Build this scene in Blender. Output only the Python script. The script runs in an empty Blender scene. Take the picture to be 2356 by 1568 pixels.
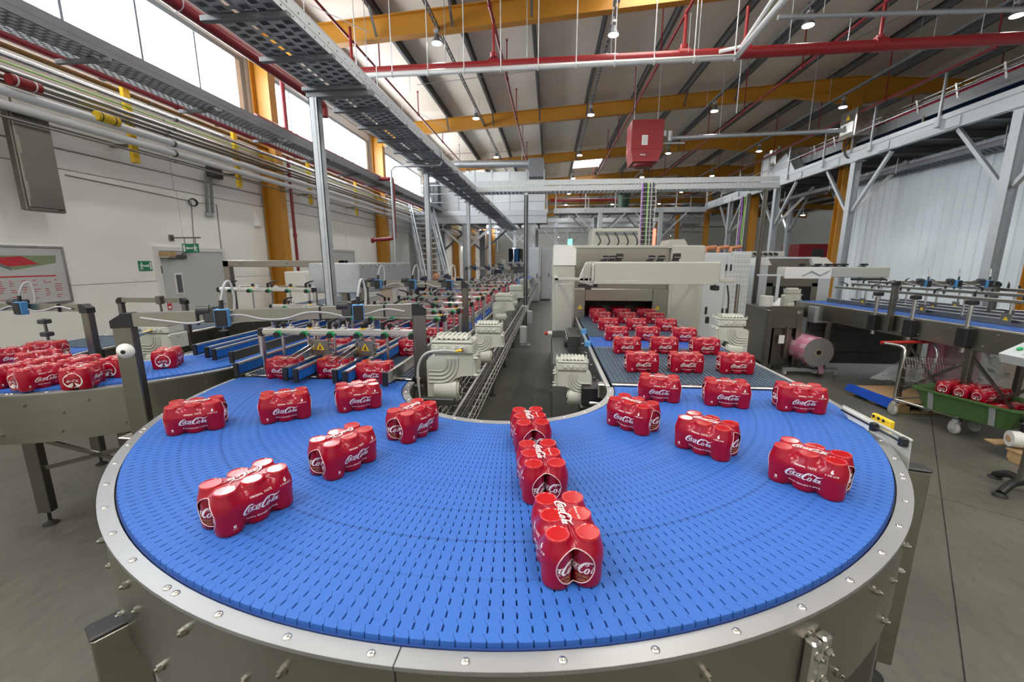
import bpy, math, random
from mathutils import Vector, Matrix
sin, cos, pi, rad = math.sin, math.cos, math.pi, math.radians
random.seed(7)
SC = bpy.context.scene
COL = SC.collection

# ------------------------------------------------------------------ camera, world, exposure
PITCH, YAW, FPX, CZ = rad(10.93), rad(5.17), 951.0, 1.85
camd = bpy.data.cameras.new('camera')
camd.sensor_width = 36.0
camd.lens = FPX / 2356.0 * 36.0
camd.clip_end = 200
camd.dof.use_dof = True
camd.dof.focus_distance = 1.55
camd.dof.aperture_fstop = 3.5
cam = bpy.data.objects.new('camera', camd)
cam.location = (0, 0, CZ)
cam.rotation_euler = (pi/2 - PITCH, 0, YAW)
COL.objects.link(cam)
SC.camera = cam
world = bpy.data.worlds.new('world'); SC.world = world
world.use_nodes = True
bg = world.node_tree.nodes['Background']
bg.inputs[0].default_value = (0.80, 0.90, 1.0, 1)
bg.inputs[1].default_value = 1.0
SC.view_settings.view_transform = 'Standard'
SC.view_settings.look = 'None'
SC.view_settings.gamma = 1.0
SC.view_settings.use_curve_mapping = False
SC.view_settings.exposure = -0.3
LAMP_W = 40.0          # each LED lamp
WINDOW_E = 22.0         # daylight glowing in the frosted wall panes
ROOFLIGHT_E = 16.0      # daylight in the roof lights

# photo pixel -> point on a plane of the place (used to measure where things stand)
_r = Vector((cos(YAW), sin(YAW), 0)); _f = Vector((-sin(YAW)*cos(PITCH), cos(YAW)*cos(PITCH), -sin(PITCH))); _u = _r.cross(_f)
def ray(px, py): return _r*((px-1178)/FPX) + _u*(-(py-784)/FPX) + _f
def atz(px, py, z): d = ray(px, py); return Vector((0,0,CZ)) + d*((z-CZ)/d.z)
def aty(px, py, y): d = ray(px, py); return Vector((0,0,CZ)) + d*(y/d.y)
def atx(px, py, x): d = ray(px, py); return Vector((0,0,CZ)) + d*(x/d.x)

# ------------------------------------------------------------------ materials
MATS = {}
def mat(name, col, rough=0.5, metal=0.0, noise=0.0, nscale=8.0, bump=0.0, bscale=40.0, spec=0.5, coat=0.0, emit=None, estr=0.0, alpha=1.0, trans=0.0, stretch=None, rvar=0.0):
    m = bpy.data.materials.new(name); m.use_nodes = True
    nt = m.node_tree; b = nt.nodes['Principled BSDF']
    c = (*col, 1.0)
    b.inputs['Base Color'].default_value = c
    b.inputs['Roughness'].default_value = rough
    b.inputs['Metallic'].default_value = metal
    b.inputs['Specular IOR Level'].default_value = spec
    b.inputs['Coat Weight'].default_value = coat
    b.inputs['Coat Roughness'].default_value = 0.08
    b.inputs['Alpha'].default_value = alpha
    b.inputs['Transmission Weight'].default_value = trans
    if emit is not None:
        b.inputs['Emission Color'].default_value = (*emit, 1.0)
        b.inputs['Emission Strength'].default_value = estr
    if noise or bump or rvar:
        tc = nt.nodes.new('ShaderNodeTexCoord'); mp = nt.nodes.new('ShaderNodeMapping')
        nt.links.new(tc.outputs['Object'], mp.inputs['Vector'])
        if stretch: mp.inputs['Scale'].default_value = stretch
    if noise or rvar:
        n = nt.nodes.new('ShaderNodeTexNoise'); n.inputs['Scale'].default_value = nscale; n.inputs['Detail'].default_value = 5
        nt.links.new(mp.outputs['Vector'], n.inputs['Vector'])
        if noise:
            mx = nt.nodes.new('ShaderNodeMix'); mx.data_type = 'RGBA'
            mx.inputs['A'].default_value = (*[max(0, k*(1-noise)) for k in col], 1)
            mx.inputs['B'].default_value = (*[min(1, k*(1+noise)) for k in col], 1)
            nt.links.new(n.outputs['Fac'], mx.inputs['Factor'])
            nt.links.new(mx.outputs['Result'], b.inputs['Base Color'])
        if rvar:
            mr = nt.nodes.new('ShaderNodeMapRange')
            mr.inputs['To Min'].default_value = max(0.02, rough-rvar); mr.inputs['To Max'].default_value = min(1, rough+rvar)
            nt.links.new(n.outputs['Fac'], mr.inputs['Value']); nt.links.new(mr.outputs['Result'], b.inputs['Roughness'])
    if bump:
        n2 = nt.nodes.new('ShaderNodeTexNoise'); n2.inputs['Scale'].default_value = bscale; n2.inputs['Detail'].default_value = 4
        bp = nt.nodes.new('ShaderNodeBump'); bp.inputs['Strength'].default_value = bump; bp.inputs['Distance'].default_value = 0.02
        nt.links.new(mp.outputs['Vector'], n2.inputs['Vector']); nt.links.new(n2.outputs['Fac'], bp.inputs['Height'])
        nt.links.new(bp.outputs['Normal'], b.inputs['Normal'])
    MATS[name] = m
    return m
M = MATS
mat('belt_blue', (0.034, 0.125, 0.46), 0.42, noise=0.10, nscale=2.2, spec=0.45, rvar=0.06)
mat('belt_under', (0.014, 0.048, 0.20), 0.7)
mat('belt_grey', (0.050, 0.085, 0.13), 0.45, noise=0.12, nscale=3, rvar=0.08)
mat('belt_grey_under', (0.012, 0.02, 0.035), 0.7)
mat('steel', (0.31, 0.298, 0.262), 0.32, 1.0, noise=0.10, nscale=3, rvar=0.08, stretch=(1, 1, 6))
mat('steel_bright', (0.66, 0.65, 0.62), 0.26, 1.0, noise=0.06, nscale=4, rvar=0.07)
mat('steel_dark', (0.21, 0.20, 0.175), 0.36, 1.0, noise=0.10, nscale=4, rvar=0.08)
mat('flange_steel', (0.47, 0.48, 0.485), 0.46, 1.0, noise=0.05, nscale=9, rvar=0.06)
mat('zinc', (0.47, 0.50, 0.53), 0.46, 0.75, noise=0.16, nscale=14, rvar=0.1)
mat('zinc_dark', (0.20, 0.21, 0.225), 0.5, 0.6, noise=0.15, nscale=10)
mat('alu', (0.74, 0.74, 0.73), 0.30, 0.9, noise=0.05)
mat('black_plastic', (0.012, 0.012, 0.014), 0.42)
mat('dark_steel', (0.075, 0.075, 0.078), 0.45, 0.6, noise=0.1)
mat('rubber', (0.02, 0.02, 0.02), 0.7)
mat('motor_white', (0.46, 0.475, 0.42), 0.38, noise=0.04, nscale=5)
mat('machine_white', (0.42, 0.425, 0.385), 0.40, noise=0.03, nscale=2)
mat('machine_cool', (0.52, 0.56, 0.585), 0.40, noise=0.03, nscale=2)
mat('machine_grey', (0.115, 0.118, 0.115), 0.5, 0.1, noise=0.08, nscale=3)
mat('white_paint', (0.72, 0.72, 0.70), 0.45)
mat('wall_white', (0.88, 0.875, 0.83), 0.7, noise=0.05, nscale=0.6, bump=0.05, bscale=6)
mat('wall_panel', (0.72, 0.72, 0.715), 0.55, noise=0.04, nscale=1.5, stretch=(1, .2, 4))
mat('wall_corrugated', (0.70, 0.77, 0.82), 0.45, noise=0.04, nscale=1.2)
mat('ceiling_panel', (0.84, 0.755, 0.64), 0.6, noise=0.04, nscale=0.7)
mat('purlin', (0.115, 0.115, 0.115), 0.5, 0.5, noise=0.15)
mat('orange_paint', (0.44, 0.20, 0.018), 0.42, noise=0.07, nscale=2)
mat('rail_brown', (0.17, 0.085, 0.018), 0.5, noise=0.1)
mat('red_pipe', (0.22, 0.012, 0.020), 0.35, noise=0.08)
mat('red_paint', (0.27, 0.014, 0.018), 0.4, noise=0.06)
mat('white_pipe', (0.70, 0.71, 0.71), 0.4)
mat('can_film', (0.285, 0.001, 0.017), 0.28, noise=0.05, nscale=18, spec=0.3, coat=0.22, bump=0.02, bscale=60)
mat('can_top', (0.46, 0.005, 0.011), 0.16, 0.0, coat=0.8)
mat('can_body', (0.33, 0.006, 0.022), 0.25, 0.3, coat=0.4)
mat('film_edge', (0.72, 0.55, 0.56), 0.25, coat=0.5)
mat('print_white', (0.82, 0.78, 0.76), 0.4)
mat('print_gold', (0.52, 0.34, 0.06), 0.35, 0.4)
mat('print_grey', (0.40, 0.34, 0.34), 0.4)
mat('lamp_glow', (1, 1, 1), 0.4, emit=(1.0, 0.99, 0.96), estr=60.0)
mat('window_glow', (0.8, 0.85, 0.9), 0.3, emit=(0.90, 0.95, 1.0), estr=WINDOW_E)
mat('rooflight_glow', (0.9, 0.9, 0.85), 0.4, emit=(1.0, 0.95, 0.86), estr=ROOFLIGHT_E)
mat('window_frame', (0.25, 0.30, 0.36), 0.4, 0.3)
mat('door_grey', (0.50, 0.515, 0.515), 0.45, noise=0.03)
mat('glass', (0.75, 0.8, 0.82), 0.06, trans=0.9)
mat('film_clear', (0.80, 0.82, 0.84), 0.16, alpha=0.34, coat=0.6, bump=0.5, bscale=9)
mat('film_pink', (0.60, 0.22, 0.34), 0.28, noise=0.05, coat=0.3)
mat('film_pink_print', (0.72, 0.55, 0.60), 0.4)
mat('film_roll_end', (0.20, 0.195, 0.20), 0.6, noise=0.1, nscale=40)
mat('sign_green', (0.012, 0.20, 0.10), 0.45)
mat('sign_white', (0.80, 0.82, 0.80), 0.5)
mat('sign_blue', (0.03, 0.22, 0.60), 0.5)
mat('sign_red', (0.50, 0.03, 0.04), 0.5)
mat('poster_paper', (0.52, 0.53, 0.53), 0.5, noise=0.06, nscale=3)
mat('poster_green', (0.22, 0.28, 0.16), 0.5, noise=0.2, nscale=9)
mat('poster_grey', (0.17, 0.18, 0.19), 0.5, noise=0.3, nscale=7)
mat('poster_dark', (0.09, 0.10, 0.11), 0.5, noise=0.4, nscale=6)
mat('sensor_blue', (0.07, 0.25, 0.52), 0.4)
mat('guide_blue', (0.012, 0.115, 0.42), 0.35)
mat('yellow', (0.72, 0.47, 0.012), 0.45)
mat('cable_grey', (0.42, 0.43, 0.43), 0.5)
mat('cable_black', (0.02, 0.02, 0.022), 0.5)
mat('cable_purple', (0.28, 0.08, 0.42), 0.5)
mat('cable_green', (0.22, 0.50, 0.06), 0.5)
mat('crate_black', (0.055, 0.06, 0.068), 0.5)
mat('bin_green', (0.02, 0.06, 0.035), 0.5)
mat('tub_green', (0.055, 0.125, 0.035), 0.38, noise=0.05)
mat('handle_red', (0.45, 0.02, 0.018), 0.35)
mat('chrome', (0.72, 0.72, 0.70), 0.18, 1.0)
mat('castor_grey', (0.40, 0.40, 0.38), 0.5)
mat('wood', (0.42, 0.28, 0.14), 0.7, noise=0.25, nscale=6, stretch=(1, 8, 8))
mat('cardboard', (0.45, 0.30, 0.16), 0.75, noise=0.08)
mat('cover_blue', (0.01, 0.075, 0.50), 0.35)
mat('plexi', (0.80, 0.84, 0.82), 0.08, alpha=0.28)
mat('navy_cloth', (0.012, 0.017, 0.042), 0.85)
mat('skin', (0.46, 0.235, 0.16), 0.55)
mat('hair', (0.03, 0.02, 0.015), 0.7)
mat('orange_cloth', (0.42, 0.17, 0.08), 0.8)
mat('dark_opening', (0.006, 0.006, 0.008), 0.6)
mat('lid_green', (0.02, 0.35, 0.12), 0.4)
mat('orange_glow', (0.8, 0.2, 0.05), 0.4)
mat('fluor_glow', (1, 1, 1), 0.4, emit=(1.0, 0.95, 0.85), estr=4.0)
mat('indicator_green', (0.1, 0.8, 0.3), 0.4, emit=(0.1, 0.9, 0.35), estr=4.0)
mat('indicator_red', (0.8, 0.1, 0.1), 0.4, emit=(1.0, 0.15, 0.08), estr=4.0)
mat('outdoor_white', (0.8, 0.85, 0.9), 0.6)

def concrete():
    m = bpy.data.materials.new('concrete'); m.use_nodes = True
    nt = m.node_tree; b = nt.nodes['Principled BSDF']
    tc = nt.nodes.new('ShaderNodeTexCoord')
    n1 = nt.nodes.new('ShaderNodeTexNoise'); n1.inputs['Scale'].default_value = 1.1; n1.inputs['Detail'].default_value = 8
    n2 = nt.nodes.new('ShaderNodeTexNoise'); n2.inputs['Scale'].default_value = 14; n2.inputs['Detail'].default_value = 6
    mp = nt.nodes.new('ShaderNodeMapping'); mp.inputs['Scale'].default_value = (1.6, 0.5, 1); mp.inputs['Rotation'].default_value = (0, 0, 0.6)
    nt.links.new(tc.outputs['Object'], n1.inputs['Vector']); nt.links.new(tc.outputs['Object'], mp.inputs['Vector']); nt.links.new(mp.outputs['Vector'], n2.inputs['Vector'])
    r1 = nt.nodes.new('ShaderNodeValToRGB'); r1.color_ramp.elements[0].position = 0.3; r1.color_ramp.elements[1].position = 0.7
    r1.color_ramp.elements[0].color = (0.090, 0.088, 0.073, 1); r1.color_ramp.elements[1].color = (0.142, 0.139, 0.118, 1)
    nt.links.new(n1.outputs['Fac'], r1.inputs['Fac'])
    mx = nt.nodes.new('ShaderNodeMix'); mx.data_type = 'RGBA'; mx.blend_type = 'OVERLAY'; mx.inputs['Factor'].default_value = 0.35
    nt.links.new(r1.outputs['Color'], mx.inputs['A']); nt.links.new(n2.outputs['Fac'], mx.inputs['B'])
    # tyre marks along the aisle between the two lanes (object x of the floor is the world x)
    sx = nt.nodes.new('ShaderNodeSeparateXYZ'); nt.links.new(tc.outputs['Object'], sx.inputs[0])
    prev = mx.outputs['Result']
    for xc, w in ((-0.20, 0.055), (-0.05, 0.05)):
        a = nt.nodes.new('ShaderNodeMath'); a.operation = 'SUBTRACT'; a.inputs[1].default_value = xc; nt.links.new(sx.outputs['X'], a.inputs[0])
        ab = nt.nodes.new('ShaderNodeMath'); ab.operation = 'ABSOLUTE'; nt.links.new(a.outputs[0], ab.inputs[0])
        mr = nt.nodes.new('ShaderNodeMapRange'); mr.inputs['From Min'].default_value = w*0.5; mr.inputs['From Max'].default_value = w
        mr.inputs['To Min'].default_value = 0.55; mr.inputs['To Max'].default_value = 0.0; nt.links.new(ab.outputs[0], mr.inputs['Value'])
        ml = nt.nodes.new('ShaderNodeMath'); ml.operation = 'MULTIPLY'; nt.links.new(mr.outputs['Result'], ml.inputs[0]); nt.links.new(n1.outputs['Fac'], ml.inputs[1])
        m2 = nt.nodes.new('ShaderNodeMix'); m2.data_type = 'RGBA'; m2.inputs['B'].default_value = (0.05, 0.05, 0.05, 1)
        nt.links.new(ml.outputs[0], m2.inputs['Factor']); nt.links.new(prev, m2.inputs['A']); prev = m2.outputs['Result']
    nt.links.new(prev, b.inputs['Base Color'])
    b.inputs['Roughness'].default_value = 0.40
    bp = nt.nodes.new('ShaderNodeBump'); bp.inputs['Strength'].default_value = 0.15; bp.inputs['Distance'].default_value = 0.01
    nt.links.new(n2.outputs['Fac'], bp.inputs['Height']); nt.links.new(bp.outputs['Normal'], b.inputs['Normal'])
    M['concrete'] = m
concrete()

# ------------------------------------------------------------------ mesh helpers
class MB:
    def __init__(s): s.v = []; s.f = []; s.m = []; s.sm = []; s.cur = 0
    def add(s, vs, fs, smooth=False):
        o = len(s.v); s.v.extend(tuple(v) for v in vs)
        for f in fs: s.f.append(tuple(i+o for i in f)); s.m.append(s.cur); s.sm.append(smooth)
        return s
    def box(s, x0, x1, y0, y1, z0, z1, T=None):
        vs = [(x, y, z) for z in (z0, z1) for y in (y0, y1) for x in (x0, x1)]
        if T is not None: vs = [T @ Vector(v) for v in vs]
        return s.add(vs, [(0,2,3,1),(4,5,7,6),(0,1,5,4),(1,3,7,5),(3,2,6,7),(2,0,4,6)])
    def cbox(s, x, y, z, w, d, h, T=None): return s.box(x-w/2, x+w/2, y-d/2, y+d/2, z-h/2, z+h/2, T)
    def rbox(s, x0, x1, y0, y1, z0, z1, r=0.01, T=None):      # box with chamfered edges
        r = min(r, (x1-x0)*.49, (y1-y0)*.49, (z1-z0)*.49)
        def ring(i, z): return [(x0+i+c1*0, y0+i, z) for c1 in (0,)]
        vs = []
        for z, i in ((z0, r), (z0+r, 0), (z1-r, 0), (z1, r)):
            k = r if i == 0 else r*1.6
            a, b_, c, d = x0+i, x1-i, y0+i, y1-i
            vs += [(a+r, c, z), (b_-r, c, z), (b_, c+r, z), (b_, d-r, z), (b_-r, d, z), (a+r, d, z), (a, d-r, z), (a, c+r, z)]
        if T is not None: vs = [T @ Vector(v) for v in vs]
        fs = [tuple(range(7, -1, -1)), tuple(range(24, 32))]
        for l in range(3):
            for k in range(8): fs.append((l*8+k, l*8+(k+1) % 8, l*8+8+(k+1) % 8, l*8+8+k))
        return s.add(vs, fs)
    def bar(s, p, q, w, h=None, up=(0, 0, 1)):               # rectangular bar between two points
        p = Vector(p); q = Vector(q); h = h or w
        t = (q-p).normalized(); u = Vector(up)
        if abs(t.dot(u)) > 0.98: u = Vector((0, 1, 0))
        a = t.cross(u).normalized(); b = a.cross(t).normalized()
        vs = []
        for c in (p, q): vs += [c - a*w/2 - b*h/2, c + a*w/2 - b*h/2, c + a*w/2 + b*h/2, c - a*w/2 + b*h/2]
        return s.add(vs, [(3,2,1,0), (4,5,6,7), (0,1,5,4), (1,2,6,5), (2,3,7,6), (3,0,4,7)])
    def cyl(s, p, q, r, n=10, r2=None, caps=True, smooth=True):
        p = Vector(p); q = Vector(q); r2 = r if r2 is None else r2
        t = (q-p).normalized(); u = Vector((0, 0, 1)) if abs(t.z) < 0.9 else Vector((1, 0, 0))
        a = t.cross(u).normalized(); b = t.cross(a).normalized()
        vs = []
        for c, rr in ((p, r), (q, r2)):
            for k in range(n):
                an = 2*pi*k/n; vs.append(c + a*(cos(an)*rr) + b*(sin(an)*rr))
        s.add(vs, [(k, (k+1) % n, n+(k+1) % n, n+k) for k in range(n)], smooth)
        if caps: s.add(vs, [tuple(range(n-1, -1, -1)), tuple(range(n, 2*n))])
        return s
    def tube(s, pts, r, n=8, closed=False, caps=True):
        pts = [Vector(p) for p in pts]; L = len(pts); vs = []; fs = []
        prevb = None
        for i, p in enumerate(pts):
            a0 = pts[i-1] if (i > 0 or closed) else p; a1 = pts[(i+1) % L] if (i < L-1 or closed) else p
            t = (a1-a0).normalized()
            if prevb is None:
                u = Vector((0, 0, 1)) if abs(t.z) < 0.9 else Vector((1, 0, 0)); b = t.cross(u).normalized()
            else:
                b = prevb - t*prevb.dot(t)
                b = b.normalized() if b.length > 1e-6 else t.orthogonal().normalized()
            prevb = b; c = t.cross(b)
            rr = r[i] if isinstance(r, (list, tuple)) else r
            for k in range(n): an = 2*pi*k/n; vs.append(p + b*(cos(an)*rr) + c*(sin(an)*rr))
        for i in range(L if closed else L-1):
            j = (i+1) % L
            for k in range(n): fs.append((i*n+k, j*n+k, j*n+(k+1) % n, i*n+(k+1) % n))
        s.add(vs, fs, True)
        if caps and not closed: s.add([vs[k] for k in range(n)] + [vs[(L-1)*n+k] for k in range(n)], [tuple(range(n)), tuple(range(2*n-1, n-1, -1))])
        return s
    def lathe(s, prof, c=(0, 0, 0), n=24, T=None, smooth=True):   # profile [(r, z)...] around z
        vs = []; fs = []; cx, cy, cz = c
        for r, z in prof:
            for k in range(n): an = 2*pi*k/n; vs.append((cx+r*cos(an), cy+r*sin(an), cz+z))
        for i in range(len(prof)-1):
            for k in range(n): fs.append((i*n+k, i*n+(k+1) % n, (i+1)*n+(k+1) % n, (i+1)*n+k))
        if T is not None: vs = [T @ Vector(v) for v in vs]
        s.add(vs, fs, smooth)
        L = len(prof)-1
        s.add([vs[k] for k in range(n)] + [vs[L*n+k] for k in range(n)], [tuple(range(n-1, -1, -1)), tuple(range(n, 2*n))])
        return s
    def prism(s, poly, a, b, axis='y', T=None):              # polygon extruded along an axis
        n = len(poly)
        def P(u, w, t): return {'y': (u, t, w), 'x': (t, u, w), 'z': (u, w, t)}[axis]
        vs = [P(u, w, a) for u, w in poly] + [P(u, w, b) for u, w in poly]
        if T is not None: vs = [T @ Vector(v) for v in vs]
        return s.add(vs, [tuple(range(n)), tuple(range(2*n-1, n-1, -1))] + [(k, n+k, n+(k+1) % n, (k+1) % n) for k in range(n)])
    def arc(s, cx, cy, r0, r1, z0, z1, a0, a1, n=96):         # ring segment, rectangular section
        vs = []; fs = []
        for i in range(n+1):
            a = a0 + (a1-a0)*i/n
            for r, z in ((r0, z0), (r1, z0), (r1, z1), (r0, z1)): vs.append((cx+r*cos(a), cy+r*sin(a), z))
        for i in range(n):
            for k in range(4): fs.append((i*4+k, i*4+(k+1) % 4, i*4+4+(k+1) % 4, i*4+4+k))
        fs += [(3, 2, 1, 0), (n*4, n*4+1, n*4+2, n*4+3)]
        return s.add(vs, fs)
    def ibeam(s, p, q, w, h, t=0.012, up=(0, 0, 1)):
        p = Vector(p); q = Vector(q); d = (q-p).normalized(); u = Vector(up); u = (u - d*u.dot(d)).normalized()
        s.bar(p+u*(h/2-t/2), q+u*(h/2-t/2), w, t, u); s.bar(p-u*(h/2-t/2), q-u*(h/2-t/2), w, t, u); s.bar(p, q, t, h-2*t, u)
        return s
    def sphere(s, c, r, n=12, m=8, sx=1, sy=1, sz=1):
        return s.lathe([(max(1e-4, r*sin(pi*i/m)), -r*cos(pi*i/m)) for i in range(m+1)], (0, 0, 0), n, Matrix.Translation(c) @ Matrix.Diagonal((sx, sy, sz, 1)))

ORG = {}
def _fixn(me):
    me.validate(); me.update()
def mesh(name, mb, mats, org=(0, 0, 0)):
    me = bpy.data.meshes.new(name)
    ox, oy, oz = org
    me.from_pydata([(v[0]-ox, v[1]-oy, v[2]-oz) for v in mb.v], [], mb.f)
    if not isinstance(mats, (list, tuple)): mats = [mats]
    for m_ in mats: me.materials.append(M[m_] if isinstance(m_, str) else m_)
    me.polygons.foreach_set('material_index', mb.m)
    me.polygons.foreach_set('use_smooth', mb.sm)
    me.update()
    return me
def obj(name, mb, mats, parent=None, kind=None, label=None):
    """link one mesh as ONE object; vertices are given in world space, kept relative to the thing's base"""
    org = ORG.get(parent.name, (0, 0, 0)) if parent else (0, 0, 0)
    o = bpy.data.objects.new(name, mesh(name, mb, mats, org))
    COL.objects.link(o)
    if parent: o.parent = parent; ORG[o.name] = org
    if kind: o['kind'] = kind
    if label: o['label'] = label
    return o
def thing(name, label, cat, loc=(0, 0, 0), group=None, rotz=0.0):
    o = bpy.data.objects.new(name, None); o.empty_display_size = 0.1
    COL.objects.link(o); o.location = loc; o.rotation_euler = (0, 0, rotz)
    o['label'] = label; o['category'] = cat
    if group: o['group'] = group
    ORG[o.name] = tuple(loc)
    return o
def solo(name, mb, mats, label, cat, group=None):            # a thing that is one mesh, origin at its base
    xs = [v[0] for v in mb.v]; ys = [v[1] for v in mb.v]; zs = [v[2] for v in mb.v]
    org = ((min(xs)+max(xs))/2, (min(ys)+max(ys))/2, min(zs))
    o = bpy.data.objects.new(name, mesh(name, mb, mats, org)); COL.objects.link(o); o.location = org
    o['label'] = label; o['category'] = cat
    if group: o['group'] = group
    return o
def struct(name, mb, mats, parent=None):
    o = obj(name, mb, mats, parent)
    if not parent: o['kind'] = 'structure'
    return o
def copy_tree(o, parent=None):
    c = o.copy(); COL.objects.link(c)
    if parent: c.parent = parent
    for ch in list(o.children): copy_tree(ch, c)
    return c
def dup(o, loc, rotz=0.0, label=None, group=None):
    c = copy_tree(o); c.location = loc; c.rotation_euler = (0, 0, rotz)
    if label: c['label'] = label
    if group: c['group'] = group
    return c
def place(me, name, parent, T=None, label=None):             # one more part that shares mesh data
    o = bpy.data.objects.new(name, me); COL.objects.link(o); o.parent = parent
    if T is not None: o.matrix_local = T
    if label: o['label'] = label
    return o
def rel(parent, p):                                          # world point -> thing's own space
    og = ORG.get(parent.name, (0, 0, 0)); return Matrix.Translation((p[0]-og[0], p[1]-og[1], p[2]-og[2]))
ORD = ['first', 'second', 'third', 'fourth', 'fifth', 'sixth', 'seventh', 'eighth', 'ninth', 'tenth', 'eleventh', 'twelfth', 'thirteenth', 'fourteenth', 'fifteenth', 'sixteenth', 'seventeenth', 'eighteenth', 'nineteenth', 'twentieth']
# ================================================================== THE SETTING
XL, XR, Y0, Y1 = -6.5, 26.0, -5.0, 52.0
RIDGE_X = 9.7
def roof_z(x): return 6.80 + 0.065*(x+6.5) if x < RIDGE_X else 6.80 + 0.065*(RIDGE_X+6.5) - 0.065*(x-RIDGE_X)
def raft_top(x): return roof_z(x) - 0.24
FRAMES = [-3.0, 3.15, 9.3, 15.45, 21.6, 27.75, 33.9, 40.05, 46.2]

# floor: cast slabs with open joints over a sub-base
fl = struct('floor', MB().box(XL-0.3, XR, Y0, Y1, -0.2, -0.012), 'concrete')
def clip(poly, n, c):                                        # keep n.p <= c
    out = []
    for i in range(len(poly)):
        a, b = poly[i], poly[(i+1) % len(poly)]
        da, db = n[0]*a[0]+n[1]*a[1]-c, n[0]*b[0]+n[1]*b[1]-c
        if da <= 0: out.append(a)
        if da*db < 0: t = da/(da-db); out.append((a[0]+t*(b[0]-a[0]), a[1]+t*(b[1]-a[1])))
    return out
jd = Vector((1.32, 1.67)).normalized(); jn = (jd.y, -jd.x); jd = (jd.x, jd.y)
c0 = jn[0]*2.44 + jn[1]*2.41; e0 = jd[0]*3.37 + jd[1]*3.1
SL = 7.5
for i in range(-9, 8):
    for j in range(-6, 10):
        p = [(XL, Y0), (XR, Y0), (XR, Y1), (XL, Y1)]
        for n_, c_ in ((jn, c0+(i+1)*SL-0.004), ((-jn[0], -jn[1]), -(c0+i*SL+0.004)), (jd, e0+(j+1)*SL-0.004), ((-jd[0], -jd[1]), -(e0+j*SL+0.004))):
            p = clip(p, n_, c_) if p else p
        if len(p) >= 3: obj('floor_slab', MB().prism([(a, b) for a, b in p], -0.012, 0.0, 'z'), 'concrete', fl)

# left wall: painted lower wall, cladding planks above, window strips under the eaves
wl = struct('wall_left', MB().box(XL-0.25, XL-0.03, Y0, Y1, 0, 3.05).box(XL-0.25, XL-0.06, Y0, Y1, 3.05, 4.62).box(XL-0.25, XL-0.06, Y0, Y1, 6.0, 6.9), 'wall_white')
for k, yb in enumerate(range(-5, 52, 6)):
    for z0, z1 in ((0, 1.52), (1.53, 3.04)): obj('wall_panel', MB().box(XL-0.03, XL, yb+0.004, yb+5.996, z0, z1), 'wall_white', wl)
for k in range(6):
    z = 3.06 + k*0.26
    for yb in range(-5, 52, 12): obj('cladding_plank', MB().rbox(XL-0.06, XL-0.028, yb, min(yb+11.99, Y1), z, z+0.25, 0.012), 'wall_panel', wl)
for k in range(3):
    z = 6.02 + k*0.26
    for yb in range(-5, 52, 12): obj('cladding_plank', MB().rbox(XL-0.06, XL-0.028, yb, min(yb+11.99, Y1), z, z+0.25, 0.012), 'wall_panel', wl)
wn = 0
for a, b in zip(FRAMES[:-1], FRAMES[1:]):
    wn += 1
    y0, y1 = a+0.28, b-0.28
    w = struct('window_%d' % wn, MB().box(XL-0.16, XL-0.02, y0-0.12, y1+0.12, 4.60, 4.68).box(XL-0.16, XL-0.02, y0-0.12, y1+0.12, 5.95, 6.04).box(XL-0.16, XL-0.02, y0-0.12, y0, 4.68, 5.95).box(XL-0.16, XL-0.02, y1, y1+0.12, 4.68, 5.95), 'window_frame')
    n = 5; st = (y1-y0)/n
    for k in range(n):
        obj('pane', MB().box(XL-0.11, XL-0.09, y0+k*st+0.02, y0+(k+1)*st-0.02, 4.68, 5.95), 'window_glow', w)
        if k: obj('mullion', MB().box(XL-0.14, XL-0.04, y0+k*st-0.022, y0+k*st+0.022, 4.68, 5.95), 'window_frame', w)
wb = struct('wall_back', MB().box(XL, XR, Y1, Y1+0.2, 0, 8.2), 'wall_white')
wr = struct('wall_right', MB().box(XR, XR+0.2, Y0, Y1, 0, 7.0), 'wall_white')
wf = struct('wall_front', MB().box(XL, XR, Y0-0.2, Y0, 0, 8.2), 'wall_white')

# ceiling: roof sheets, purlins, roof lights
ce = struct('ceiling', MB().prism([(XL-0.3, roof_z(XL-0.3)+0.02), (RIDGE_X, roof_z(RIDGE_X)+0.02), (XR+0.3, roof_z(XR+0.3)+0.02), (XR+0.3, roof_z(XR)+0.2), (RIDGE_X, roof_z(RIDGE_X)+0.2), (XL-0.3, roof_z(XL-0.3)+0.2)], Y0-0.3, Y1+0.3, 'y'), 'ceiling_panel')
ROOFLIGHTS = [(1.25, 2.74, 7.2, 9.0), (1.25, 2.74, 24.3, 26.3), (-3.6, -2.1, -2.6, 0.6), (4.5, 5.9, -2.6, 0.6), (1.25, 2.74, 13.2+2.9, 16.1) , (1.25, 2.74, -2.6, 0.6)]
ROOFLIGHTS = ROOFLIGHTS[:4] + ROOFLIGHTS[5:]
yy = Y0
while yy < Y1:
    ye = min(yy+1.9, Y1)
    for xa, xb in ((XL, RIDGE_X), (RIDGE_X, XR)):
        a, b = xa+0.003, xb-0.003
        obj('roof_panel', MB().prism([(a, roof_z(a)), (b, roof_z(b)), (b, roof_z(b)+0.02), (a, roof_z(a)+0.02)], yy+0.004, ye-0.004, 'y'), 'ceiling_panel', ce)
    yy += 1.9
for k in range(-0, 20):
    x = -5.23 + 1.59*k
    if x > XR: break
    z = roof_z(x)
    p = MB()
    p.box(x-0.035, x+0.035, Y0, Y1, z-0.022, z-0.002).box(x-0.008, x+0.008, Y0, Y1, z-0.22, z-0.022).box(x-0.035, x+0.035, Y0, Y1, z-0.235, z-0.22)
    obj('purlin', p, 'purlin', ce)
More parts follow.
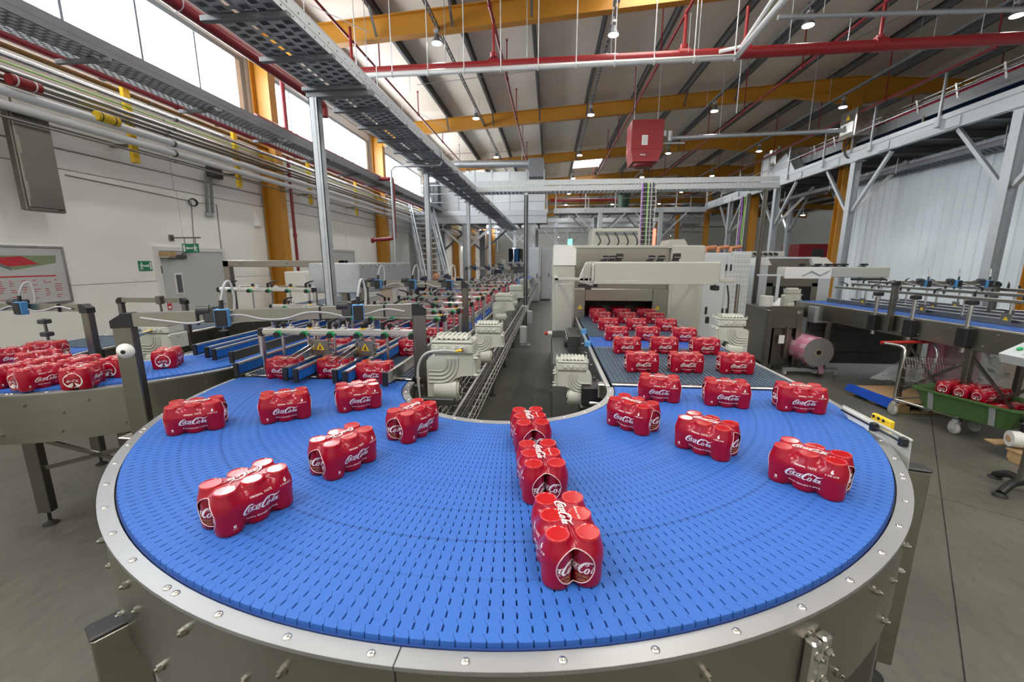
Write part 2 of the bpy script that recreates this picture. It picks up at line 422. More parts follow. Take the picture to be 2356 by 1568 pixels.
for x0, x1, y0, y1 in ROOFLIGHTS:
    za, zb = roof_z(x0), roof_z(x1)
    r_ = obj('roof_light', MB().prism([(x0, za-0.035), (x1, zb-0.035), (x1, zb-0.005), (x0, za-0.005)], y0, y1, 'y'), 'rooflight_glow', ce)
    obj('roof_light_frame', MB().prism([(x0-0.05, za-0.04), (x0, za-0.04), (x0, za-0.002), (x0-0.05, za-0.002)], y0-0.05, y1+0.05, 'y').prism([(x1, zb-0.04), (x1+0.05, zb-0.04), (x1+0.05, zb-0.002), (x1, zb-0.002)], y0-0.05, y1+0.05, 'y'), 'white_paint', r_)

# orange portal frames
def portal(y, which):
    t = thing('portal_frame', 'orange steel portal frame, %s' % which, 'steel frame', (XL+0.2, y, 0))
    H = 0.42; W = 0.19
    def raft(xa, xb):
        za, zb = raft_top(xa)-H/2, raft_top(xb)-H/2
        return MB().ibeam((xa, y, za), (xb, y, zb), W, H, 0.016)
    obj('rafter', raft(XL+0.1, RIDGE_X), 'orange_paint', t)
    obj('rafter', raft(RIDGE_X, XR-0.1), 'orange_paint', t)
    for x, s in ((XL+0.24, 1),):
        c = MB().box(x-0.19, x-0.17, y-0.12, y+0.12, 0, raft_top(x)-0.1).box(x+0.19, x+0.21, y-0.12, y+0.12, 0, raft_top(x)-0.3).box(x-0.17, x+0.19, y-0.008, y+0.008, 0, raft_top(x)-0.1)
        obj('column', c, 'orange_paint', t)
        hz = raft_top(x)-H
        obj('haunch', MB().prism([(x+0.2, hz-0.28), (x+1.3, raft_top(x+1.3)-H), (x+0.2, hz+0.02)], y-0.09, y+0.09, 'y'), 'orange_paint', t)
    x = RIDGE_X; zb = raft_top(x)-H
    c = MB().box(x-0.13, x+0.13, y-0.13, y-0.115, 0, zb).box(x-0.13, x+0.13, y+0.115, y+0.13, 0, zb).box(x-0.007, x+0.007, y-0.115, y+0.115, 0, zb)
    obj('column', c, 'orange_paint', t)
    obj('haunch', MB().prism([(x-2.0, raft_top(x-2.0)-H), (x-0.1, zb-0.40), (x+0.1, zb-0.40), (x+2.0, raft_top(x+2.0)-H), (x, zb+0.05)], y-0.09, y+0.09, 'y'), 'orange_paint', t)
    for k in range(1, 9):                                     # fly braces from the purlins to the lower flange
        px_ = -5.23 + 1.59*(k-1)
        if px_ < RIDGE_X: obj('fly_brace', MB().bar((px_+0.02, y-0.42, roof_z(px_)-0.22), (px_+0.02, y-0.09, raft_top(px_)-H+0.03), 0.05, 0.012).bar((px_+0.02, y+0.42, roof_z(px_)-0.22), (px_+0.02, y+0.09, raft_top(px_)-H+0.03), 0.05, 0.012), 'purlin', t)
    return t
names = ['behind the camera', 'right above the blue curve', 'the nearest one seen crossing the roof', 'the second one across the roof, over the red heater', 'the third across the roof, above the white cabin', 'the fourth across the roof', 'the fifth across the roof', 'the sixth across the roof', 'the farthest']
for i, y in enumerate(FRAMES):
    if i: portal(y, names[i])

# corrugated cold-room wall on the right
CWX = 10.8
cw = MB(); pts = []
y = 4.0
prof = []
while y < 17.2:
    prof += [(0.0, y), (0.0, y+0.09), (0.04, y+0.12), (0.04, y+0.25), (0.0, y+0.28)]; y += 0.28
vs = []; fs = []
for x, yv in prof: vs += [(CWX+x, yv, 0.0), (CWX+x, yv, 4.84)]
for i in range(len(prof)-1): fs.append((2*i, 2*i+2, 2*i+3, 2*i+1))
cw.add(vs, fs)
cw.box(CWX+0.03, CWX+0.12, 4.0, 17.2, 0, 4.84)
cwo = struct('wall_cold_room', cw, 'wall_corrugated')
obj('corner_trim', MB().box(CWX-0.02, CWX+0.14, 17.18, 17.26, 0, 4.84), 'orange_paint', cwo)
sc_ = MB()
for zz in (2.2, 3.2, 4.1):
    y = 4.3
    while y < 17.1: sc_.cyl((CWX-0.004, y, zz), (CWX+0.004, y, zz), 0.009, 6); y += 0.56
obj('screws', sc_, 'zinc', cwo, kind='stuff')
for y in FRAMES: obj('wall_pier', MB().box(XL-0.25, XL-0.03, y-0.42, y+0.42, 4.6, 6.05), 'wall_white', wl)
# ================================================================== SIX-PACKS
import numpy as np
ZB = 1.17                                                    # belt height
CANS = np.array([(-0.066, -0.033), (0, -0.033), (0.066, -0.033), (-0.066, 0.033), (0, 0.033), (0.066, 0.033)])
RINGS = [(0.0, .0285, .004), (.003, .0315, .004), (.010, .0328, .005), (.022, .0331, .009), (.034, .0329, .013), (.046, .0327, .017), (.058, .0325, .020), (.068, .0324, .021), (.078, .0321, .020), (.086, .0316, .017), (.093, .0300, .016), (.099, .0290, .012), (.105, .0278, .008), (.1098, .0268, .006), (.1128, .0257, .005)]
def rk(z):
    zs = [a[0] for a in RINGS]
    return np.interp(z, zs, [a[1] for a in RINGS]), np.interp(z, zs, [a[2] for a in RINGS])
def sdf(x, y, r, k):
    d = np.sqrt((x[..., None]-CANS[:, 0])**2 + (y[..., None]-CANS[:, 1])**2) - np.asarray(r)[..., None]
    k = np.asarray(k)[..., None]
    return (-k[..., 0]*np.log(np.sum(np.exp(-d/k), -1)))
def hit(ox, oy, dx, dy, r, k, far=0.14):                     # where the film lies along a line, from outside inwards
    lo = np.zeros_like(ox); hi = np.full_like(ox, far)
    for _ in range(28):
        mid = (lo+hi)/2; inside = sdf(ox+dx*mid, oy+dy*mid, r, k) < 0
        lo = np.where(inside, mid, lo); hi = np.where(inside, hi, mid)
    return lo
def front_y(x, z):                                           # film surface on the long side
    x = np.asarray(x, float); z = np.asarray(z, float); r, k = rk(z)
    xx = np.clip(x, -0.095, 0.095)
    return hit(xx, np.zeros_like(xx), np.zeros_like(xx), -np.ones_like(xx), r, k)
def end_x(y, z):
    y = np.asarray(y, float); z = np.asarray(z, float); r, k = rk(z)
    return hit(np.zeros_like(y), y, np.ones_like(y), np.zeros_like(y), r, k)
HOLE = (0.040, 0.041, 0.052)                                 # half width, half height, centre height of the window in each end
def film_mesh(n=144, rings=RINGS, hole=True, capn=5):
    mb = MB(); th = 2*pi*np.arange(n)/n; vs = []
    for z, r, k in rings:
        t = hit(np.zeros(n), np.zeros(n), np.cos(th), np.sin(th), np.full(n, r), np.full(n, k))
        vs += [(t[i]*cos(th[i]), t[i]*sin(th[i]), z) for i in range(n)]
    fs = []
    for j in range(len(rings)-1):
        for i in range(n):
            q = (j*n+i, j*n+(i+1) % n, (j+1)*n+(i+1) % n, (j+1)*n+i)
            c = [sum(vs[a][b] for a in q)/4 for b in range(3)]
            if hole and abs(c[0]) > 0.06 and (c[1]/HOLE[0])**2 + ((c[2]-HOLE[2])/HOLE[1])**2 < 1: continue
            fs.append(q)
    mb.add(vs, fs, True)
    top = vs[-n:]; cap = list(top); cf = []
    for s in range(1, capn+1):
        f = 1 - s/(capn+0.0) if s < capn else 0.0
        f = max(f, 0.02)
        cap += [(p[0]*f, p[1]*f, 0.1134) for p in top]
    for s in range(capn):
        for i in range(n): cf.append((s*n+i, s*n+(i+1) % n, (s+1)*n+(i+1) % n, (s+1)*n+i))
    cf.append(tuple(capn*n+i for i in range(n)))
    mb.add(cap, cf, True)
    return mb
def catmull(pts, n=7):
    out = []; L = len(pts)
    for i in range(L-1):
        p0, p1, p2, p3 = pts[max(i-1, 0)], pts[i], pts[i+1], pts[min(i+2, L-1)]
        for s in range(n):
            t = s/n
            out.append(tuple(0.5*(2*b + (c-a)*t + (2*a-5*b+4*c-d)*t*t + (3*b-a-3*c+d)*t**3) for a, b, c, d in zip(p0, p1, p2, p3)))
    out.append(tuple(pts[-1])); return out
def ell(cx, cy, rx, ry, tilt, w0, w1, n=14):
    o = []
    for i in range(n+1):
        a = 2*pi*i/n; x, y = rx*cos(a), ry*sin(a)
        o.append((cx + x - y*tilt, cy + y, w0 + (w1-w0)*abs(cos(a))))
    return o
STROKES = [
 [(742, 838, 6), (752, 800, 16), (722, 776, 26), (660, 796, 42), (592, 862, 56), (550, 935, 56), (562, 988, 42), (625, 1004, 26), (700, 988, 14), (770, 968, 13), (824, 968, 26), (862, 978, 24), (928, 990, 5)],
 ell(690, 902, 36, 52, 0.42, 14, 32), [(702, 850, 14), (735, 862, 10), (760, 850, 6)],
 [(812, 862, 16), (795, 838, 16), (758, 862, 26), (734, 912, 32), (745, 944, 22), (780, 938, 12), (812, 912, 6)],
 ell(856, 893, 32, 48, 0.42, 13, 28), [(925, 836, 28), (897, 905, 30), (896, 942, 18), (930, 930, 8)],
 [(938, 848, 15), (980, 842, 15)],
 [(1110, 832, 8), (1098, 806, 10), (1122, 786, 12), (1146, 806, 12), (1128, 832, 8), (1110, 832, 6)],
 [(1140, 830, 7), (1164, 792, 16), (1150, 764, 20), (1104, 764, 30), (1046, 810, 46), (982, 890, 58), (962, 950, 54), (990, 990, 36), (1034, 984, 20), (1078, 950, 7)],
 [(1120, 758, 12), (1180, 760, 22), (1246, 786, 34), (1300, 814, 30), (1352, 806, 24), (1432, 764, 5)],
 ell(1128, 944, 36, 54, 0.42, 14, 32),
 [(1328, 790, 12), (1288, 838, 24), (1250, 905, 32), (1218, 968, 32), (1232, 992, 16), (1272, 962, 6)],
 ell(1302, 944, 32, 50, 0.42, 13, 28), [(1378, 886, 28), (1345, 955, 30), (1348, 990, 16), (1392, 968, 7)],
 [(1405, 985, 12), (1412, 985, 12)]]
def script_logo():                                           # flat ribbons, one unit wide, baseline near 0
    mb = MB()
    for st in STROKES:
        p = catmull([((a-535)/890.0, (1002-b)/890.0, w/890.0) for a, b, w in st], 5)
        vs = []; fs = []
        for i, (x, y, w) in enumerate(p):
            a = p[max(i-1, 0)]; b = p[min(i+1, len(p)-1)]
            tx, ty = b[0]-a[0], b[1]-a[1]; l = math.hypot(tx, ty) or 1
            nx, ny = -ty/l*w/2, tx/l*w/2
            vs += [(x+nx, y+ny, 0), (x-nx, y-ny, 0)]
        for i in range(len(p)-1): fs.append((2*i, 2*i+1, 2*i+3, 2*i+2))
        mb.add(vs, fs)
    return mb
_tc = {}
def text_mb(s, bold=0.0):                                    # flat lettering, cap height about 0.7, starts at x = 0
    if (s, bold) not in _tc:
        cu = bpy.data.curves.new('txt', 'FONT'); cu.body = s; cu.size = 1.0; cu.resolution_u = 2; cu.offset = bold
        o = bpy.data.objects.new('txt', cu); COL.objects.link(o)
        bpy.context.view_layer.update()
        me = bpy.data.meshes.new_from_object(o.evaluated_get(bpy.context.evaluated_depsgraph_get()))
        _tc[(s, bold)] = ([tuple(v.co) for v in me.vertices], [tuple(p.vertices) for p in me.polygons])
        bpy.data.objects.remove(o); bpy.data.curves.remove(cu); bpy.data.meshes.remove(me)
    return _tc[(s, bold)]
def put2d(src, w, x, y, h=None):                             # scale lettering to width w, lower left corner at x, y
    vs, fs = (src.v, src.f) if isinstance(src, MB) else src
    x0 = min(v[0] for v in vs); x1 = max(v[0] for v in vs); s = w/(x1-x0)
    sy = s if h is None else h/max(1e-6, (max(v[1] for v in vs)-min(v[1] for v in vs)))
    return [(x+(v[0]-x0)*s, y+v[1]*sy) for v in vs], fs
def label_on(name, s, w, T, m, parent, bold=0.0, h=None):    # flat print on an object: local x right, y up in T's frame
    P, F = put2d(text_mb(s, bold), w, 0, 0, h)
    mb = MB().add([T @ Vector((a, b, 0)) for a, b in P], F)
    return obj(name, mb, m, parent)
LOGO = script_logo()
def side_print():
    items = [(LOGO, 0.096, -0.047, 0.0405), (text_mb('ORIGINAL', 0.012), 0.031, -0.027, 0.0795), (text_mb('TASTE'), 0.022, 0.008, 0.0795),
             (text_mb('Pentru distracție în gașcă', 0.008), 0.080, -0.037, 0.0215), (text_mb('6', 0.03), 0.0078, 0.063, 0.0835), (text_mb('x 330 ml', 0.005), 0.026, 0.051, 0.0755), (text_mb('e', 0.01), 0.004, 0.079, 0.0755),
             (([(0, 0), (1, 0), (1, 1.15), (.62, 1.15), (.62, .35), (.38, .35), (.38, 1.15), (0, 1.15)], [(0, 1, 4, 5), (1, 2, 3, 4), (0, 5, 6, 7)]), 0.0062, -0.072, 0.0215), (text_mb('OOOOO', 0.02), 0.010, -0.074, 0.0172)]
    V = []; Fs = []
    for src, w, x, z in items:
        vs, fs = put2d(src, w, x, z); o = len(V); V += vs; Fs += [tuple(i+o for i in f) for f in fs]
    return V, Fs
def lettering_mesh():
    mb = MB(); V, Fs = side_print(); a = np.array(V)
    y = front_y(a[:, 0], a[:, 1]) + 0.0005
    mb.add([(a[i, 0], -y[i], a[i, 1]) for i in range(len(V))], Fs)
    mb.add([(-a[i, 0], y[i], a[i, 1]) for i in range(len(V))], Fs)
    vs, fs = put2d(LOGO, 0.094, -0.050, -0.016); mb.add([(p[0], p[1], 0.1157) for p in vs], fs)
    vs, fs = put2d(text_mb('ORIGINAL TASTE', 0.01), 0.050, -0.026, 0.024); mb.add([(p[0], p[1], 0.1157) for p in vs], fs)
    return mb
CAN_TOP = MB().lathe([(0.0005, .1136), (.0222, .1136), (.0231, .1136), (.0235, .1138), (.0243, .1150), (.0258, .1152), (.0266, .1140), (.0268, .1085)], (0, 0, 0), 28)
CAN_BODY = MB().lathe([(.026, .001), (.0300, .006), (.0320, .013), (.0320, .076), (.0295, .090), (.0262, .100)], (0, 0, 0), 28)
def can_print(turn):                                         # big lettering round a can, seen through the open end
    mb = MB(); r = 0.0323
    def wrap(vs, fs): mb.add([(r*cos(turn + p[0]/r), r*sin(turn + p[0]/r), p[1]) for p in vs], fs)
    wrap(*put2d(LOGO, 0.098, -0.049, 0.036)); return mb
def can_gold(turn):
    mb = MB(); r = 0.0323
    for s, w, x, z in (('ELECTRIC', 0.030, -0.010, 0.026), ('CASTLE', 0.028, -0.009, 0.0165)):
        vs, fs = put2d(text_mb(s, 0.02), w, x, z); mb.add([(r*cos(turn + p[0]/r), r*sin(turn + p[0]/r), p[1]) for p in vs], fs)
    return mb
def edge_mb(sg):
    a = 2*pi*np.arange(48)/48; y = (HOLE[0]+.0008)*np.cos(a); z = HOLE[2]+(HOLE[1]+.0008)*np.sin(a)
    x = end_x(y, z)+0.0003
    pts = [(sg*x[i], y[i], z[i]) for i in range(48)]
    return MB().tube(pts, 0.0011, 6, True)
PACK_LABEL = 'red six-pack'
me_film = mesh('film_wrap', film_mesh(), 'can_film'); me_letter = mesh('lettering', lettering_mesh(), 'print_white')
me_top = mesh('can_top', CAN_TOP, 'can_top'); me_body = mesh('can', CAN_BODY, 'can_body')
me_edge = [mesh('film_edge', edge_mb(s), 'film_edge') for s in (1, -1)]
me_cp = [mesh('can_print', can_print(t), 'print_white') for t in (0.25, -0.75, pi-0.4, pi+0.75)]
me_cg = [mesh('can_print', can_gold(t), 'print_gold') for t in (0.25, -0.75, pi-0.4, pi+0.75)]
def make_pack(loc, rot, label, group):
    t = thing('six_pack', label, 'six-pack', loc, group, rot)
    place(me_film, 'film_wrap', t); place(me_letter, 'lettering', t, label='white printed lettering')['kind'] = 'stuff'
    for cx, cy in CANS: place(me_top, 'can_top', t, Matrix.Translation((cx, cy, 0)))
    for e in me_edge: place(e, 'film_edge', t)
    for i, (cx, cy) in enumerate(((.066, -.033), (.066, .033), (-.066, .033), (-.066, -.033))):
        c = place(me_body, 'can', t, Matrix.Translation((cx, cy, 0)))
        place(me_cp[i], 'can_print', c); place(me_cg[i], 'can_print', c, label='gold print')
    return t
def far_mesh():
    mb = film_mesh(48, [RINGS[i] for i in (0, 2, 4, 7, 9, 11, 14)], False, 2)
    mb.cur = 1
    for cx, cy in CANS: mb.lathe([(0.0005, .1136), (.0225, .1136), (.0240, .1138), (.0258, .1152), (.0268, .1085)], (cx, cy, 0), 12)
    mb.cur = 2
    s = lettering_mesh(); mb.add(s.v, s.f)
    for sg in (1, -1):
        y = np.array([-.02, .02]); z = 0.05
        a = 2*pi*np.arange(24)/24
        for q, m_, rr in ((0.0004, 2, 1.0), (0.0008, 3, 0.86)):
            yy_ = HOLE[0]*rr*np.cos(a); zz_ = HOLE[2]+HOLE[1]*rr*np.sin(a); x = end_x(yy_, zz_)+q
            mb.cur = m_
            P = [(sg*x[i], yy_[i], zz_[i]) for i in range(24)] + [(sg*(float(end_x(np.array([0.0]), np.array([HOLE[2]]))[0])+q), 0, HOLE[2])]
            mb.add(P, [(i, (i+1) % 24, 24) for i in range(24)])
        mb.cur = 2
        V, F = put2d(LOGO, 0.05, -0.025, 0.045); x = end_x(np.array([v[0] for v in V]), np.array([v[1] for v in V]))+0.0012
        mb.add([(sg*x[i], sg*V[i][0], V[i][1]) for i in range(len(V))], F)
    return mb
me_far = mesh('six_pack', far_mesh(), ['can_film', 'can_top', 'print_white', 'can_body'])
def far_pack(loc, rot, label, group, tilt=None):
    o = bpy.data.objects.new('six_pack', me_far); COL.objects.link(o)
    o.location = loc; o.rotation_euler = (0, 0, rot) if tilt is None else tilt
    o['label'] = label; o['category'] = 'six-pack'; o['group'] = group
    return o
CX, CY = -0.222, 2.233                                       # centre of the big blue curve
GC = 'six-packs riding round the big blue curve'
def on_curve(px, py, label, extra=0.0):
    p = atz(px, py, ZB+0.115); a = math.atan2(p.y-CY, p.x-CX)
    return make_pack((p.x, p.y, ZB), a+rad(extra), label, GC)
on_curve(1301, 1180, PACK_LABEL + ' nearest the camera, its open end facing front')
on_curve(1245, 1039, PACK_LABEL + ' second in the middle file, just behind the nearest one')
on_curve(1219.8, 954, PACK_LABEL + ' last of the middle file, beside the inner steel rim')
on_curve(563.5, 1092, PACK_LABEL + ' at front left, its lids blazing white with window glare')
on_curve(787, 996.5, PACK_LABEL + ' left of centre, gold print showing in its open end')
on_curve(948.5, 933.5, PACK_LABEL + ' by the inner rim below the big white gearmotor')
on_curve(448, 922.7, PACK_LABEL + ' at the far left edge of the blue curve')
on_curve(653.7, 901.7, PACK_LABEL + ' second from the left in the row leaving the guide lanes')
on_curve(822.3, 881.5, PACK_LABEL + ' right-hand one of the row just past the guide lanes')
on_curve(1458, 920, PACK_LABEL + ' right of centre, close to the inner rim by the right gearmotor')
on_curve(1629, 965, PACK_LABEL + ' in the middle of the right half of the curve')
on_curve(1868.6, 1033, PACK_LABEL + ' big one at the right, a bright lamp glint on its top')
for px_, py_, l in ((1518, 865, 'left-hand one of the three about to meet the grey belt'), (1672.6, 875.5, 'middle one of the three about to meet the grey belt'), (1842.5, 885.7, 'right-hand one of the three about to meet the grey belt')):
    on_curve(px_, py_, PACK_LABEL + ' ' + l)
# rows on the right lane
GR = 'six-packs in rows on the right lane'
for k, y in enumerate((2.62, 3.15, 3.66, 4.22, 4.70, 5.06, 5.36)):
    for j, x in enumerate((0.59, 0.87, 1.17)):
        l = '%s, %s file of the right lane, %s row from the curve' % (PACK_LABEL, ('left', 'middle', 'right')[j], ORD[k])
        xx = x + random.uniform(-.012, .012); yv = y + random.uniform(-.02, .02); a = rad(random.uniform(-3, 3))
        if k < 3: make_pack((xx, yv, ZB), a, l, GR)
        else: far_pack((xx, yv, ZB), a, l, GR)
# three files on the left lane between guides, then dense rows far down the lane
GL = 'six-packs in files on the left guided lane'
yv = 2.26; k = 0
while k < 20:
    for j, x in enumerate((-1.565, -1.275, -0.99)):
        l = '%s, %s file of the guided left lane, %s row from the curve' % (PACK_LABEL, ('left', 'middle', 'right')[j], ORD[k])
        xx = x + random.uniform(-.01, .01); y_ = yv + random.uniform(-.05, .05) + (0.05*j if k else 0)
        if k < 2: make_pack((xx, y_, ZB), pi + rad(random.uniform(-2, 2)), l, GL)
        else: far_pack((xx, y_, ZB), pi + rad(random.uniform(-3, 3)), l, GL)
    yv += 0.56 if k < 3 else (0.40 if k < 8 else 0.5); k += 1
# the small left curve
GS = 'six-packs bunched on the small left curve'
for x, y, a, l in ((-2.80, 1.955, 80, 'at the front edge of the small left curve, second from the photo edge'), (-2.575, 1.995, 118, 'nearest the post on the small left curve, ringed end towards the camera'),
        (-2.985, 1.97, 80, 'cut by the left picture edge on the small left curve'), (-2.80, 2.17, 105, 'mid bunch on the small left curve, ringed end showing'),
        (-2.60, 2.225, 105, 'right-hand end of the bunch on the small left curve'), (-3.00, 2.165, 85, 'behind the front packs on the small left curve, by the photo edge'), (-3.25, 2.30, 70, 'at the back of the bunch on the small left curve'),
        (-3.57, 2.39, 55, 'far left at the back of the small left curve'), (-3.59, 2.60, 20, 'standing apart at the far side of the small left curve'), (-2.50, 2.44, 120, 'half hidden behind the thick steel arch post')):
    far_pack((x, y, ZB), rad(a), PACK_LABEL + ' ' + l, GS)
# ================================================================== BELTS AND CURVES
def belt_material(name, col, rings, dark=0.72):
    m = mat(name, col, 0.5, spec=0.3); nt = m.node_tree; b = nt.nodes['Principled BSDF']
    ge = nt.nodes.new('ShaderNodeNewGeometry'); tc = nt.nodes.new('ShaderNodeTexCoord')
    n = nt.nodes.new('ShaderNodeTexNoise'); n.inputs['Scale'].default_value = 2.3; n.inputs['Detail'].default_value = 5
    nt.links.new(ge.outputs['Position'], n.inputs['Vector'])
    mx = nt.nodes.new('ShaderNodeMix'); mx.data_type = 'RGBA'
    mx.inputs['A'].default_value = (*[k*0.90 for k in col], 1); mx.inputs['B'].default_value = (*[min(1, k*1.10) for k in col], 1)
    nt.links.new(n.outputs['Fac'], mx.inputs['Factor']); prev = mx.outputs['Result']
    sp = nt.nodes.new('ShaderNodeSeparateXYZ'); nt.links.new(tc.outputs['Object'], sp.inputs[0])
    cb = nt.nodes.new('ShaderNodeCombineXYZ'); nt.links.new(sp.outputs['X'], cb.inputs['X']); nt.links.new(sp.outputs['Y'], cb.inputs['Y'])
    ln = nt.nodes.new('ShaderNodeVectorMath'); ln.operation = 'LENGTH'; nt.links.new(cb.outputs[0], ln.inputs[0])
    for r, w, k in rings:                                     # rubbed tracks worn along the belt
        a = nt.nodes.new('ShaderNodeMath'); a.operation = 'SUBTRACT'; a.inputs[1].default_value = r; nt.links.new(ln.outputs['Value'], a.inputs[0])
        ab = nt.nodes.new('ShaderNodeMath'); ab.operation = 'ABSOLUTE'; nt.links.new(a.outputs[0], ab.inputs[0])
        mr = nt.nodes.new('ShaderNodeMapRange'); mr.inputs['From Min'].default_value = 0; mr.inputs['From Max'].default_value = w; mr.inputs['To Min'].default_value = k; mr.inputs['To Max'].default_value = 0
        nt.links.new(ab.outputs[0], mr.inputs['Value'])
        m2 = nt.nodes.new('ShaderNodeMix'); m2.data_type = 'RGBA'; m2.inputs['B'].default_value = (*[c*dark*0.6 for c in col], 1)
        nt.links.new(mr.outputs['Result'], m2.inputs['Factor']); nt.links.new(prev, m2.inputs['A']); prev = m2.outputs['Result']
    nt.links.new(prev, b.inputs['Base Color'])
    mr = nt.nodes.new('ShaderNodeMapRange'); mr.inputs['To Min'].default_value = 0.48; mr.inputs['To Max'].default_value = 0.64
    nt.links.new(n.outputs['Fac'], mr.inputs['Value']); nt.links.new(mr.outputs['Result'], b.inputs['Roughness'])
belt_material('belt_curve', (0.033, 0.124, 0.45), [(0.79, .004, .5), (0.93, .003, .35), (1.075, .004, .6), (1.21, .004, .45), (1.335, .005, .7), (1.46, .004, .4)])

def link_mb(r0, r1, dth, z, P=0.031, thick=0.013):
    prof = []; r = r0
    while r < r1 - 1e-6:
        for u, s, g in ((0.0, .5, .13), (.46, .5, .13), (.48, .45, .03), (.54, -.5, .03), (.90, .32, .03), (.985, .5, .03)):
            rr = r + u*P
            if rr < r1: prof.append((rr, s, g))
        r += P
    prof.append((r1, .5, .1))
    L = [(rr, (0.26*s + g/2)*dth) for rr, s, g in prof]; R = [(rr, (1 + 0.26*s - g/2)*dth) for rr, s, g in prof]
    n = len(prof); vs = []
    for zz in (z, z-thick):
        vs += [(rr*cos(a), rr*sin(a), zz) for rr, a in L] + [(rr*cos(a), rr*sin(a), zz) for rr, a in R]
    fs = []
    for i in range(n-1):
        fs.append((i, i+1, n+i+1, n+i)); fs.append((2*n+i, 2*n+i+1, i+1, i)); fs.append((n+i, n+i+1, 3*n+i+1, 3*n+i))
    fs += [(n-1, 3*n-1, 4*n-1, 2*n-1), (0, n, 3*n, 2*n)]
    return MB().add(vs, fs)
HEX = MB().cyl((0, 0, 0), (0.003, 0, 0), 0.0105, 12).cyl((0.003, 0, 0), (0.011, 0, 0), 0.0085, 6, smooth=False).cyl((0.011, 0, 0), (0.016, 0, 0), 0.0048, 8)
SCREW = MB().lathe([(0.0085, 0), (0.0085, 0.0012), (0.006, 0.0035), (0.001, 0.0040)], (0, 0, 0), 12)
me_hex = mesh('bolt', HEX, 'steel'); me_screw = mesh('screw', SCREW, 'steel_bright')
def curve_conveyor(label, cx, cy, ri, ro, nlinks, detail, skirt_d):
    t = thing('curve_conveyor', label, 'conveyor', (cx, cy, 0))
    dth = pi/nlinks
    me = mesh('belt_link', link_mb(ri+0.006, ro, dth, ZB), 'belt_curve')
    for i in range(nlinks): place(me, 'belt_link', t, Matrix.Rotation(pi + i*dth, 4, 'Z'))
    obj('belt_bed', MB().arc(cx, cy, ri, ro+0.004, ZB-0.05, ZB-0.0125, pi, 2*pi), 'belt_under', t)
    rf = ro+0.046
    cuts = [pi, pi+rad(88.7), 2*pi]
    for a, b in zip(cuts[:-1], cuts[1:]):
        obj('rim_plate', MB().arc(cx, cy, ro+0.008, rf, ZB-0.02, ZB-0.011, a+0.0008, b-0.0008, 48), 'flange_steel', t)
    for a, b in zip(cuts[:-1], cuts[1:]):
        obj('skirt_plate', MB().arc(cx, cy, rf-0.012, rf-0.006, ZB-skirt_d, ZB-0.02, a+0.001, b-0.001, 48), 'steel', t)
    obj('inner_rim_plate', MB().arc(cx, cy, ri-0.036, ri, ZB-0.014, ZB-0.002, pi, 2*pi, 64), 'flange_steel', t)
    obj('inner_skirt', MB().arc(cx, cy, ri-0.034, ri-0.028, ZB-skirt_d*0.8, ZB-0.014, pi, 2*pi, 64), 'steel_dark', t)
    ns = 30 if detail else 20
    for i in range(ns):
        a = pi + pi*(i+0.5)/ns
        place(me_screw, 'screw', t, Matrix.Translation(((ro+0.028)*cos(a), (ro+0.028)*sin(a), ZB-0.011)))
        if i in (4, 11, 24): place(me_screw, 'screw', t, Matrix.Translation(((ro+0.028)*cos(a+.02), (ro+0.028)*sin(a+.02), ZB-0.011)))
    for i in range(14):
        a = pi + pi*(i+0.5)/14
        place(me_screw, 'screw', t, Matrix.Translation(((ri-0.018)*cos(a), (ri-0.018)*sin(a), ZB-0.002)))
    nb = int(ns*1.3)
    for i in range(nb):
        a = pi + pi*(i+0.5)/nb
        z = ZB - (0.075 if i % 2 else skirt_d-0.055)
        place(me_hex, 'bolt', t, Matrix.Rotation(a, 4, 'Z') @ Matrix.Translation((rf-0.006, 0, z)))
        if i % 3 == 1: place(me_hex, 'bolt', t, Matrix.Rotation(a+.02, 4, 'Z') @ Matrix.Translation((rf-0.012, 0, ZB-0.13)))
    return t, rf
def leg(t, x, y, ztop, w=0.085, d=0.055, rot=0.0, cap=True, m='steel_dark', name='leg'):
    T = Matrix.Translation((x, y, 0)) @ Matrix.Rotation(rot, 4, 'Z')
    l = obj(name, MB().rbox(-w/2, w/2, -d/2, d/2, 0.10, ztop, 0.004, T), m, t)
    if cap: obj('end_cap', MB().rbox(-w/2-.003, w/2+.003, -d/2-.003, d/2+.003, ztop, ztop+0.012, 0.004, T), 'black_plastic', l)
    obj('foot', MB().cyl((x, y, 0.012), (x, y, 0.10), 0.010, 8).lathe([(0.045, 0), (0.045, 0.006), (0.018, 0.022), (0.012, 0.03)], (x, y, 0), 14), 'rubber', l)
    return l
big, RF = curve_conveyor('large blue half-circle curve conveyor with steel rim filling the foreground', CX, CY, 0.579, 1.611, 176, True, 0.285)
# splice brackets bolted on the skirt
for a in (pi+rad(33.5), pi+rad(118)):
    T = Matrix.Translation((CX, CY, 0)) @ Matrix.Rotation(a, 4, 'Z')
    b_ = obj('splice_bracket', MB().rbox(RF-0.006, RF+0.016, -0.03, -0.003, ZB-0.275, ZB-0.07, .004, T).rbox(RF-0.006, RF+0.016, 0.003, 0.03, ZB-0.275, ZB-0.07, .004, T), 'steel_bright', big)
    for dy in (-0.016, 0.016):
        for dz in (-0.10, -0.17, -0.245): place(me_hex, 'bolt', b_, Matrix.Rotation(a, 4, 'Z') @ Matrix.Translation((RF+0.014, dy, ZB+dz)))
for px_, py_, z, rr in ((266, 1432, 0.93, 1), (2098, 1076, 1.02, 1)):
    p = atz(px_, py_, z); leg(big, p.x, p.y, z, 0.10, 0.06, math.atan2(p.y-CY, p.x-CX), True, 'steel')
p = atz(1990, 1480, 0.80); leg(big, p.x, p.y, 0.9, 0.05, 0.05, math.atan2(p.y-CY, p.x-CX), False)
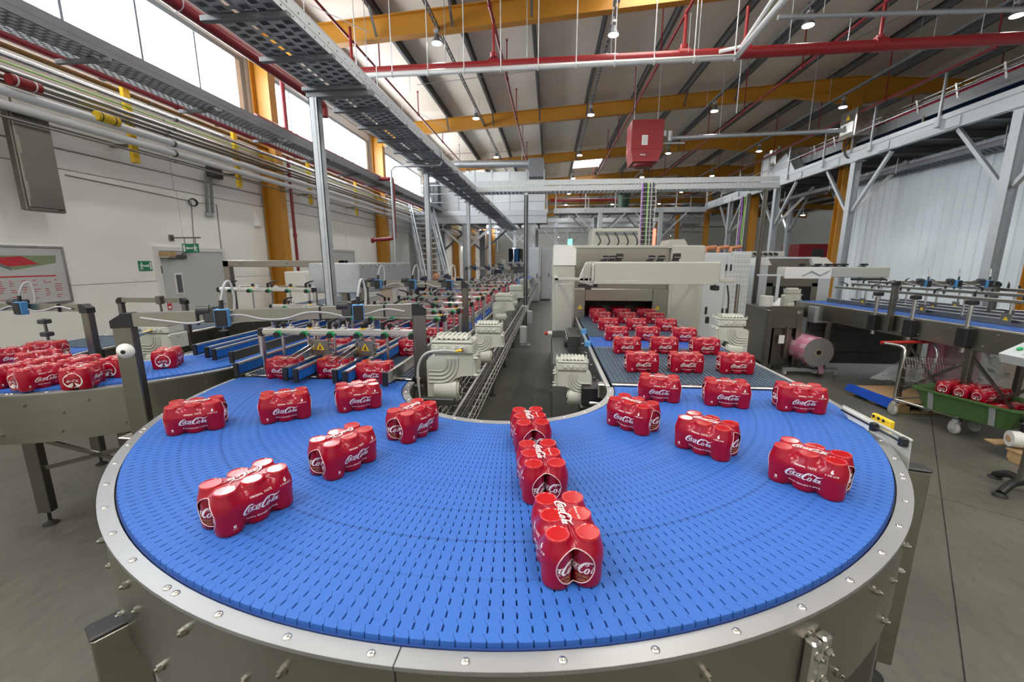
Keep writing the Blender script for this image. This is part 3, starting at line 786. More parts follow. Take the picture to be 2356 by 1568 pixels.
for a in (200, 270): leg(big, CX+1.3*cos(rad(a)), CY+1.3*sin(rad(a)), 1.10, 0.06, 0.06, rad(a), False)
obj('cross_brace', MB().bar((CX+1.1, CY-0.9, 0.55), (CX+0.1, CY-1.3, 0.55), 0.03, 0.03).bar((CX-1.1, CY-0.5, 0.55), (CX-0.1, CY-1.3, 0.55), 0.03, 0.03), 'steel_dark', big)
obj('inner_beam', MB().rbox(CX-0.60, CX-0.50, CY+0.02, CY+0.06, ZB-0.06, ZB-0.03, .004).rbox(CX-0.5, CX-0.3, CY-0.06, CY-0.02, ZB-0.12, ZB-0.08, .004), 'dark_steel', big)

# straight lanes: slat = one row of small tread blocks
def slat_mb(x0, x1, y0, y1, z, th=0.012, blk=0.0255, gap=0.006):
    mb = MB(); x = x0
    mb.box(x0, x1, y0, y1, z-th, z-0.0045)
    n = int((x1-x0)/blk); w = (x1-x0)/n
    for i in range(n): mb.box(x0+i*w+gap/2, x0+(i+1)*w-gap/2, y0+0.0015, y1-0.0015, z-0.0045, z)
    return mb
def straight_belt(t, x0, x1, y0, y1, m, pitch=0.0254, gap=0.003):
    n = max(1, int((y1-y0)/pitch)); w = (y1-y0)/n
    og = ORG[t.name]
    me = mesh('belt_slat', slat_mb(x0-og[0], x1-og[0], gap/2, w-gap/2, ZB), m)
    for i in range(n): place(me, 'belt_slat', t, Matrix.Translation((0, y0+i*w-og[1], 0)))
    obj('belt_bed', MB().box(x0, x1, y0, y1, ZB-0.045, ZB-0.013), 'belt_grey_under', t)
rl = thing('lane_conveyor', 'straight lane conveyor with dark slate-blue belt feeding the wrapping machine', 'conveyor', (0.873, 2.31, 0))
straight_belt(rl, 0.362, 1.384, 2.325, 3.31, 'belt_grey')
obj('transfer_bar', MB().rbox(0.362, 1.384, 2.288, 2.318, ZB-0.02, ZB-0.002, .004), 'steel_bright', rl); obj('transfer_bar', MB().rbox(0.362, 1.384, 3.315, 3.335, ZB-0.02, ZB-0.002, .004), 'steel_bright', rl)
straight_belt(rl, 0.362, 1.384, 3.34, 3.78, 'belt_blue')
straight_belt(rl, 0.362, 1.384, 3.80, 5.6, 'belt_grey', 0.045)
for x0, x1 in ((0.318, 0.350), (1.396, 1.428)):
    sf = obj('side_frame', MB().rbox(x0, x1, 2.26, 5.6, ZB-0.24, ZB-0.012, .004), 'dark_steel', rl)
    obj('edge_strip', MB().rbox(x0+.004, x1-.004, 2.26, 5.6, ZB-0.012, ZB-0.002, .003), 'alu', rl)
    sd = -1 if x0 < 0.8 else 1
    for k in range(16):
        y = 2.35 + k*0.2
        for dz in ((-0.06, -0.19) if k % 2 else (-0.10,)):
            place(me_hex, 'bolt', rl, rel(rl, (x0 if sd < 0 else x1, y, ZB+dz)) @ Matrix.Rotation(pi if sd < 0 else 0, 4, 'Z'))
for y in (2.7, 4.2):
    for x in (0.33, 1.41): leg(rl, x, y, ZB-0.2, 0.05, 0.05)
obj('motor_plate', MB().rbox(0.20, 0.318, 2.36, 2.50, 1.00, 1.12, .006).cyl((0.20, 2.42, 1.06), (0.318, 2.42, 1.06), 0.045, 16), 'black_plastic', rl)
obj('chain_tensioner', MB().rbox(0.285, 0.325, 2.29, 2.35, 1.08, 1.165, .006).cyl((0.24, 2.32, 1.04), (0.318, 2.32, 1.04), 0.012, 10), 'steel_bright', rl)
obj('photo_eye', MB().rbox(0.295, 0.345, 3.36, 3.42, ZB-0.01, ZB+0.035, .005).rbox(0.31, 0.36, 3.95, 4.0, ZB-0.01, ZB+0.04, .005), 'sensor_blue', rl)

# gearmotors
def gearmotor(label, x, y, z, S=1.0, mirror=False, rot=0.0, group=None):
    t = thing('gearmotor', label, 'gearmotor', (x, y, z), group)
    T0 = Matrix.Translation((x, y, z)) @ Matrix.Rotation(rot, 4, 'Z') @ Matrix.Scale(S, 4)
    W = 0.27
    def U(u): return W-u if mirror else u
    def poly(ps): return [(U(a), b) for a, b in (ps if not mirror else ps[::-1])]
    def bx(a, b, *r, **k):
        a, b = (U(b), U(a)) if mirror else (a, b)
        return (a, b) + r
    mb = MB()
    curve = [(0.27, 0.165), (0.20, 0.163), (0.165, 0.15), (0.135, 0.125), (0.105, 0.095), (0.085, 0.05), (0.075, 0.0)]
    mb.prism(poly([(0.0, 0.005), (0.0, 0.245), (0.012, 0.262), (0.062, 0.275), (0.27, 0.275)] + curve), -0.02, 0.12, 'y', T0)
    obj('gear_housing', mb, 'motor_white', t)
    ribs = MB()
    for k in range(4):
        R0 = 0.045 + k*0.022; pts = [(U(0.012), -0.022, 0.235-R0-0.0), (U(0.05), -0.022, 0.235-R0)]
        for i in range(9):
            a = -pi/2 + (pi/2)*i/8; pts.append((U(0.075+R0*cos(a)*0.9 - 0.0), -0.022, 0.235+R0*sin(a)))
        pts.append((U(0.075+R0*0.9), -0.022, 0.262))
        ribs.tube([T0 @ Vector(p) for p in pts], 0.0052*S, 6)
    obj('cooling_ribs', ribs, 'motor_white', t)
    h = MB(); RY = Matrix.Rotation(pi/2, 4, 'Y')
    a0, a1 = (0.04, 0.165)
    pa = T0 @ Vector((U(a0), 0.035, 0.075)); pb = T0 @ Vector((U(a1), 0.035, 0.075))
    h.cyl(pa, pb, 0.072*S, 24); d = (pb-pa).normalized()
    h.cyl(pb, pb+d*0.012*S, 0.060*S, 24)
    hb = obj('output_hub', h, 'motor_white', t)
    obj('hollow_shaft', MB().cyl(pb+d*0.012*S, pb+d*0.0135*S, 0.044*S, 20), 'black_plastic', hb)
    obj('shaft_collar', MB().tube([pb+d*0.0135*S + (T0.to_3x3() @ Vector((0, cos(a)*0.03, sin(a)*0.03))) for a in [2*pi*i/16 for i in range(16)]], 0.004*S, 6, True), 'steel_bright', hb)
    tb = MB(); q = bx(0.045, 0.262); tb.rbox(q[0], q[1], -0.015, 0.115, 0.27, 0.288, 0.004, T0); q = bx(0.03, 0.265); tb.rbox(q[0], q[1], -0.03, 0.12, 0.288, 0.345, 0.008, T0)
    ob = obj('terminal_box', tb, 'motor_white', t)
    ld = MB(); q = bx(0.028, 0.267); ld.rbox(q[0], q[1], -0.032, 0.122, 0.346, 0.362, 0.006, T0)
    q = bx(0.05, 0.235); ld.rbox(q[0], q[1], -0.015, 0.105, 0.362, 0.384, 0.02, T0)
    lo = obj('terminal_lid', ld, 'motor_white', t)
    rb = MB()
    for k in range(7):
        u = U(0.063 + k*0.027); rb.tube([T0 @ Vector(p) for p in ((u, -0.022, 0.364), (u, -0.002, 0.385), (u, 0.05, 0.389), (u, 0.10, 0.384))], 0.0065*S, 6)
    obj('lid_ribs', rb, 'motor_white', lo)
    for uu in (0.034, 0.258):
        for yv in (-0.026, 0.115): obj('lid_screw', MB().cyl(T0 @ Vector((U(uu), yv, 0.35)), T0 @ Vector((U(uu), yv, 0.378)), 0.0075*S, 8), 'motor_white', lo)
    for k, rr in enumerate((0.011, 0.011, 0.014, 0.014)):
        u = U(0.062 + 0.046*k); obj('gland_plug', MB().lathe([(rr, 0), (rr, .004), (rr*.7, .006), (0.001, .006)], (0, 0, 0), 14, T0 @ Matrix.Translation((u, -0.03, 0.317)) @ Matrix.Rotation(pi/2, 4, 'X')), 'motor_white', ob)
    fl_ = MB(); q = bx(0.265, 0.277); fl_.rbox(q[0], q[1], -0.035, 0.135, 0.16, 0.285, 0.01, T0)
    fo = obj('end_flange', fl_, 'motor_white', t)
    for zz in (0.175, 0.27):
        for yv in (-0.03, 0.05): obj('flange_bolt', MB().cyl(T0 @ Vector((U(0.268), yv-0.01, zz)), T0 @ Vector((U(0.292), yv-0.01, zz)), 0.008*S, 6, smooth=False), 'motor_white', fo)
    return t, T0, U
g1, T1, U1 = gearmotor('large off-white gearmotor with ribbed lid beside the left end of the inner rim', -0.705, 2.30, 1.025, 1.05)
gl = T1 @ Vector((0.215, -0.03, 0.317))
obj('cable_gland', MB().cyl(gl, gl + Vector((-0.008, -0.03, 0)), 0.013, 12), 'chrome', g1)
obj('cable_tag', MB().cyl(gl + Vector((-0.009, -0.030, -0.001)), gl + Vector((-0.045, -0.045, -0.005)), 0.0075, 8), 'yellow', g1)
cpts = catmull([gl+Vector((-0.04, -0.043, -0.004)), gl+Vector((-0.12, -0.06, 0.002)), gl+Vector((-0.21, -0.05, -0.02)), gl+Vector((-0.262, -0.03, -0.10)), gl+Vector((-0.268, -0.02, -0.22)), gl+Vector((-0.262, -0.01, -0.36))], 6)
obj('cable', MB().tube(cpts, 0.0075, 8), 'cable_grey', g1)
g2, T2, U2 = gearmotor('smaller off-white gearmotor just behind the large one on the left lane', -0.56, 2.95, 1.10, 0.82)
g3, T3, U3 = gearmotor('off-white gearmotor standing by the right lane next to the inner rim', 0.045, 2.44, 0.975, 0.80, True)
g4, T4, U4 = gearmotor('off-white gearmotor at the right side of the wrapping machine infeed', 1.47, 3.75, 1.00, 1.0, True)
obj('pedestal', MB().rbox(1.44, 1.80, 3.70, 3.95, 0.0, 1.01, .01), 'machine_grey', g4)
# ================================================================== LEFT LANE WITH GUIDES
def lane(label, x0, x1, y0, y1, belts, name='lane_conveyor', legs=(), bolts=True, fr='steel_dark', depth=0.2):
    t = thing(name, label, 'conveyor', ((x0+x1)/2, y0, 0))
    for a, b, m, p in belts: straight_belt(t, x0+0.004, x1-0.004, a, b, m, p)
    for s, xa, xb in ((-1, x0-0.045, x0-0.012), (1, x1+0.012, x1+0.045)):
        obj('side_frame', MB().rbox(xa, xb, y0, y1, ZB-depth, ZB-0.012, .004), fr, t)
        obj('edge_strip', MB().rbox(xa+.004, xb-.004, y0, y1, ZB-0.012, ZB-0.002, .003), 'alu', t)
        if bolts:
            k = 0; y = y0+0.15
            while y < min(y1, y0+5):
                place(me_hex, 'bolt', t, rel(t, (xa if s < 0 else xb, y, ZB-(0.06 if k % 2 else depth-0.04))) @ Matrix.Rotation(pi if s < 0 else 0, 4, 'Z')); y += 0.22; k += 1
    for y in legs:
        for x in (x0-0.03, x1+0.03): leg(t, x, y, ZB-depth+0.02, 0.05, 0.045, cap=False)
        obj('stretcher', MB().bar((x0-0.03, y, 0.45), (x1+0.03, y, 0.45), 0.025, 0.03), 'steel_dark', t)
    for a, b in zip(legs[:-1], legs[1:]):
        obj('brace', MB().bar((x1+0.03, a, 0.75), (x1+0.03, a+0.75, 0.25), 0.012, 0.022), 'steel_dark', t)
    return t
ll = lane('long guided lane conveyor leaving the curve on the left, full of red six-packs', -1.833, -0.80, 2.32, 22.0,
          [(2.33, 3.4, 'belt_grey', 0.0254), (3.42, 8.0, 'belt_blue', 0.06), (8.02, 22.0, 'belt_blue', 0.25)], legs=(2.9, 4.2, 5.5, 7.1, 8.8, 10.6, 12.5, 14.5))
obj('transfer_bar', MB().rbox(-1.83, -0.80, 2.285, 2.32, ZB-0.02, ZB-0.002, .004), 'steel_bright', ll)
def guide(name, x, y0, y1, m='guide_blue', two=True, flare=0.0, label='', end='black_plastic'):
    t = thing(name, label, 'guide rail', (x, y0, ZB), 'guide rails along the lanes')
    P = [(x+flare, y0, 0), (x+flare*.45, y0+.06, 0), (x, y0+.22, 0), (x, y1, 0)] if flare else [(x, y0, 0), (x, y1, 0)]
    def run(w, h, z):
        mb = MB()
        for a, b in zip(P[:-1], P[1:]): mb.bar((a[0], a[1], ZB+z), (b[0], b[1], ZB+z), w, h)
        return mb
    if m == 'guide_blue':
        obj('cap_rail', run(0.024, 0.012, 0.088), 'alu', t); obj('base_rail', run(0.024, 0.010, 0.022), 'steel_dark', t)
        obj('liner', run(0.010, 0.056, 0.055), 'guide_blue', t)
        rl_ = MB(); y = y0+0.012
        while y < min(y1, y0+1.1):
            for s in (-1, 1): rl_.cyl((x+s*0.008, y, ZB+0.030), (x+s*0.008, y, ZB+0.079), 0.0062, 6, caps=False)
            y += 0.0165
        obj('rollers', rl_, 'guide_blue', t, kind='stuff')
    else: obj('rail', run(0.022, 0.06, 0.06), m, t)
    obj('end_cap', MB().rbox(x+flare-0.015, x+flare+0.015, y0-0.012, y0+0.004, ZB+0.016, ZB+0.096, .003), end, t)
    return t
for i, (px_, py_) in enumerate(((545, 852), (658, 862), (682, 866), (772, 868), (795, 872))):
    p = atz(px_, py_, ZB+0.05)
    guide('roller_guide', p.x, p.y, p.y+4.4, label='blue roller guide rail, %s from the left in front of the guided left lane' % ORD[i])
p = atz(887, 874, ZB+0.05)
guide('steel_guide', -0.86, p.y, p.y+4.2, 'steel_bright', flare=p.x+0.86, label='plain bent steel guide rail at the right edge of the guided left lane')

LEVER = MB().cyl((0, 0, 0), (0, 0, 0.045), 0.012, 8).cyl((0, 0, 0.038), (0.055, 0, 0.062), 0.011, 8, 0.008).cyl((0.055, 0, 0.062), (0.105, 0, 0.070), 0.008, 8, 0.006)
KNOB = MB().lathe([(0.006, 0), (0.006, 0.012), (0.014, 0.016), (0.015, 0.036), (0.011, 0.04), (0.001, 0.04)], (0, 0, 0), 10)
CLIP = MB().rbox(-0.018, 0.018, -0.014, 0.014, 0, 0.012, .003).rbox(-0.006, 0.006, -0.010, 0.010, 0.012, 0.028, .002)
DISC = MB().cyl((0, 0, 0), (0, -0.018, 0), 0.017, 12).cyl((0, -0.018, 0), (0, -0.020, 0), 0.007, 8)
me_lever = mesh('clamp_lever', LEVER, 'black_plastic'); me_knob = mesh('knob', KNOB, 'black_plastic'); me_clip = mesh('scale_clip', CLIP, 'alu'); me_disc = mesh('lock_wheel', DISC, 'black_plastic')
me_yel = mesh('marker', MB().rbox(-.016, .016, -.012, .012, 0, .008, .002), 'yellow'); me_grn = mesh('marker', MB().cyl((0, .004, 0.004), (0, -.012, 0.004), 0.021, 12), 'lid_green')
def crossbar(label, x0, x1, y, z, n, rods=None, heavy=False, post_r=True, group='crossbars over the guided lanes', posts=True):
    t = thing('guide_crossbar', label, 'crossbar', (x0, y, z), group)
    b = MB().rbox(x0, x1, y-0.022, y+0.022, z-0.018, z+0.018, .004)
    obj('rail', b, 'steel_bright' if not heavy else 'steel', t)
    obj('top_strip', MB().rbox(x0+.01, x1-.01, y-0.018, y+0.018, z+0.018, z+0.023, .002).rbox(x0+.01, x1-.01, y-0.0245, y-0.022, z-0.004, z+0.010, .001), 'alu', t)
    for x in (x0, x1): obj('end_cap', MB().rbox(x-0.018, x+0.018, y-0.027, y+0.027, z-0.026, z+0.024, .006), 'black_plastic', t)
    for i in range(n):
        x = x0 + (x1-x0)*(i+0.6)/n
        R = Matrix.Rotation(rad(random.choice((20, 160, 190, -15, 60))), 4, 'Z')
        if i % 2 == 0: place(me_lever, 'clamp_lever', t, rel(t, (x, y, z+0.022)) @ R)
        place(me_knob, 'knob', t, rel(t, (x+0.045, y-0.004, z+0.022))); place(me_clip, 'scale_clip', t, rel(t, (x+0.09, y, z+0.022)))
        if i % 2: place(me_yel, 'marker', t, rel(t, (x+0.045, y, z+0.022)), 'yellow marker')
        place(me_grn, 'marker', t, rel(t, (x+0.02, y-0.026, z-0.012)), 'green ring'); place(me_disc, 'lock_wheel', t, rel(t, (x+0.02, y-0.036, z-0.012)))
        obj('drop_rod', MB().cyl((x+0.02, y+0.012, ZB+0.06), (x+0.02, y+0.012, z+0.03), 0.009, 8), 'steel_bright', t)
    if posts:
        for x, s in ((x0-0.012, -1), (x1+0.012, 1)):
            obj('post', MB().cyl((x, y, ZB-0.12), (x, y, z-0.018), 0.019, 12), 'steel_bright', t)
            obj('post_clamp', MB().rbox(x-0.035, x+0.035, y-0.04, y+0.04, ZB-0.20, ZB-0.04, .008), 'black_plastic', t)
    return t
c1 = crossbar('aluminium crossbar nearest the camera, with green ringed knobs, over the guided left lane', -1.80, -0.775, 2.42, 1.415, 6)
for x in (-1.415, -1.125):                                   # twin hangers with warning triangles
    for s in (-0.035, 0.035): obj('hanger_rod', MB().cyl((x+s, 2.45, ZB+0.10), (x+s, 2.45, 1.47), 0.010, 8), 'steel_bright', c1)
    h = obj('hanger_plate', MB().rbox(x-0.055, x+0.055, 2.40, 2.408, ZB+0.10, ZB+0.20, .002).rbox(x-0.065, x-0.045, 2.40, 2.46, ZB+0.10, ZB+0.19, .003), 'steel', c1)
    obj('warning_triangle', MB().prism([(x, ZB+0.185), (x-0.026, ZB+0.138), (x+0.026, ZB+0.138)], 2.3985, 2.3998, 'y'), 'yellow', h, label='yellow warning triangle')
    obj('warning_mark', MB().prism([(x, ZB+0.174), (x-0.005, ZB+0.150), (x+0.006, ZB+0.150)], 2.3975, 2.3984, 'y').prism([(x-.01, ZB+0.149), (x+.01, ZB+0.149), (x+.01, ZB+.144), (x-.01, ZB+.144)], 2.3975, 2.3984, 'y'), 'black_plastic', h)
    for k in range(3): obj('hinge_pin', MB().cyl((x-0.07, 2.43, ZB+0.115+k*0.03), (x+0.08, 2.43, ZB+0.115+k*0.03), 0.006, 8), 'steel_bright', h)
    obj('link_arm', MB().bar((x-0.07, 2.42, ZB+0.16), (x-0.135, 2.24, ZB+0.10), 0.010, 0.022).bar((x-0.03, 2.42, ZB+0.16), (x-0.085, 2.24, ZB+0.10), 0.010, 0.022), 'steel_bright', h)
ys = [3.02, 3.55, 4.15, 4.85, 5.6, 6.5, 7.5, 8.6, 9.8, 11.0, 12.4, 14.0]
for i, y in enumerate(ys):
    crossbar('aluminium crossbar with black clamp levers over the guided left lane, %s one behind the nearest' % ORD[i], -1.80, -0.79, y, 1.42 if i else 1.43, 6 if i < 4 else 4, heavy=(i == 0))

SENS = MB().rbox(-0.030, 0.030, -0.024, 0.024, -0.045, 0.045, .004)
me_sb = mesh('sensor', SENS, 'sensor_blue'); me_sf = mesh('sensor_lens', MB().rbox(-0.026, 0.026, -0.030, -0.024, -0.040, 0.040, .002), 'black_plastic')
def sensor(t, p, rot=0.0, big=True):
    p = Vector(p); R = Matrix.Rotation(rot, 4, 'Z'); og = ORG[t.name]
    m_ = Matrix.Translation(p - Vector(og)) @ R
    s = place(me_sb, 'sensor', t, m_ @ Matrix.Translation((0, -0.05, -0.012)), 'blue box sensor')
    place(me_sf, 'sensor_lens', s)
    T = Matrix.Translation(p) @ R
    obj('sensor_clamp', MB().rbox(-0.085, -0.03, -0.045, 0.03, -0.035, 0.045, .006, T).cyl(T @ Vector((-0.11, -0.03, 0.028)), T @ Vector((-0.055, -0.03, 0.028)), 0.023, 12), 'dark_steel', t)
    pts = catmull([T @ Vector(q) for q in ((0.0, -0.05, 0.035), (0.005, -0.045, 0.09), (0.02, -0.02, 0.155), (0.035, 0.005, 0.16), (0.045, 0.01, 0.09), (0.04, 0.005, 0.02))], 5)
    obj('sensor_cable', MB().tube(pts, 0.0065, 6), 'cable_grey', s if False else t)
    obj('cable_sleeve', MB().cyl(T @ Vector((0.0, -0.05, 0.033)), T @ Vector((0.002, -0.047, 0.075)), 0.010, 8), 'black_plastic', t)
    return s
def arch(label, pl, pr, zt, zb, sens, w=0.055, h=0.06, group='sensor arches over the lanes', cable=True):
    pl, pr = Vector((*pl, 0)), Vector((*pr, 0))
    t = thing('sensor_arch', label, 'arch', (pl.x, pl.y, zb), group)
    d = (pr-pl).normalized()
    for p in (pl, pr):
        T = Matrix.Translation((p.x, p.y, 0)) @ Matrix.Rotation(math.atan2(d.y, d.x), 4, 'Z')
        obj('post', MB().rbox(-w/2, w/2, -h/2, h/2, zb, zt-0.03, .005, T), 'steel_dark', t)
        obj('corner_cap', MB().prism([(-w/2-.004, zt-0.035), (w/2+.004, zt-0.035), (w/2+.004, zt+h/2+.002), (w*.1 if p is pl else -w*.1, zt+h/2+.002), (-w/2-.004, zt)] if p is pl else [(-w/2-.004, zt-0.035), (w/2+.004, zt-0.035), (w/2+.004, zt), (-w*.1, zt+h/2+.002), (-w/2-.004, zt+h/2+.002)], -h/2-.003, h/2+.003, 'y', T), 'black_plastic', t)
    obj('beam', MB().bar((pl.x+d.x*w/2, pl.y+d.y*w/2, zt), (pr.x-d.x*w/2, pr.y-d.y*w/2, zt), h*0.9, h), 'steel', t)
    L = (pr-pl).length
    for f in sens: sensor(t, pl.lerp(pr, f) + Vector((0, -0.0, zt+0.01)), math.atan2(d.y, d.x))
    if cable:
        pts = []
        for i in range(13):
            f = 0.06+0.88*i/12; q = pl.lerp(pr, f); pts.append((q.x+d.y*h*.55, q.y-d.x*h*.55-0.004, zt + 0.018*cos(i*1.7) - 0.008))
        obj('cable', MB().tube(catmull(pts, 4), 0.006, 6), 'cable_grey', t)
        for f in (0.22, 0.62, 0.86):
            q = pl.lerp(pr, f); T = Matrix.Translation((q.x, q.y, zt)) @ Matrix.Rotation(math.atan2(d.y, d.x), 4, 'Z')
            obj('cable_tie', MB().rbox(-.005, .005, -h*.55-.006, h*.5+.004, -h/2-.004, h/2+.004, .002, T), 'black_plastic', t)
    return t
a1 = arch('brushed steel sensor arch with black corner caps straddling the left side of the big curve', (-2.02, 1.78), (-0.765, 2.36), 1.575, 0.93, (0.30, 0.76), 0.075, 0.062)
T = Matrix.Translation((-2.02, 1.78, 1.43)) @ Matrix.Rotation(rad(25), 4, 'Z') @ Matrix.Translation((0, -0.031, 0)) @ Matrix.Rotation(pi/2, 4, 'X')
k_ = obj('button_housing', MB().lathe([(0.036, 0), (0.036, 0.004), (0.028, 0.010), (0.020, 0.022), (0.012, 0.026), (0.001, 0.026)], (0, 0, 0), 20, T), 'white_paint', a1, label='white round fitting with a dark hole')
obj('button_hole', MB().lathe([(0.010, 0.0262), (0.010, 0.027), (0.001, 0.027)], (0, 0, 0), 14, T), 'black_plastic', k_)
obj('foot_bracket', MB().rbox(-2.10, -1.86, 1.72, 1.86, 0.99, 1.0, .003).rbox(-2.10, -1.90, 1.80, 1.86, 0.90, 0.99, .004), 'steel_bright', a1)
a2 = arch('steel sensor arch with three blue sensors over the guided left lane, mid distance', (-1.79, 3.9), (-0.80, 3.9), 1.635, 1.0, (0.16, 0.5, 0.86))
arch('steel sensor arch with blue sensors farther down the guided left lane', (-1.79, 8.9), (-0.80, 8.9), 1.70, 1.0, (0.2, 0.5, 0.8))
arch('most distant steel sensor arch over the guided left lane', (-1.79, 13.2), (-0.80, 13.2), 1.72, 1.0, (0.25, 0.6, 0.85))

# wire basket cable tray hung along the lane
wt = thing('wire_basket_tray', 'zinc wire basket cable tray running along the aisle side of the left lane', 'cable tray', (-0.55, 2.3, 0.86))
lw = MB()
for x, z in ((-0.66, 0.97), (-0.66, 0.92), (-0.66, 0.87), (-0.61, 0.86), (-0.56, 0.86), (-0.51, 0.86), (-0.45, 0.87), (-0.45, 0.92), (-0.45, 0.97)): lw.cyl((x, 1.95, z), (x, 19, z), 0.003, 5)
obj('long_wires', lw, 'alu', wt)
for k in range(60):
    y = 2.0 + k*0.14
    obj('cross_wire', MB().tube([(-0.66, y, 0.975), (-0.66, y, 0.86), (-0.45, y, 0.86), (-0.45, y, 0.975)], 0.003, 4), 'alu', wt)
for i, (x, z) in enumerate(((-0.60, 0.875), (-0.57, 0.873), (-0.53, 0.875))): obj('cable', MB().cyl((x, 2.4, z), (x, 19, z), 0.011, 6), 'cable_black' if i else 'cable_grey', wt)
for y in (4.2, 7.1, 10.6): obj('bracket', MB().bar((-0.77, y, 0.84), (-0.43, y, 0.84), 0.03, 0.02), 'steel_dark', wt)
for i, y in enumerate((6.2, 8.2)):
    b = thing('junction_box', 'small light grey box hanging from the wire tray, %s one' % ('nearer' if i == 0 else 'farther'), 'box', (-0.36, y, 0.62))
    obj('body', MB().rbox(-0.44, -0.34, y-0.05, y+0.05, 0.62, 0.88, .008), 'machine_cool', b); obj('lid', MB().rbox(-0.338, -0.332, y-0.045, y+0.045, 0.63, 0.87, .003), 'machine_cool', b)
for i, (y, l) in enumerate(((5.4, 'nearest of the white gearmotors down the left lane'), (7.3, 'second of the white gearmotors down the left lane'), (9.8, 'third of the white gearmotors down the left lane'))):
    gearmotor('pale ' + l, -0.74, y, 1.05, 1.0)

# ================================================================== SMALL LEFT CURVE AND ITS LANES
sm, RF2 = curve_conveyor('smaller blue half-circle curve conveyor at far left by the white wall', -3.105, 2.91, 0.48, 1.066, 110, False, 0.29)
for x, y, r in ((-3.54, 2.36, .2), (-4.12, 3.2, .1), (-2.62, 2.42, .6), (-2.3, 3.1, .2), (-3.1, 2.6, 0)): leg(sm, x, y, ZB-0.18, 0.085, 0.06, r)
obj('cross_brace', MB().bar((-3.54, 2.36, 0.66), (-2.62, 2.42, 0.42), 0.014, 0.03).bar((-3.54, 2.36, 0.42), (-2.62, 2.42, 0.66), 0.014, 0.03).bar((-3.54, 2.36, 0.6), (-4.12, 3.2, 0.6), 0.014, 0.03).bar((-2.62, 2.42, 0.6), (-2.3, 3.1, 0.3), 0.014, 0.03).bar((-2.62, 2.42, 0.3), (-2.3, 3.1, 0.6), 0.014, 0.03), 'steel_dark', sm)
la = lane('lane conveyor with slate belt running back along the white wall from the small curve', -4.171, -3.585, 2.93, 8.5, [(2.93, 8.5, 'belt_grey', 0.06)], legs=(3.6, 5.2, 7.0))
lb = lane('lane conveyor with blue belt leading from the small curve into the far guides', -2.625, -2.039, 2.93, 10.5, [(2.93, 3.6, 'belt_blue', 0.0254), (3.6, 10.5, 'belt_blue', 0.1)], legs=(3.6, 5.2, 7.0))
for i, (px_, py_, m) in enumerate(((450, 806, 'guide_blue'), (478, 812, 'guide_blue'), (494, 817, 'guide_blue'), (534, 823, 'steel'))):
    p = atz(px_, py_, ZB+0.05)
    guide('roller_guide' if m == 'guide_blue' else 'steel_guide', p.x, p.y, p.y+3.2, m, label='%s guide rail, %s from the left over the small far lane' % ('blue roller' if m == 'guide_blue' else 'grey steel', ORD[i]))
crossbar('crossbar with black levers over the small far lane, nearer one', -2.66, -2.02, 3.75, 1.42, 3, group='crossbars over the small far lane')
crossbar('crossbar with black levers over the small far lane, farther one', aty(505, 665, 4.05).x, aty(722, 665, 4.05).x, 4.05, 1.56, 5, group='crossbars over the small far lane')
for i in range(5):
    far_pack((-2.45+0.27*(i % 2)+random.uniform(-.02, .02), 4.6+0.34*i, ZB), pi+rad(random.uniform(-6, 6)), PACK_LABEL + ' %s along the small far lane behind the steel arch beam' % ORD[i], 'six-packs on the small far lane')
arch('slim steel sensor arch at the inside of the small left curve', (-4.55, 2.62), (-3.22, 2.6), 1.53, 1.0, (0.33, 0.66), 0.055, 0.05)
a4 = arch('slim steel arch with a hanging probe over the slate lane by the door', (-4.22, 3.72), (-3.54, 3.72), 1.475, 1.0, (), 0.045, 0.045, cable=False)
obj('probe_rod', MB().cyl((-3.78, 3.70, 1.48), (-3.77, 3.70, 1.24), 0.010, 8).rbox(-3.80, -3.75, 3.67, 3.73, 1.44, 1.52, .006).rbox(-3.80, -3.74, 3.68, 3.72, 1.255, 1.275, .003).rbox(-3.795, -3.745, 3.68, 3.72, 1.215, 1.24, .003), 'steel_dark', a4)
pr = thing('probe_stand', 'slim stand with two clamp blocks at the far rim of the small left curve', 'stand', (-3.93, 2.86, ZB-0.02))
obj('rod', MB().cyl((-3.93, 2.86, ZB-0.02), (-3.93, 2.86, ZB+0.24), 0.010, 8), 'steel_dark', pr)
for z in (0.10, 0.20): obj('clamp', MB().rbox(-3.96, -3.90, 2.83, 2.89, ZB+z, ZB+z+0.035, .005), 'dark_steel', pr)
g5, T5, U5 = gearmotor('off-white gearmotor inside the small left curve, half hidden by the thick arch post', -3.25, 2.98, 1.0, 1.0)
gl = T5 @ Vector((0.13, -0.03, 0.317)); obj('cable', MB().tube(catmull([gl, gl+Vector((-.06, -.06, -.02)), gl+Vector((-.3, -.1, -.03))], 5), .006, 6), 'cable_grey', g5)
obj('cable_tag', MB().cyl(gl, gl+Vector((-.04, -.03, -.012)), .009, 8), 'yellow', g5)

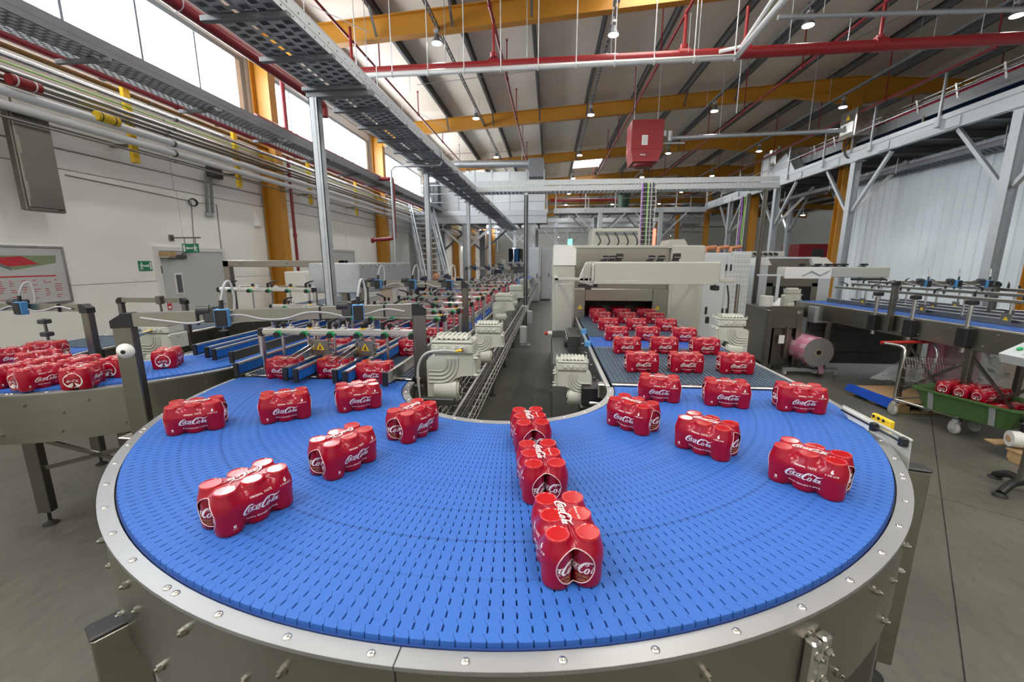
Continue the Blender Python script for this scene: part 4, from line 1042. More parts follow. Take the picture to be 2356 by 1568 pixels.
# guard frame and grey panel further back on the left
gf = thing('machine_guard', 'brushed steel machine guard frame standing behind the small far lane', 'frame', (-3.6, 4.9, 0))
for x in (-4.0, -2.5): obj('post', MB().rbox(x-.04, x+.04, 4.86, 4.94, 0, 1.86, .005), 'steel', gf)
obj('top_beam', MB().rbox(-4.04, -2.46, 4.86, 4.94, 1.78, 1.86, .005), 'steel', gf)
obj('mid_beam', MB().rbox(-4.0, -2.5, 4.87, 4.93, 1.50, 1.55, .005), 'steel', gf)
obj('screws', MB().cyl((-3.8, 4.855, 1.82), (-3.8, 4.86, 1.82), .008, 6).cyl((-3.2, 4.855, 1.82), (-3.2, 4.86, 1.82), .008, 6).cyl((-2.8, 4.855, 1.82), (-2.8, 4.86, 1.82), .008, 6), 'dark_steel', gf)
gp = thing('guard_housing', 'grey sheet-metal housing above the far lane, left of the mezzanine stairs', 'machine housing', (-2.2, 4.9, 0))
obj('panel', MB().rbox(-2.50, -1.95, 4.15, 5.75, 1.52, 1.83, .01), 'zinc', gp)
obj('window', MB().rbox(-1.97, -1.96, 4.2, 5.7, 1.2, 1.51, .003), 'plexi', gp)
for y in (4.2, 5.7): obj('post', MB().rbox(-2.0, -1.94, y-.03, y+.03, 0.0, 1.55, .004), 'steel_dark', gp)
for k in range(9): obj('screw', MB().cyl((-1.95, 4.25+k*.17, 1.80), (-1.94, 4.25+k*.17, 1.80), .012, 6), 'steel_bright', gp)
for k in range(9): far_pack((-2.2+random.uniform(-.05, .05), 5.6+k*.36, ZB), pi/2+rad(random.uniform(-8, 8)), PACK_LABEL + ' %s behind the clear guard of the grey housing' % ORD[k], 'six-packs behind the clear guard')
# ================================================================== LEFT WALL FITTINGS
def wall_rect(px0, py0, px1, py1, x=XL):
    a = atx(px0, py0, x); b = atx(px1, py1, x); return a.y, b.y, b.z, a.z   # y0, y1, z0, z1
# grey steel door
dy0, dy1, dzt = 6.44, 7.80, 2.02
d = struct('door_1', MB().box(XL-0.02, XL+0.05, dy0-0.07, dy0, 0, dzt+0.07).box(XL-0.02, XL+0.05, dy1, dy1+0.07, 0, dzt+0.07).box(XL-0.02, XL+0.05, dy0, dy1, dzt, dzt+0.07), 'white_paint')
obj('leaf', MB().rbox(XL-0.01, XL+0.035, dy0+0.005, dy1-0.005, 0.01, dzt-0.004, .004), 'door_grey', d)
y0, y1, z0, z1 = wall_rect(404, 632, 422, 672, XL+0.04)
gw = obj('vision_frame', MB().rbox(XL+0.03, XL+0.042, y0-0.03, y1+0.03, z0-0.03, z1+0.03, .004), 'white_paint', d); obj('vision_pane', MB().box(XL+0.042, XL+0.046, y0, y1, z0, z1), 'poster_dark', gw)
obj('door_closer', MB().rbox(XL+0.035, XL+0.085, dy0+0.15, dy0+0.5, dzt-0.13, dzt-0.06, .008).bar((XL+0.08, dy0+0.4, dzt-0.05), (XL+0.06, dy0+0.75, dzt+0.03), 0.02, 0.012), 'steel_dark', d)
obj('hinge', MB().cyl((XL+0.05, dy0, 0.4), (XL+0.05, dy0, 0.52), .012, 8).cyl((XL+0.05, dy0, 1.65), (XL+0.05, dy0, 1.77), .012, 8), 'steel_dark', d)
obj('handle', MB().tube([(XL+0.035, dy1-0.12, 1.02), (XL+0.09, dy1-0.12, 1.02), (XL+0.09, dy1-0.24, 1.02)], .010, 8), 'steel_bright', d)
nt_ = thing('notice', 'small red and white notice on the grey door', 'sign', (XL+0.045, 6.75, 1.15))
y0, y1, z0, z1 = wall_rect(383, 690, 397, 711, XL+0.045)
obj('plate', MB().rbox(XL+0.036, XL+0.044, y0, y1, z0, z1, .002), 'sign_red', nt_); obj('field', MB().box(XL+0.044, XL+0.047, y0+.02, y1-.02, z0+.02, z0+(z1-z0)*.34).box(XL+0.044, XL+0.047, y0+.03, y1-.03, z0+(z1-z0)*.62, z1-.025), 'sign_white', nt_)
def exit_sign(name, label, T, w, h, two=True):               # T: plane, x right, y up, z towards the viewer
    t = thing(name, label, 'sign', tuple(T.translation))
    def P(v): return T @ Vector(v)
    def fl(polys, z0, z1, m, nm, par):
        mb = MB()
        for p in polys: mb.prism(p, z0, z1, 'z', T)
        return obj(nm, mb, m, par)
    pl = fl([[(0, 0), (w, 0), (w, h), (0, h)]], 0, 0.012, 'sign_green', 'plate', t)
    k = h
    X = (lambda u: w*(1-u)) if two else (lambda u: w*u)
    def pg(ps): return [(X(u), v*h) for u, v in (ps[::-1] if two else ps)]
    fl([pg([(.34, .43), (.66, .43), (.66, .30), (.78, .5), (.66, .70), (.66, .57), (.34, .57)])], 0.012, 0.014, 'sign_white', 'arrow', pl)
    fl([pg([(.82, .12), (.94, .12), (.94, .88), (.82, .88)])], 0.012, 0.014, 'sign_white', 'doorway', pl)
    fl([pg([(.17, .70), (.25, .70), (.25, .86), (.17, .86)]), pg([(.13, .40), (.25, .36), (.27, .64), (.15, .66)]), pg([(.07, .12), (.12, .10), (.20, .40), (.15, .42)]), pg([(.20, .38), (.25, .36), (.30, .16), (.25, .14)]), pg([(.06, .52), (.16, .60), (.14, .66), (.05, .58)]), pg([(.25, .58), (.32, .48), (.34, .52), (.27, .66)])], 0.012, 0.014, 'sign_white', 'running_figure', pl)
    return t
RW = Matrix(((0, 0, 1, 0), (1, 0, 0, 0), (0, 1, 0, 0), (0, 0, 0, 1)))   # local x -> +y, y -> +z, z -> +x
y0, y1, z0, z1 = wall_rect(316, 600, 350, 622)
exit_sign('exit_sign', 'green and white running-figure sign on the white wall left of the grey door', Matrix.Translation((XL+0.001, y0, z0)) @ RW, y1-y0, z1-z0, False)
p = atx(457, 563, XL+0.5)
T = Matrix.Translation((XL+0.20, p.y, p.z-0.13)) @ Matrix.Rotation(pi/2, 4, 'X')
es = exit_sign('hanging_exit_sign', 'green running-figure sign hanging from a bracket above the grey door', T, 0.30, 0.15)
obj('bracket', MB().cyl((XL, p.y, p.z+0.12), (XL+0.55, p.y, p.z+0.12), .012, 8).cyl((XL+0.25, p.y, p.z+0.02), (XL+0.25, p.y, p.z+0.12), .006, 6).cyl((XL+0.45, p.y, p.z+0.02), (XL+0.45, p.y, p.z+0.12), .006, 6).rbox(XL, XL+0.03, p.y-.04, p.y+.04, p.z+0.07, p.z+0.17, .004), 'steel_dark', es)
el = thing('emergency_light', 'brown emergency light box fixed above the grey door', 'lamp', (XL+0.1, p.y-0.25, p.z-0.2))
obj('housing', MB().rbox(XL+0.002, XL+0.24, p.y-0.32, p.y-0.18, p.z-0.20, p.z-0.12, .01), 'wood', el); obj('lens', MB().rbox(XL+0.02, XL+0.22, p.y-0.31, p.y-0.19, p.z-0.215, p.z-0.20, .004), 'white_paint', el)
# site plan board
y0, y1, z0, z1 = 3.70, 5.06, 1.33, 2.02
bd = thing('site_plan_board', 'framed site plan board with a red-roofed building on the white wall', 'notice board', (XL, (y0+y1)/2, z0))
def on_wall(name, poly, d0, d1, m, par): return obj(name, MB().prism([(y0+(y1-y0)*a, z0+(z1-z0)*b) for a, b in poly], XL+d0, XL+d1, 'x'), m, par)
R4 = lambda a, b, c, e: [(a, b), (c, b), (c, e), (a, e)]
pp = on_wall('sheet', R4(0, 0, 1, 1), 0.002, 0.014, 'poster_paper', bd)
on_wall('frame', R4(-.02, -.03, 1.02, .0), 0.0, 0.03, 'steel_bright', bd); on_wall('frame', R4(-.02, 1.0, 1.02, 1.03), 0.0, 0.03, 'steel_bright', bd); on_wall('frame', R4(1.0, 0, 1.02, 1.0), 0.0, 0.03, 'steel_bright', bd); on_wall('frame', R4(-.02, 0, 0, 1.0), 0.0, 0.03, 'steel_bright', bd)
on_wall('picture', [(.30, .84), (.95, .86), (.94, .72), (.62, .60), (.44, .72)], .014, .0152, 'poster_green', pp); on_wall('picture', [(.44, .80), (.68, .84), (.80, .70), (.58, .66)], .0152, .0160, 'sign_red', pp); on_wall('picture', [(.44, .80), (.58, .66), (.60, .58), (.46, .72)], .0152, .0160, 'poster_grey', pp)
on_wall('picture', R4(.02, .04, .42, .46), .014, .0152, 'poster_dark', pp); on_wall('picture', [(.02, .40), (.40, .44), (.02, .30)], .0152, .016, 'sign_red', pp); on_wall('picture', [(.10, .08), (.40, .08), (.40, .2)], .0152, .016, 'poster_green', pp)
tx = MB()
for k in range(9):
    for j in range(6):
        a = .47+.085*j; b = .08+.04*k; w = random.uniform(.02, .065)
        if random.random() < .7: tx.prism([(y0+(y1-y0)*q[0], z0+(z1-z0)*q[1]) for q in R4(a, b, a+w, b+.012)], XL+.014, XL+.0152, 'x')
obj('print', tx, 'sign_red', pp, kind='stuff')
tx = MB()
for k in range(11): tx.prism([(y0+(y1-y0)*q[0], z0+(z1-z0)*q[1]) for q in R4(.04, .52+.04*k, random.uniform(.16, .26), .532+.04*k)], XL+.014, XL+.0152, 'x')
obj('print', tx, 'poster_grey', pp, kind='stuff')
on_wall('heading', R4(.45, .47, .92, .495), .014, .0152, 'sign_red', pp)
# metal sheet cover on the upper wall
p = atx(27, 275, -6.1); q = atx(152, 485, -6.1)
cv = thing('sheet_metal_cover', 'dull stainless box cover hanging on the upper wall below the pipes', 'cover', (-6.2, (p.y+q.y)/2, q.z))
obj('front', MB().rbox(-6.14, -6.10, p.y, q.y, q.z, p.z+0.15, .012), 'steel_dark', cv)
obj('sides', MB().rbox(-6.2, -6.12, p.y-0.02, p.y+0.01, q.z-.03, p.z+0.15, .005).rbox(-6.2, -6.12, q.y-0.01, q.y+0.02, q.z-.03, p.z+0.15, .005).rbox(-6.2, -6.12, p.y, q.y, q.z-0.035, q.z-.004, .005), 'steel_dark', cv)
for z in (0.2, 0.7, 1.2): obj('rivet_strip', MB().rbox(-6.1, -6.094, p.y+0.01, p.y+0.03, q.z+z-.1, q.z+z+.1, .002), 'steel', cv)
# wall conduits and boxes
def wall_box(px, py, w, h, label, m, d=0.1, name='wall_box', cat='box'):
    p = atx(px, py, XL+d); t = thing(name, label, cat, (XL, p.y, p.z-h/2))
    obj('body', MB().rbox(XL, XL+d, p.y-w/2, p.y+w/2, p.z-h/2, p.z+h/2, .008), m, t); obj('cover', MB().rbox(XL+d, XL+d+.012, p.y-w/2+.015, p.y+w/2-.015, p.z-h/2+.015, p.z+h/2-.015, .004), m, t); return t
t = wall_box(499, 397, 0.30, 0.2, 'dark junction box high on the wall beside twin conduits', 'dark_steel')
t = thing('wall_conduit', 'pair of grey conduits running down the wall below the dark box', 'conduit', (XL+.04, 8.2, 2.6))
for dx in (0, 12):
    a = atx(472+dx, 400, XL+.04); b = atx(478+dx, 490, XL+.04); obj('pipe', MB().cyl(a, b, .022, 8), 'zinc_dark', t)
b = atx(484, 492, XL+.04); obj('elbow', MB().rbox(XL, XL+.08, b.y-.1, b.y+.05, b.z-.05, b.z+.01, .01), 'zinc', t)
t = thing('cable_coil', 'small coil of spare cable hung on the white wall', 'cable', (XL, atx(443, 465, XL).y, atx(443, 465, XL).z))
c_ = atx(443, 465, XL+.02)
for k in range(3): obj('loop', MB().tube([(XL+.02+.01*k, c_.y+(.085+.006*k)*cos(a), c_.z+(.055+.005*k)*sin(a)) for a in [2*pi*i/18 for i in range(18)]], .006, 6, True), 'cable_black', t)
obj('hook', MB().cyl((XL, c_.y, c_.z+.06), (XL+.06, c_.y, c_.z+.06), .008, 6), 'steel_dark', t)
cb = thing('wall_cable', 'thin grey cable clipped across the white wall above the door', 'cable', (XL, 6, 2.8))
pts = [atx(*q, XL+.012) for q in ((150, 402), (300, 433), (440, 463), (447, 563))]; obj('run', MB().tube(pts, .007, 5), 'zinc_dark', cb)
pts = [atx(*q, XL+.012) for q in ((452, 466), (498, 470), (510, 575))]; obj('run', MB().tube(pts, .007, 5), 'zinc_dark', cb)
t = wall_box(596, 505, 0.16, 0.3, 'small pale box with a bent conduit by the orange column', 'wall_white', .08)
# white cabinet at the foot of the first orange column, fire hose pipe
t = thing('electric_cabinet', 'white cabinet with a small grey display at the foot of the orange column', 'cabinet', (XL+0.8, 9.6, 0))
obj('body', MB().rbox(XL+0.55, XL+1.0, 8.9, 10.4, 0, 1.62, .02), 'wall_white', t); obj('door', MB().rbox(XL+1.0, XL+1.02, 8.95, 9.65, 0.1, 1.55, .005).rbox(XL+1.0, XL+1.02, 9.67, 10.35, 0.1, 1.55, .005), 'wall_white', t)
obj('display', MB().rbox(XL+1.02, XL+1.03, 9.2, 9.5, 1.2, 1.42, .004), 'zinc_dark', t)
rp = thing('red_riser', 'dark red riser pipe beside the first orange column', 'pipe', (XL+0.5, 10.0, 0))
obj('pipe', MB().cyl((XL+0.45, 9.62, 0), (XL+0.45, 9.62, 4.2), .035, 10), 'red_pipe', rp); obj('coupling', MB().cyl((XL+0.45, 9.62, 2.4), (XL+0.45, 9.62, 2.5), .045, 10), 'red_pipe', rp)
# second grey door further along, with a blue round sign
y0 = 11.9
d2 = struct('door_2', MB().box(XL-0.02, XL+0.05, y0-0.07, y0, 0, 2.2).box(XL-0.02, XL+0.05, y0+1.5, y0+1.57, 0, 2.2).box(XL-0.02, XL+0.05, y0, y0+1.5, 2.13, 2.2), 'door_grey')
obj('leaf', MB().rbox(XL-0.01, XL+0.035, y0+.005, y0+1.495, 0.01, 2.126, .004), 'door_grey', d2)
wall_box(760, 562, 0.5, 0.14, 'long pale lamp housing above the second door', 'wall_white', .15, 'wall_lamp', 'lamp')
sg = thing('mandatory_sign', 'round blue sign on the grey door behind the steel frame', 'sign', (XL, 12.6, 1.5))
p = atx(761, 641, XL+.04); obj('disc', MB().cyl((XL+.036, p.y, p.z), (XL+.05, p.y, p.z), .16, 20), 'sign_blue', sg); obj('mark', MB().cyl((XL+.05, p.y, p.z+.03), (XL+.052, p.y, p.z+.03), .06, 12).box(XL+.05, XL+.052, p.y-.08, p.y+.08, p.z-.1, p.z-.04), 'sign_white', sg)
# ---- pipes running along the wall
def long_pipe(px, py, x, r, m, label, y0=1.0, y1=34.0, name='pipe', couplings=6, n=10):
    z = atx(px, py, x).z; t = thing(name, label, 'pipe', (x, y0, z-r))
    obj('run', MB().cyl((x, y0, z), (x, y1, z), r, n), m, t)
    for k in range(couplings):
        y = y0 + 1.3 + (y1-y0)*k/(couplings*1.3); obj('clamp', MB().cyl((x, y-.02, z), (x, y+.02, z), r*1.18, n), 'steel_dark' if m != 'red_pipe' else m, t)
    return z
for px_, py_, x, r, m, l in ((360, 318, -6.0, .050, 'white_pipe', 'upper of the two white pipes along the window wall'), (360, 341, -6.0, .050, 'white_pipe', 'lower of the two white pipes along the window wall'),
        (360, 361, -6.02, .014, 'steel', 'thin brass-coloured pipe just under the two white pipes'), (360, 258, -5.9, .032, 'steel_bright', 'shiny stainless pipe above the others on the window wall'),
        (360, 283, -5.95, .028, 'steel', 'stainless pipe second from top in the bright bundle'), (360, 294, -6.05, .028, 'steel', 'stainless pipe third from top in the bright bundle'), (360, 303, -6.1, .024, 'steel_dark', 'dull pipe at the bottom of the stainless bundle'),
        (360, 270, -6.1, .009, 'cable_green', 'thin green line above the stainless bundle'), (360, 225, -5.85, .046, 'red_pipe', 'dark red pipe along the wall under the cable trays'), (360, 206, -5.9, .022, 'cable_black', 'black hose above the dark red wall pipe'),
        (360, 242, -6.3, .035, 'rail_brown', 'orange rail behind the pipe bundle')):
    long_pipe(px_, py_, x, r, m, l)
for i, y in enumerate((4.0, 6.0, 8.1, 10.6, 13.2, 16.5, 19.8)):
    t = thing('pipe_bracket', 'yellow pipe bracket on the window wall, %s from the left' % ORD[i], 'bracket', (-6.2, y, 3.3), 'yellow pipe brackets')
    obj('upright', MB().rbox(-6.18, -6.12, y-.05, y+.05, 3.28, 4.5, .004), 'yellow', t)
    obj('arm', MB().rbox(-6.5, -6.18, y-.03, y+.03, 4.40, 4.44, .003).rbox(-6.5, -6.18, y-.03, y+.03, 3.50, 3.54, .003), 'steel_dark', t)
for px_, py_, m, l in ((65, 192, 'red_paint', 'red and white pipe marker wrapped on the stainless bundle at far left'), (254, 273, 'yellow', 'yellow pipe marker wrapped on the stainless bundle')):
    p = atx(px_, py_, -5.9); t = thing('pipe_marker', l, 'label', (-5.9, p.y, p.z))
    obj('band', MB().cyl((-5.95, p.y-.14, p.z), (-5.95, p.y+.14, p.z), .062, 12), m, t)
    obj('stripe', MB().cyl((-5.95, p.y-.10, p.z), (-5.95, p.y-.085, p.z), .0635, 12).cyl((-5.95, p.y+.07, p.z), (-5.95, p.y+.085, p.z), .0635, 12), 'sign_white' if m == 'red_paint' else 'black_plastic', t)
# perforated cable trays
def perf_tray(t, x0, x1, y0, y1, z, wall=0.10, m='zinc', cols=6, pitch=0.09, slots_to=16.0):
    bt = MB(); w = (x1-x0)
    for i in range(cols+1): bt.box(x0+w*i/cols-.010, x0+w*i/cols+.010, y0, min(y1, slots_to), z, z+.002)
    y = y0; k = 0
    while y < min(y1, slots_to):
        for i in range(cols): bt.box(x0+w*i/cols+.010, x0+w*(i+1)/cols-.010, y+(pitch/2 if i % 2 else 0), y+(pitch/2 if i % 2 else 0)+pitch*.38, z, z+.002)
        y += pitch
    if y1 > slots_to: bt.box(x0, x1, slots_to, y1, z, z+.002)
    obj('tray_bottom', bt, m, t)
    for x, s in ((x0, 1), (x1, -1)):
        obj('side_wall', MB().box(x-.002, x+.002, y0, y1, z, z+wall).box(min(x, x+s*.022), max(x, x+s*.022), y0, y1, z+wall-.002, z+wall).box(x-.004, x+.004, y0, y1, z+wall*.42, z+wall*.52), m, t)
tr = thing('cable_tray', 'long perforated zinc cable tray sloping away over the guided left lane', 'cable tray', (-1.83, 1.2, 3.3))
perf_tray(tr, -2.06, -1.60, 1.2, 20.5, 3.30, 0.11, 'zinc', 6, 0.085, 13.0)
obj('cover', MB().box(-2.03, -1.66, 1.2, 20.5, 3.425, 3.43), 'zinc_dark', tr)
obj('conduit', MB().cyl((-1.66, 1.2, 3.46), (-1.66, 6.2, 3.46), .018, 8).cyl((-1.72, 1.2, 3.45), (-1.72, 20.5, 3.45), .014, 8).tube([(-1.66, 6.2, 3.46), (-1.60, 6.26, 3.44), (-1.575, 6.28, 3.3), (-1.62, 6.28, 3.22), (-2.3, 6.28, 3.22), (-2.36, 6.28, 3.16), (-2.36, 6.28, 0)], .018, 8), 'zinc', tr)
y = 1.6
while y < 14: obj('support_arm', MB().rbox(-2.12, -1.56, y-.02, y+.02, 3.265, 3.298, .003), 'zinc_dark', tr); y += 0.52
sc2 = MB(); y = 1.3
while y < 12:
    sc2.cyl((-1.5985, y, 3.325), (-1.5965, y, 3.325), .006, 6); sc2.cyl((-1.5985, y+.06, 3.375), (-1.5965, y+.06, 3.375), .006, 6); y += .12
obj('wall_holes', sc2, 'dark_steel', tr, kind='stuff')
def post(label, x, y, ztop, w=0.07, m='zinc', base=True, head=True):
    t = thing('tray_post', label, 'post', (x, y, 0), 'posts carrying the cable trays')
    obj('upright', MB().box(x-w/2, x-w/2+.006, y-w/2, y+w/2, 0, ztop).box(x+w/2-.006, x+w/2, y-w/2, y+w/2, 0, ztop).box(x-w/2, x+w/2, y-w/2, y-w/2+.006, 0, ztop).box(x-.01, x+.01, y-w/2-.004, y-w/2, 0, ztop), m, t)
    if base: obj('base_plate', MB().rbox(x-.11, x+.11, y-.11, y+.11, 0, .012, .003), m, t)
    if head: obj('head_arm', MB().rbox(x-.06, x+.52, y-.035, y+.035, ztop, ztop+.05, .004), 'zinc_dark', t)
    return t
post('tall zinc post carrying the cable tray in front of the orange column', -2.04, 3.72, 3.22, 0.075)
for px_, x, l in ((985, -2.02, 'second zinc post under the long cable tray'), (1078, -1.98, 'third zinc post under the long cable tray'), (1127, -1.98, 'fourth zinc post under the long cable tray')):
    d_ = ray(px_, 520); y = x*d_.y/d_.x; post(l, x, y, 3.22, 0.08)
p = aty(1211, 470, 9.1); lp = post('zinc post with a cable ladder standing in the aisle beside the left lane', p.x, 9.1, 3.25, 0.08)
for k in range(28): obj('rung', MB().cyl((p.x-.09, 9.04, 0.5+k*.1), (p.x+.09, 9.04, 0.5+k*.1), .004, 5), 'zinc', lp)
obj('cables', MB().cyl((p.x-.03, 9.02, 0.3), (p.x-.03, 9.02, 3.2), .012, 6).cyl((p.x+.02, 9.02, 0.3), (p.x+.02, 9.02, 3.2), .014, 6), 'cable_black', lp)
obj('switch_box', MB().rbox(p.x-.09, p.x+.07, 8.93, 9.03, 0.78, 0.90, .006), 'white_paint', lp)
# cross tray
ct = thing('cross_cable_tray', 'perforated zinc cable tray crossing the hall from the left tray to the right platform', 'cable tray', (1.3, 9.15, 3.28))
cb_ = MB(); x = -1.6
while x < 4.5: cb_.box(x, x+.05, 9.05, 9.45, 3.28, 3.282); x += .085
cb_.box(-1.6, 4.5, 9.05, 9.09, 3.279, 3.283).box(-1.6, 4.5, 9.23, 9.27, 3.279, 3.283).box(-1.6, 4.5, 9.41, 9.45, 3.279, 3.283)
obj('tray_bottom', cb_, 'zinc', ct)
for yv, zz in ((9.05, 3.28), (9.45, 3.28), (9.08, 3.40)):
    obj('side_wall', MB().box(-1.65, 4.5, yv-.002, yv+.002, zz, zz+.10).box(-1.65, 4.5, yv-.003, yv+.02, zz+.098, zz+.102).box(-1.65, 4.5, yv-.006, yv-.002, zz+.03, zz+.045), 'zinc', ct)
h_ = MB(); x = -1.5
while x < 4.4: h_.cyl((x, 9.046, 3.36), (x, 9.048, 3.36), .007, 6); h_.cyl((x, 9.076, 3.47), (x, 9.078, 3.47), .006, 6); x += .075
obj('wall_holes', h_, 'dark_steel', ct, kind='stuff')
for px_, py_, l in ((1722, 802, 'right-hand steel post under the cross cable tray, standing on the open floor'), (1688, 790, 'left-hand steel post under the cross cable tray, beside the ladder of cables')):
    q = atz(px_, py_, 0); post(l, q.x, q.y, 3.26, 0.07, 'steel_dark', True, False)
# wire ladder of cables dropping to the machine
kd = thing('cable_drop', 'white wire ladder with black, purple and green cables dropping from the cross tray', 'cable ladder', (2.35, 9.0, 2.1))
xa, xb = aty(1473, 500, 9.0).x, aty(1506, 500, 9.0).x
for x in (xa, (xa+xb)/2, xb): obj('rail', MB().cyl((x, 9.0, 2.15), (x, 9.0, 3.42), .005, 6), 'white_pipe', kd)
for k in range(14): obj('rung', MB().cyl((xa, 9.0, 2.2+k*.085), (xb, 9.0, 2.2+k*.085), .004, 5), 'white_pipe', kd)
for i, m in enumerate(('cable_purple', 'cable_black', 'cable_black', 'cable_green', 'cable_black', 'cable_grey', 'cable_black')):
    x = xa + (xb-xa)*(i+.7)/8; obj('cable', MB().tube([(x, 9.3, 3.34), (x, 9.1, 3.42), (x, 9.03, 3.38), (x, 9.03, 3.2), (x+.01, 9.03, 2.12)], .014, 6), m, kd)
t = thing('wire_ladder', 'narrow wire ladder with a purple and a green cable next to the two steel posts', 'cable ladder', (4.2, 9.5, 0.9))
for x in (4.02, 4.14): obj('rail', MB().cyl((x, 9.62, 0.4), (x, 9.62, 3.2), .006, 6), 'white_pipe', t)
for k in range(26): obj('rung', MB().cyl((4.02, 9.62, 0.5+k*.1), (4.14, 9.62, 0.5+k*.1), .004, 5), 'white_pipe', t)
obj('cable', MB().tube([(4.05, 9.6, 3.2), (4.06, 9.6, 2.7), (4.04, 9.6, 2.2), (4.1, 9.5, 2.05)], .014, 6), 'cable_purple', t); obj('cable', MB().tube([(4.10, 9.6, 3.2), (4.11, 9.6, 2.8), (4.09, 9.6, 2.4), (4.1, 9.55, 2.2)], .012, 6), 'cable_green', t)
# wall-side trays
w1 = thing('wall_cable_tray', 'wide perforated cable tray below the windows on the left wall', 'cable tray', (-5.3, 1, 4.2))
z = atx(360, 203, -5.25).z; perf_tray(w1, -5.47, -5.25, 0.8, 30, z, 0.11, 'zinc', 6, 0.10, 10)
w2 = thing('cable_trunking', 'closed blue-grey cable trunking running along in front of the windows', 'cable tray', (-5.0, 1, 4.5))
z = atx(360, 183, -4.85).z; perf_tray(w2, -5.15, -4.85, 0.8, 30, z, 0.16, 'zinc_dark', 4, 0.10, 8)
y = 1.5
while y < 14: obj('bracket', MB().rbox(-5.47, -4.82, y-.02, y+.02, z-.05, z-.004, .003), 'zinc_dark', w2); y += 1.55
# big red main from the left
z = atx(540, 100, -4.3).z
t = thing('red_main_pipe', 'thick dark red sprinkler main running under the windows to a flanged end', 'pipe', (-4.3, 1, z))
ye = atx(735, 240, -4.3).y
obj('run', MB().cyl((-4.3, 0.8, z), (-4.3, ye, z), .075, 14), 'red_pipe', t); obj('elbow', MB().tube(catmull([(-4.3, ye-.06, z), (-4.3, ye+.06, z-.01), (-4.3, ye+.12, z-.08), (-4.3, ye+.12, z-.22)], 4), .082, 14), 'red_pipe', t)
for y in (2.2, 3.6, 5.0): obj('hanger', MB().cyl((-4.3, y, z), (-4.3, y, roof_z(-4.3)-.25), .007, 6).tube([(-4.3+.085*cos(a), y, z+.085*sin(a)) for a in [2*pi*i/14 for i in range(14)]], .006, 5, True), 'zinc', t)
t = thing('white_duct', 'slim white conduit rail above the thick red main', 'pipe', (-4.45, 1, z+.2))
obj('run', MB().cyl((-4.45, 0.8, z+.22), (-4.45, 20, z+.22), .03, 10), 'white_pipe', t)
for y in (1.6, 2.6, 3.4, 4.3, 5.2, 6.4, 8, 11, 13): obj('hanger', MB().cyl((-4.45, y, z+.22), (-4.45, y, roof_z(-4.45)-.25), .006, 6), 'white_pipe', t)
t = thing('red_drop_pipe', 'dark red pipe dropping down and turning left near the mezzanine', 'pipe', (-4.2, 13, 2.5))
a, b_, c_ = aty(903, 415, 12.0), aty(908, 548, 12.0), aty(858, 552, 12.0)
obj('run', MB().tube(catmull([aty(875, 412, 12.0), aty(895, 411, 12.0), a, (a+b_)/2, b_+Vector((0, 0, .1)), b_+Vector((-.08, 0, 0)), c_], 4), .055, 10), 'red_pipe', t)
obj('flange', MB().cyl(c_+Vector((.02, 0, 0)), c_+Vector((-.03, 0, 0)), .085, 12), 'red_pipe', t)
t = thing('red_riser', 'dark red riser pipe in front of the second window strip', 'pipe', (-5.6, 9.8, 4.3)); a, b_ = atx(652, 225, -5.6), atx(655, 300, -5.6)
obj('pipe', MB().cyl((-5.6, a.y, a.z+.3), (-5.6, a.y, b_.z-.2), .05, 10), 'red_pipe', t); obj('tee', MB().cyl((-5.6, a.y-.12, b_.z), (-5.6, a.y+.12, b_.z), .06, 10), 'red_pipe', t)
long_pipe(655, 300, -5.6, .05, 'red_pipe', 'dark red pipe behind the cable trays by the second window strip', 8.0, 24.0)
# ================================================================== UNDER THE ROOF
LZ = 6.16
ROWS = [-2.35, 1.15, 4.72, 8.25, 13.5, 17.5]
YS = [-0.5, 4.3, 9.15, 13.65, 18.5, 23.4, 28.5, 34.0, 40.0]
rn = ['leftmost', 'second from left', 'third from left', 'fourth from left', 'fifth from left', 'rightmost']
lampm = None
me_body_l = mesh('housing', MB().lathe([(.03, .16), (.05, .15), (.07, .06), (.105, .03), (.11, 0.0), (.10, 0.0)], (0, 0, 0), 16), 'zinc_dark')
me_fin = mesh('hook', MB().cyl((0, 0, .19), (0, 0, .34), .012, 8).rbox(-.05, .05, -.05, .05, .2, .25, .01), 'zinc')
me_lens = mesh('lens', MB().cyl((0, 0, -.004), (0, 0, .012), .095, 16), 'lamp_glow')
for i, x in enumerate(ROWS):
    t = thing('lamp_trunking', 'slotted zinc trunking carrying the %s row of roof lamps' % rn[i], 'trunking', (x, 0, LZ+.30))
    tb = MB().box(x-.03, x-.026, -3, 44, LZ+.30, LZ+.36).box(x+.026, x+.03, -3, 44, LZ+.30, LZ+.36)
    y = -3
    while y < 44: tb.box(x-.03, x+.03, y, y+.10, LZ+.30, LZ+.304); y += .2 if y < 16 else .5
    obj('channel', tb, 'zinc_dark', t)
    y = -1.0
    while y < 42: obj('hanger', MB().cyl((x, y, LZ+.36), (x, y, roof_z(x)-.003), .005, 5), 'zinc', t); y += 3.07
    for j, y in enumerate(YS):
        if i >= 4 and j > 5: continue
        L = thing('roof_lamp', 'round LED high-bay lamp, %s row, %s along the hall' % (rn[i], ORD[j]), 'lamp', (x, y, LZ), 'high-bay lamps under the roof')
        place(me_body_l, 'housing', L); place(me_fin, 'hook', L); place(me_lens, 'lens', L)
        ld = bpy.data.lights.new('lamp_light', 'AREA'); ld.shape = 'DISK'; ld.size = 0.20; ld.energy = LAMP_W; ld.color = (1.0, 0.98, 0.94)
        lo = bpy.data.objects.new('lamp_light', ld); COL.objects.link(lo); lo.parent = L; lo.location = (0, 0, -.02)
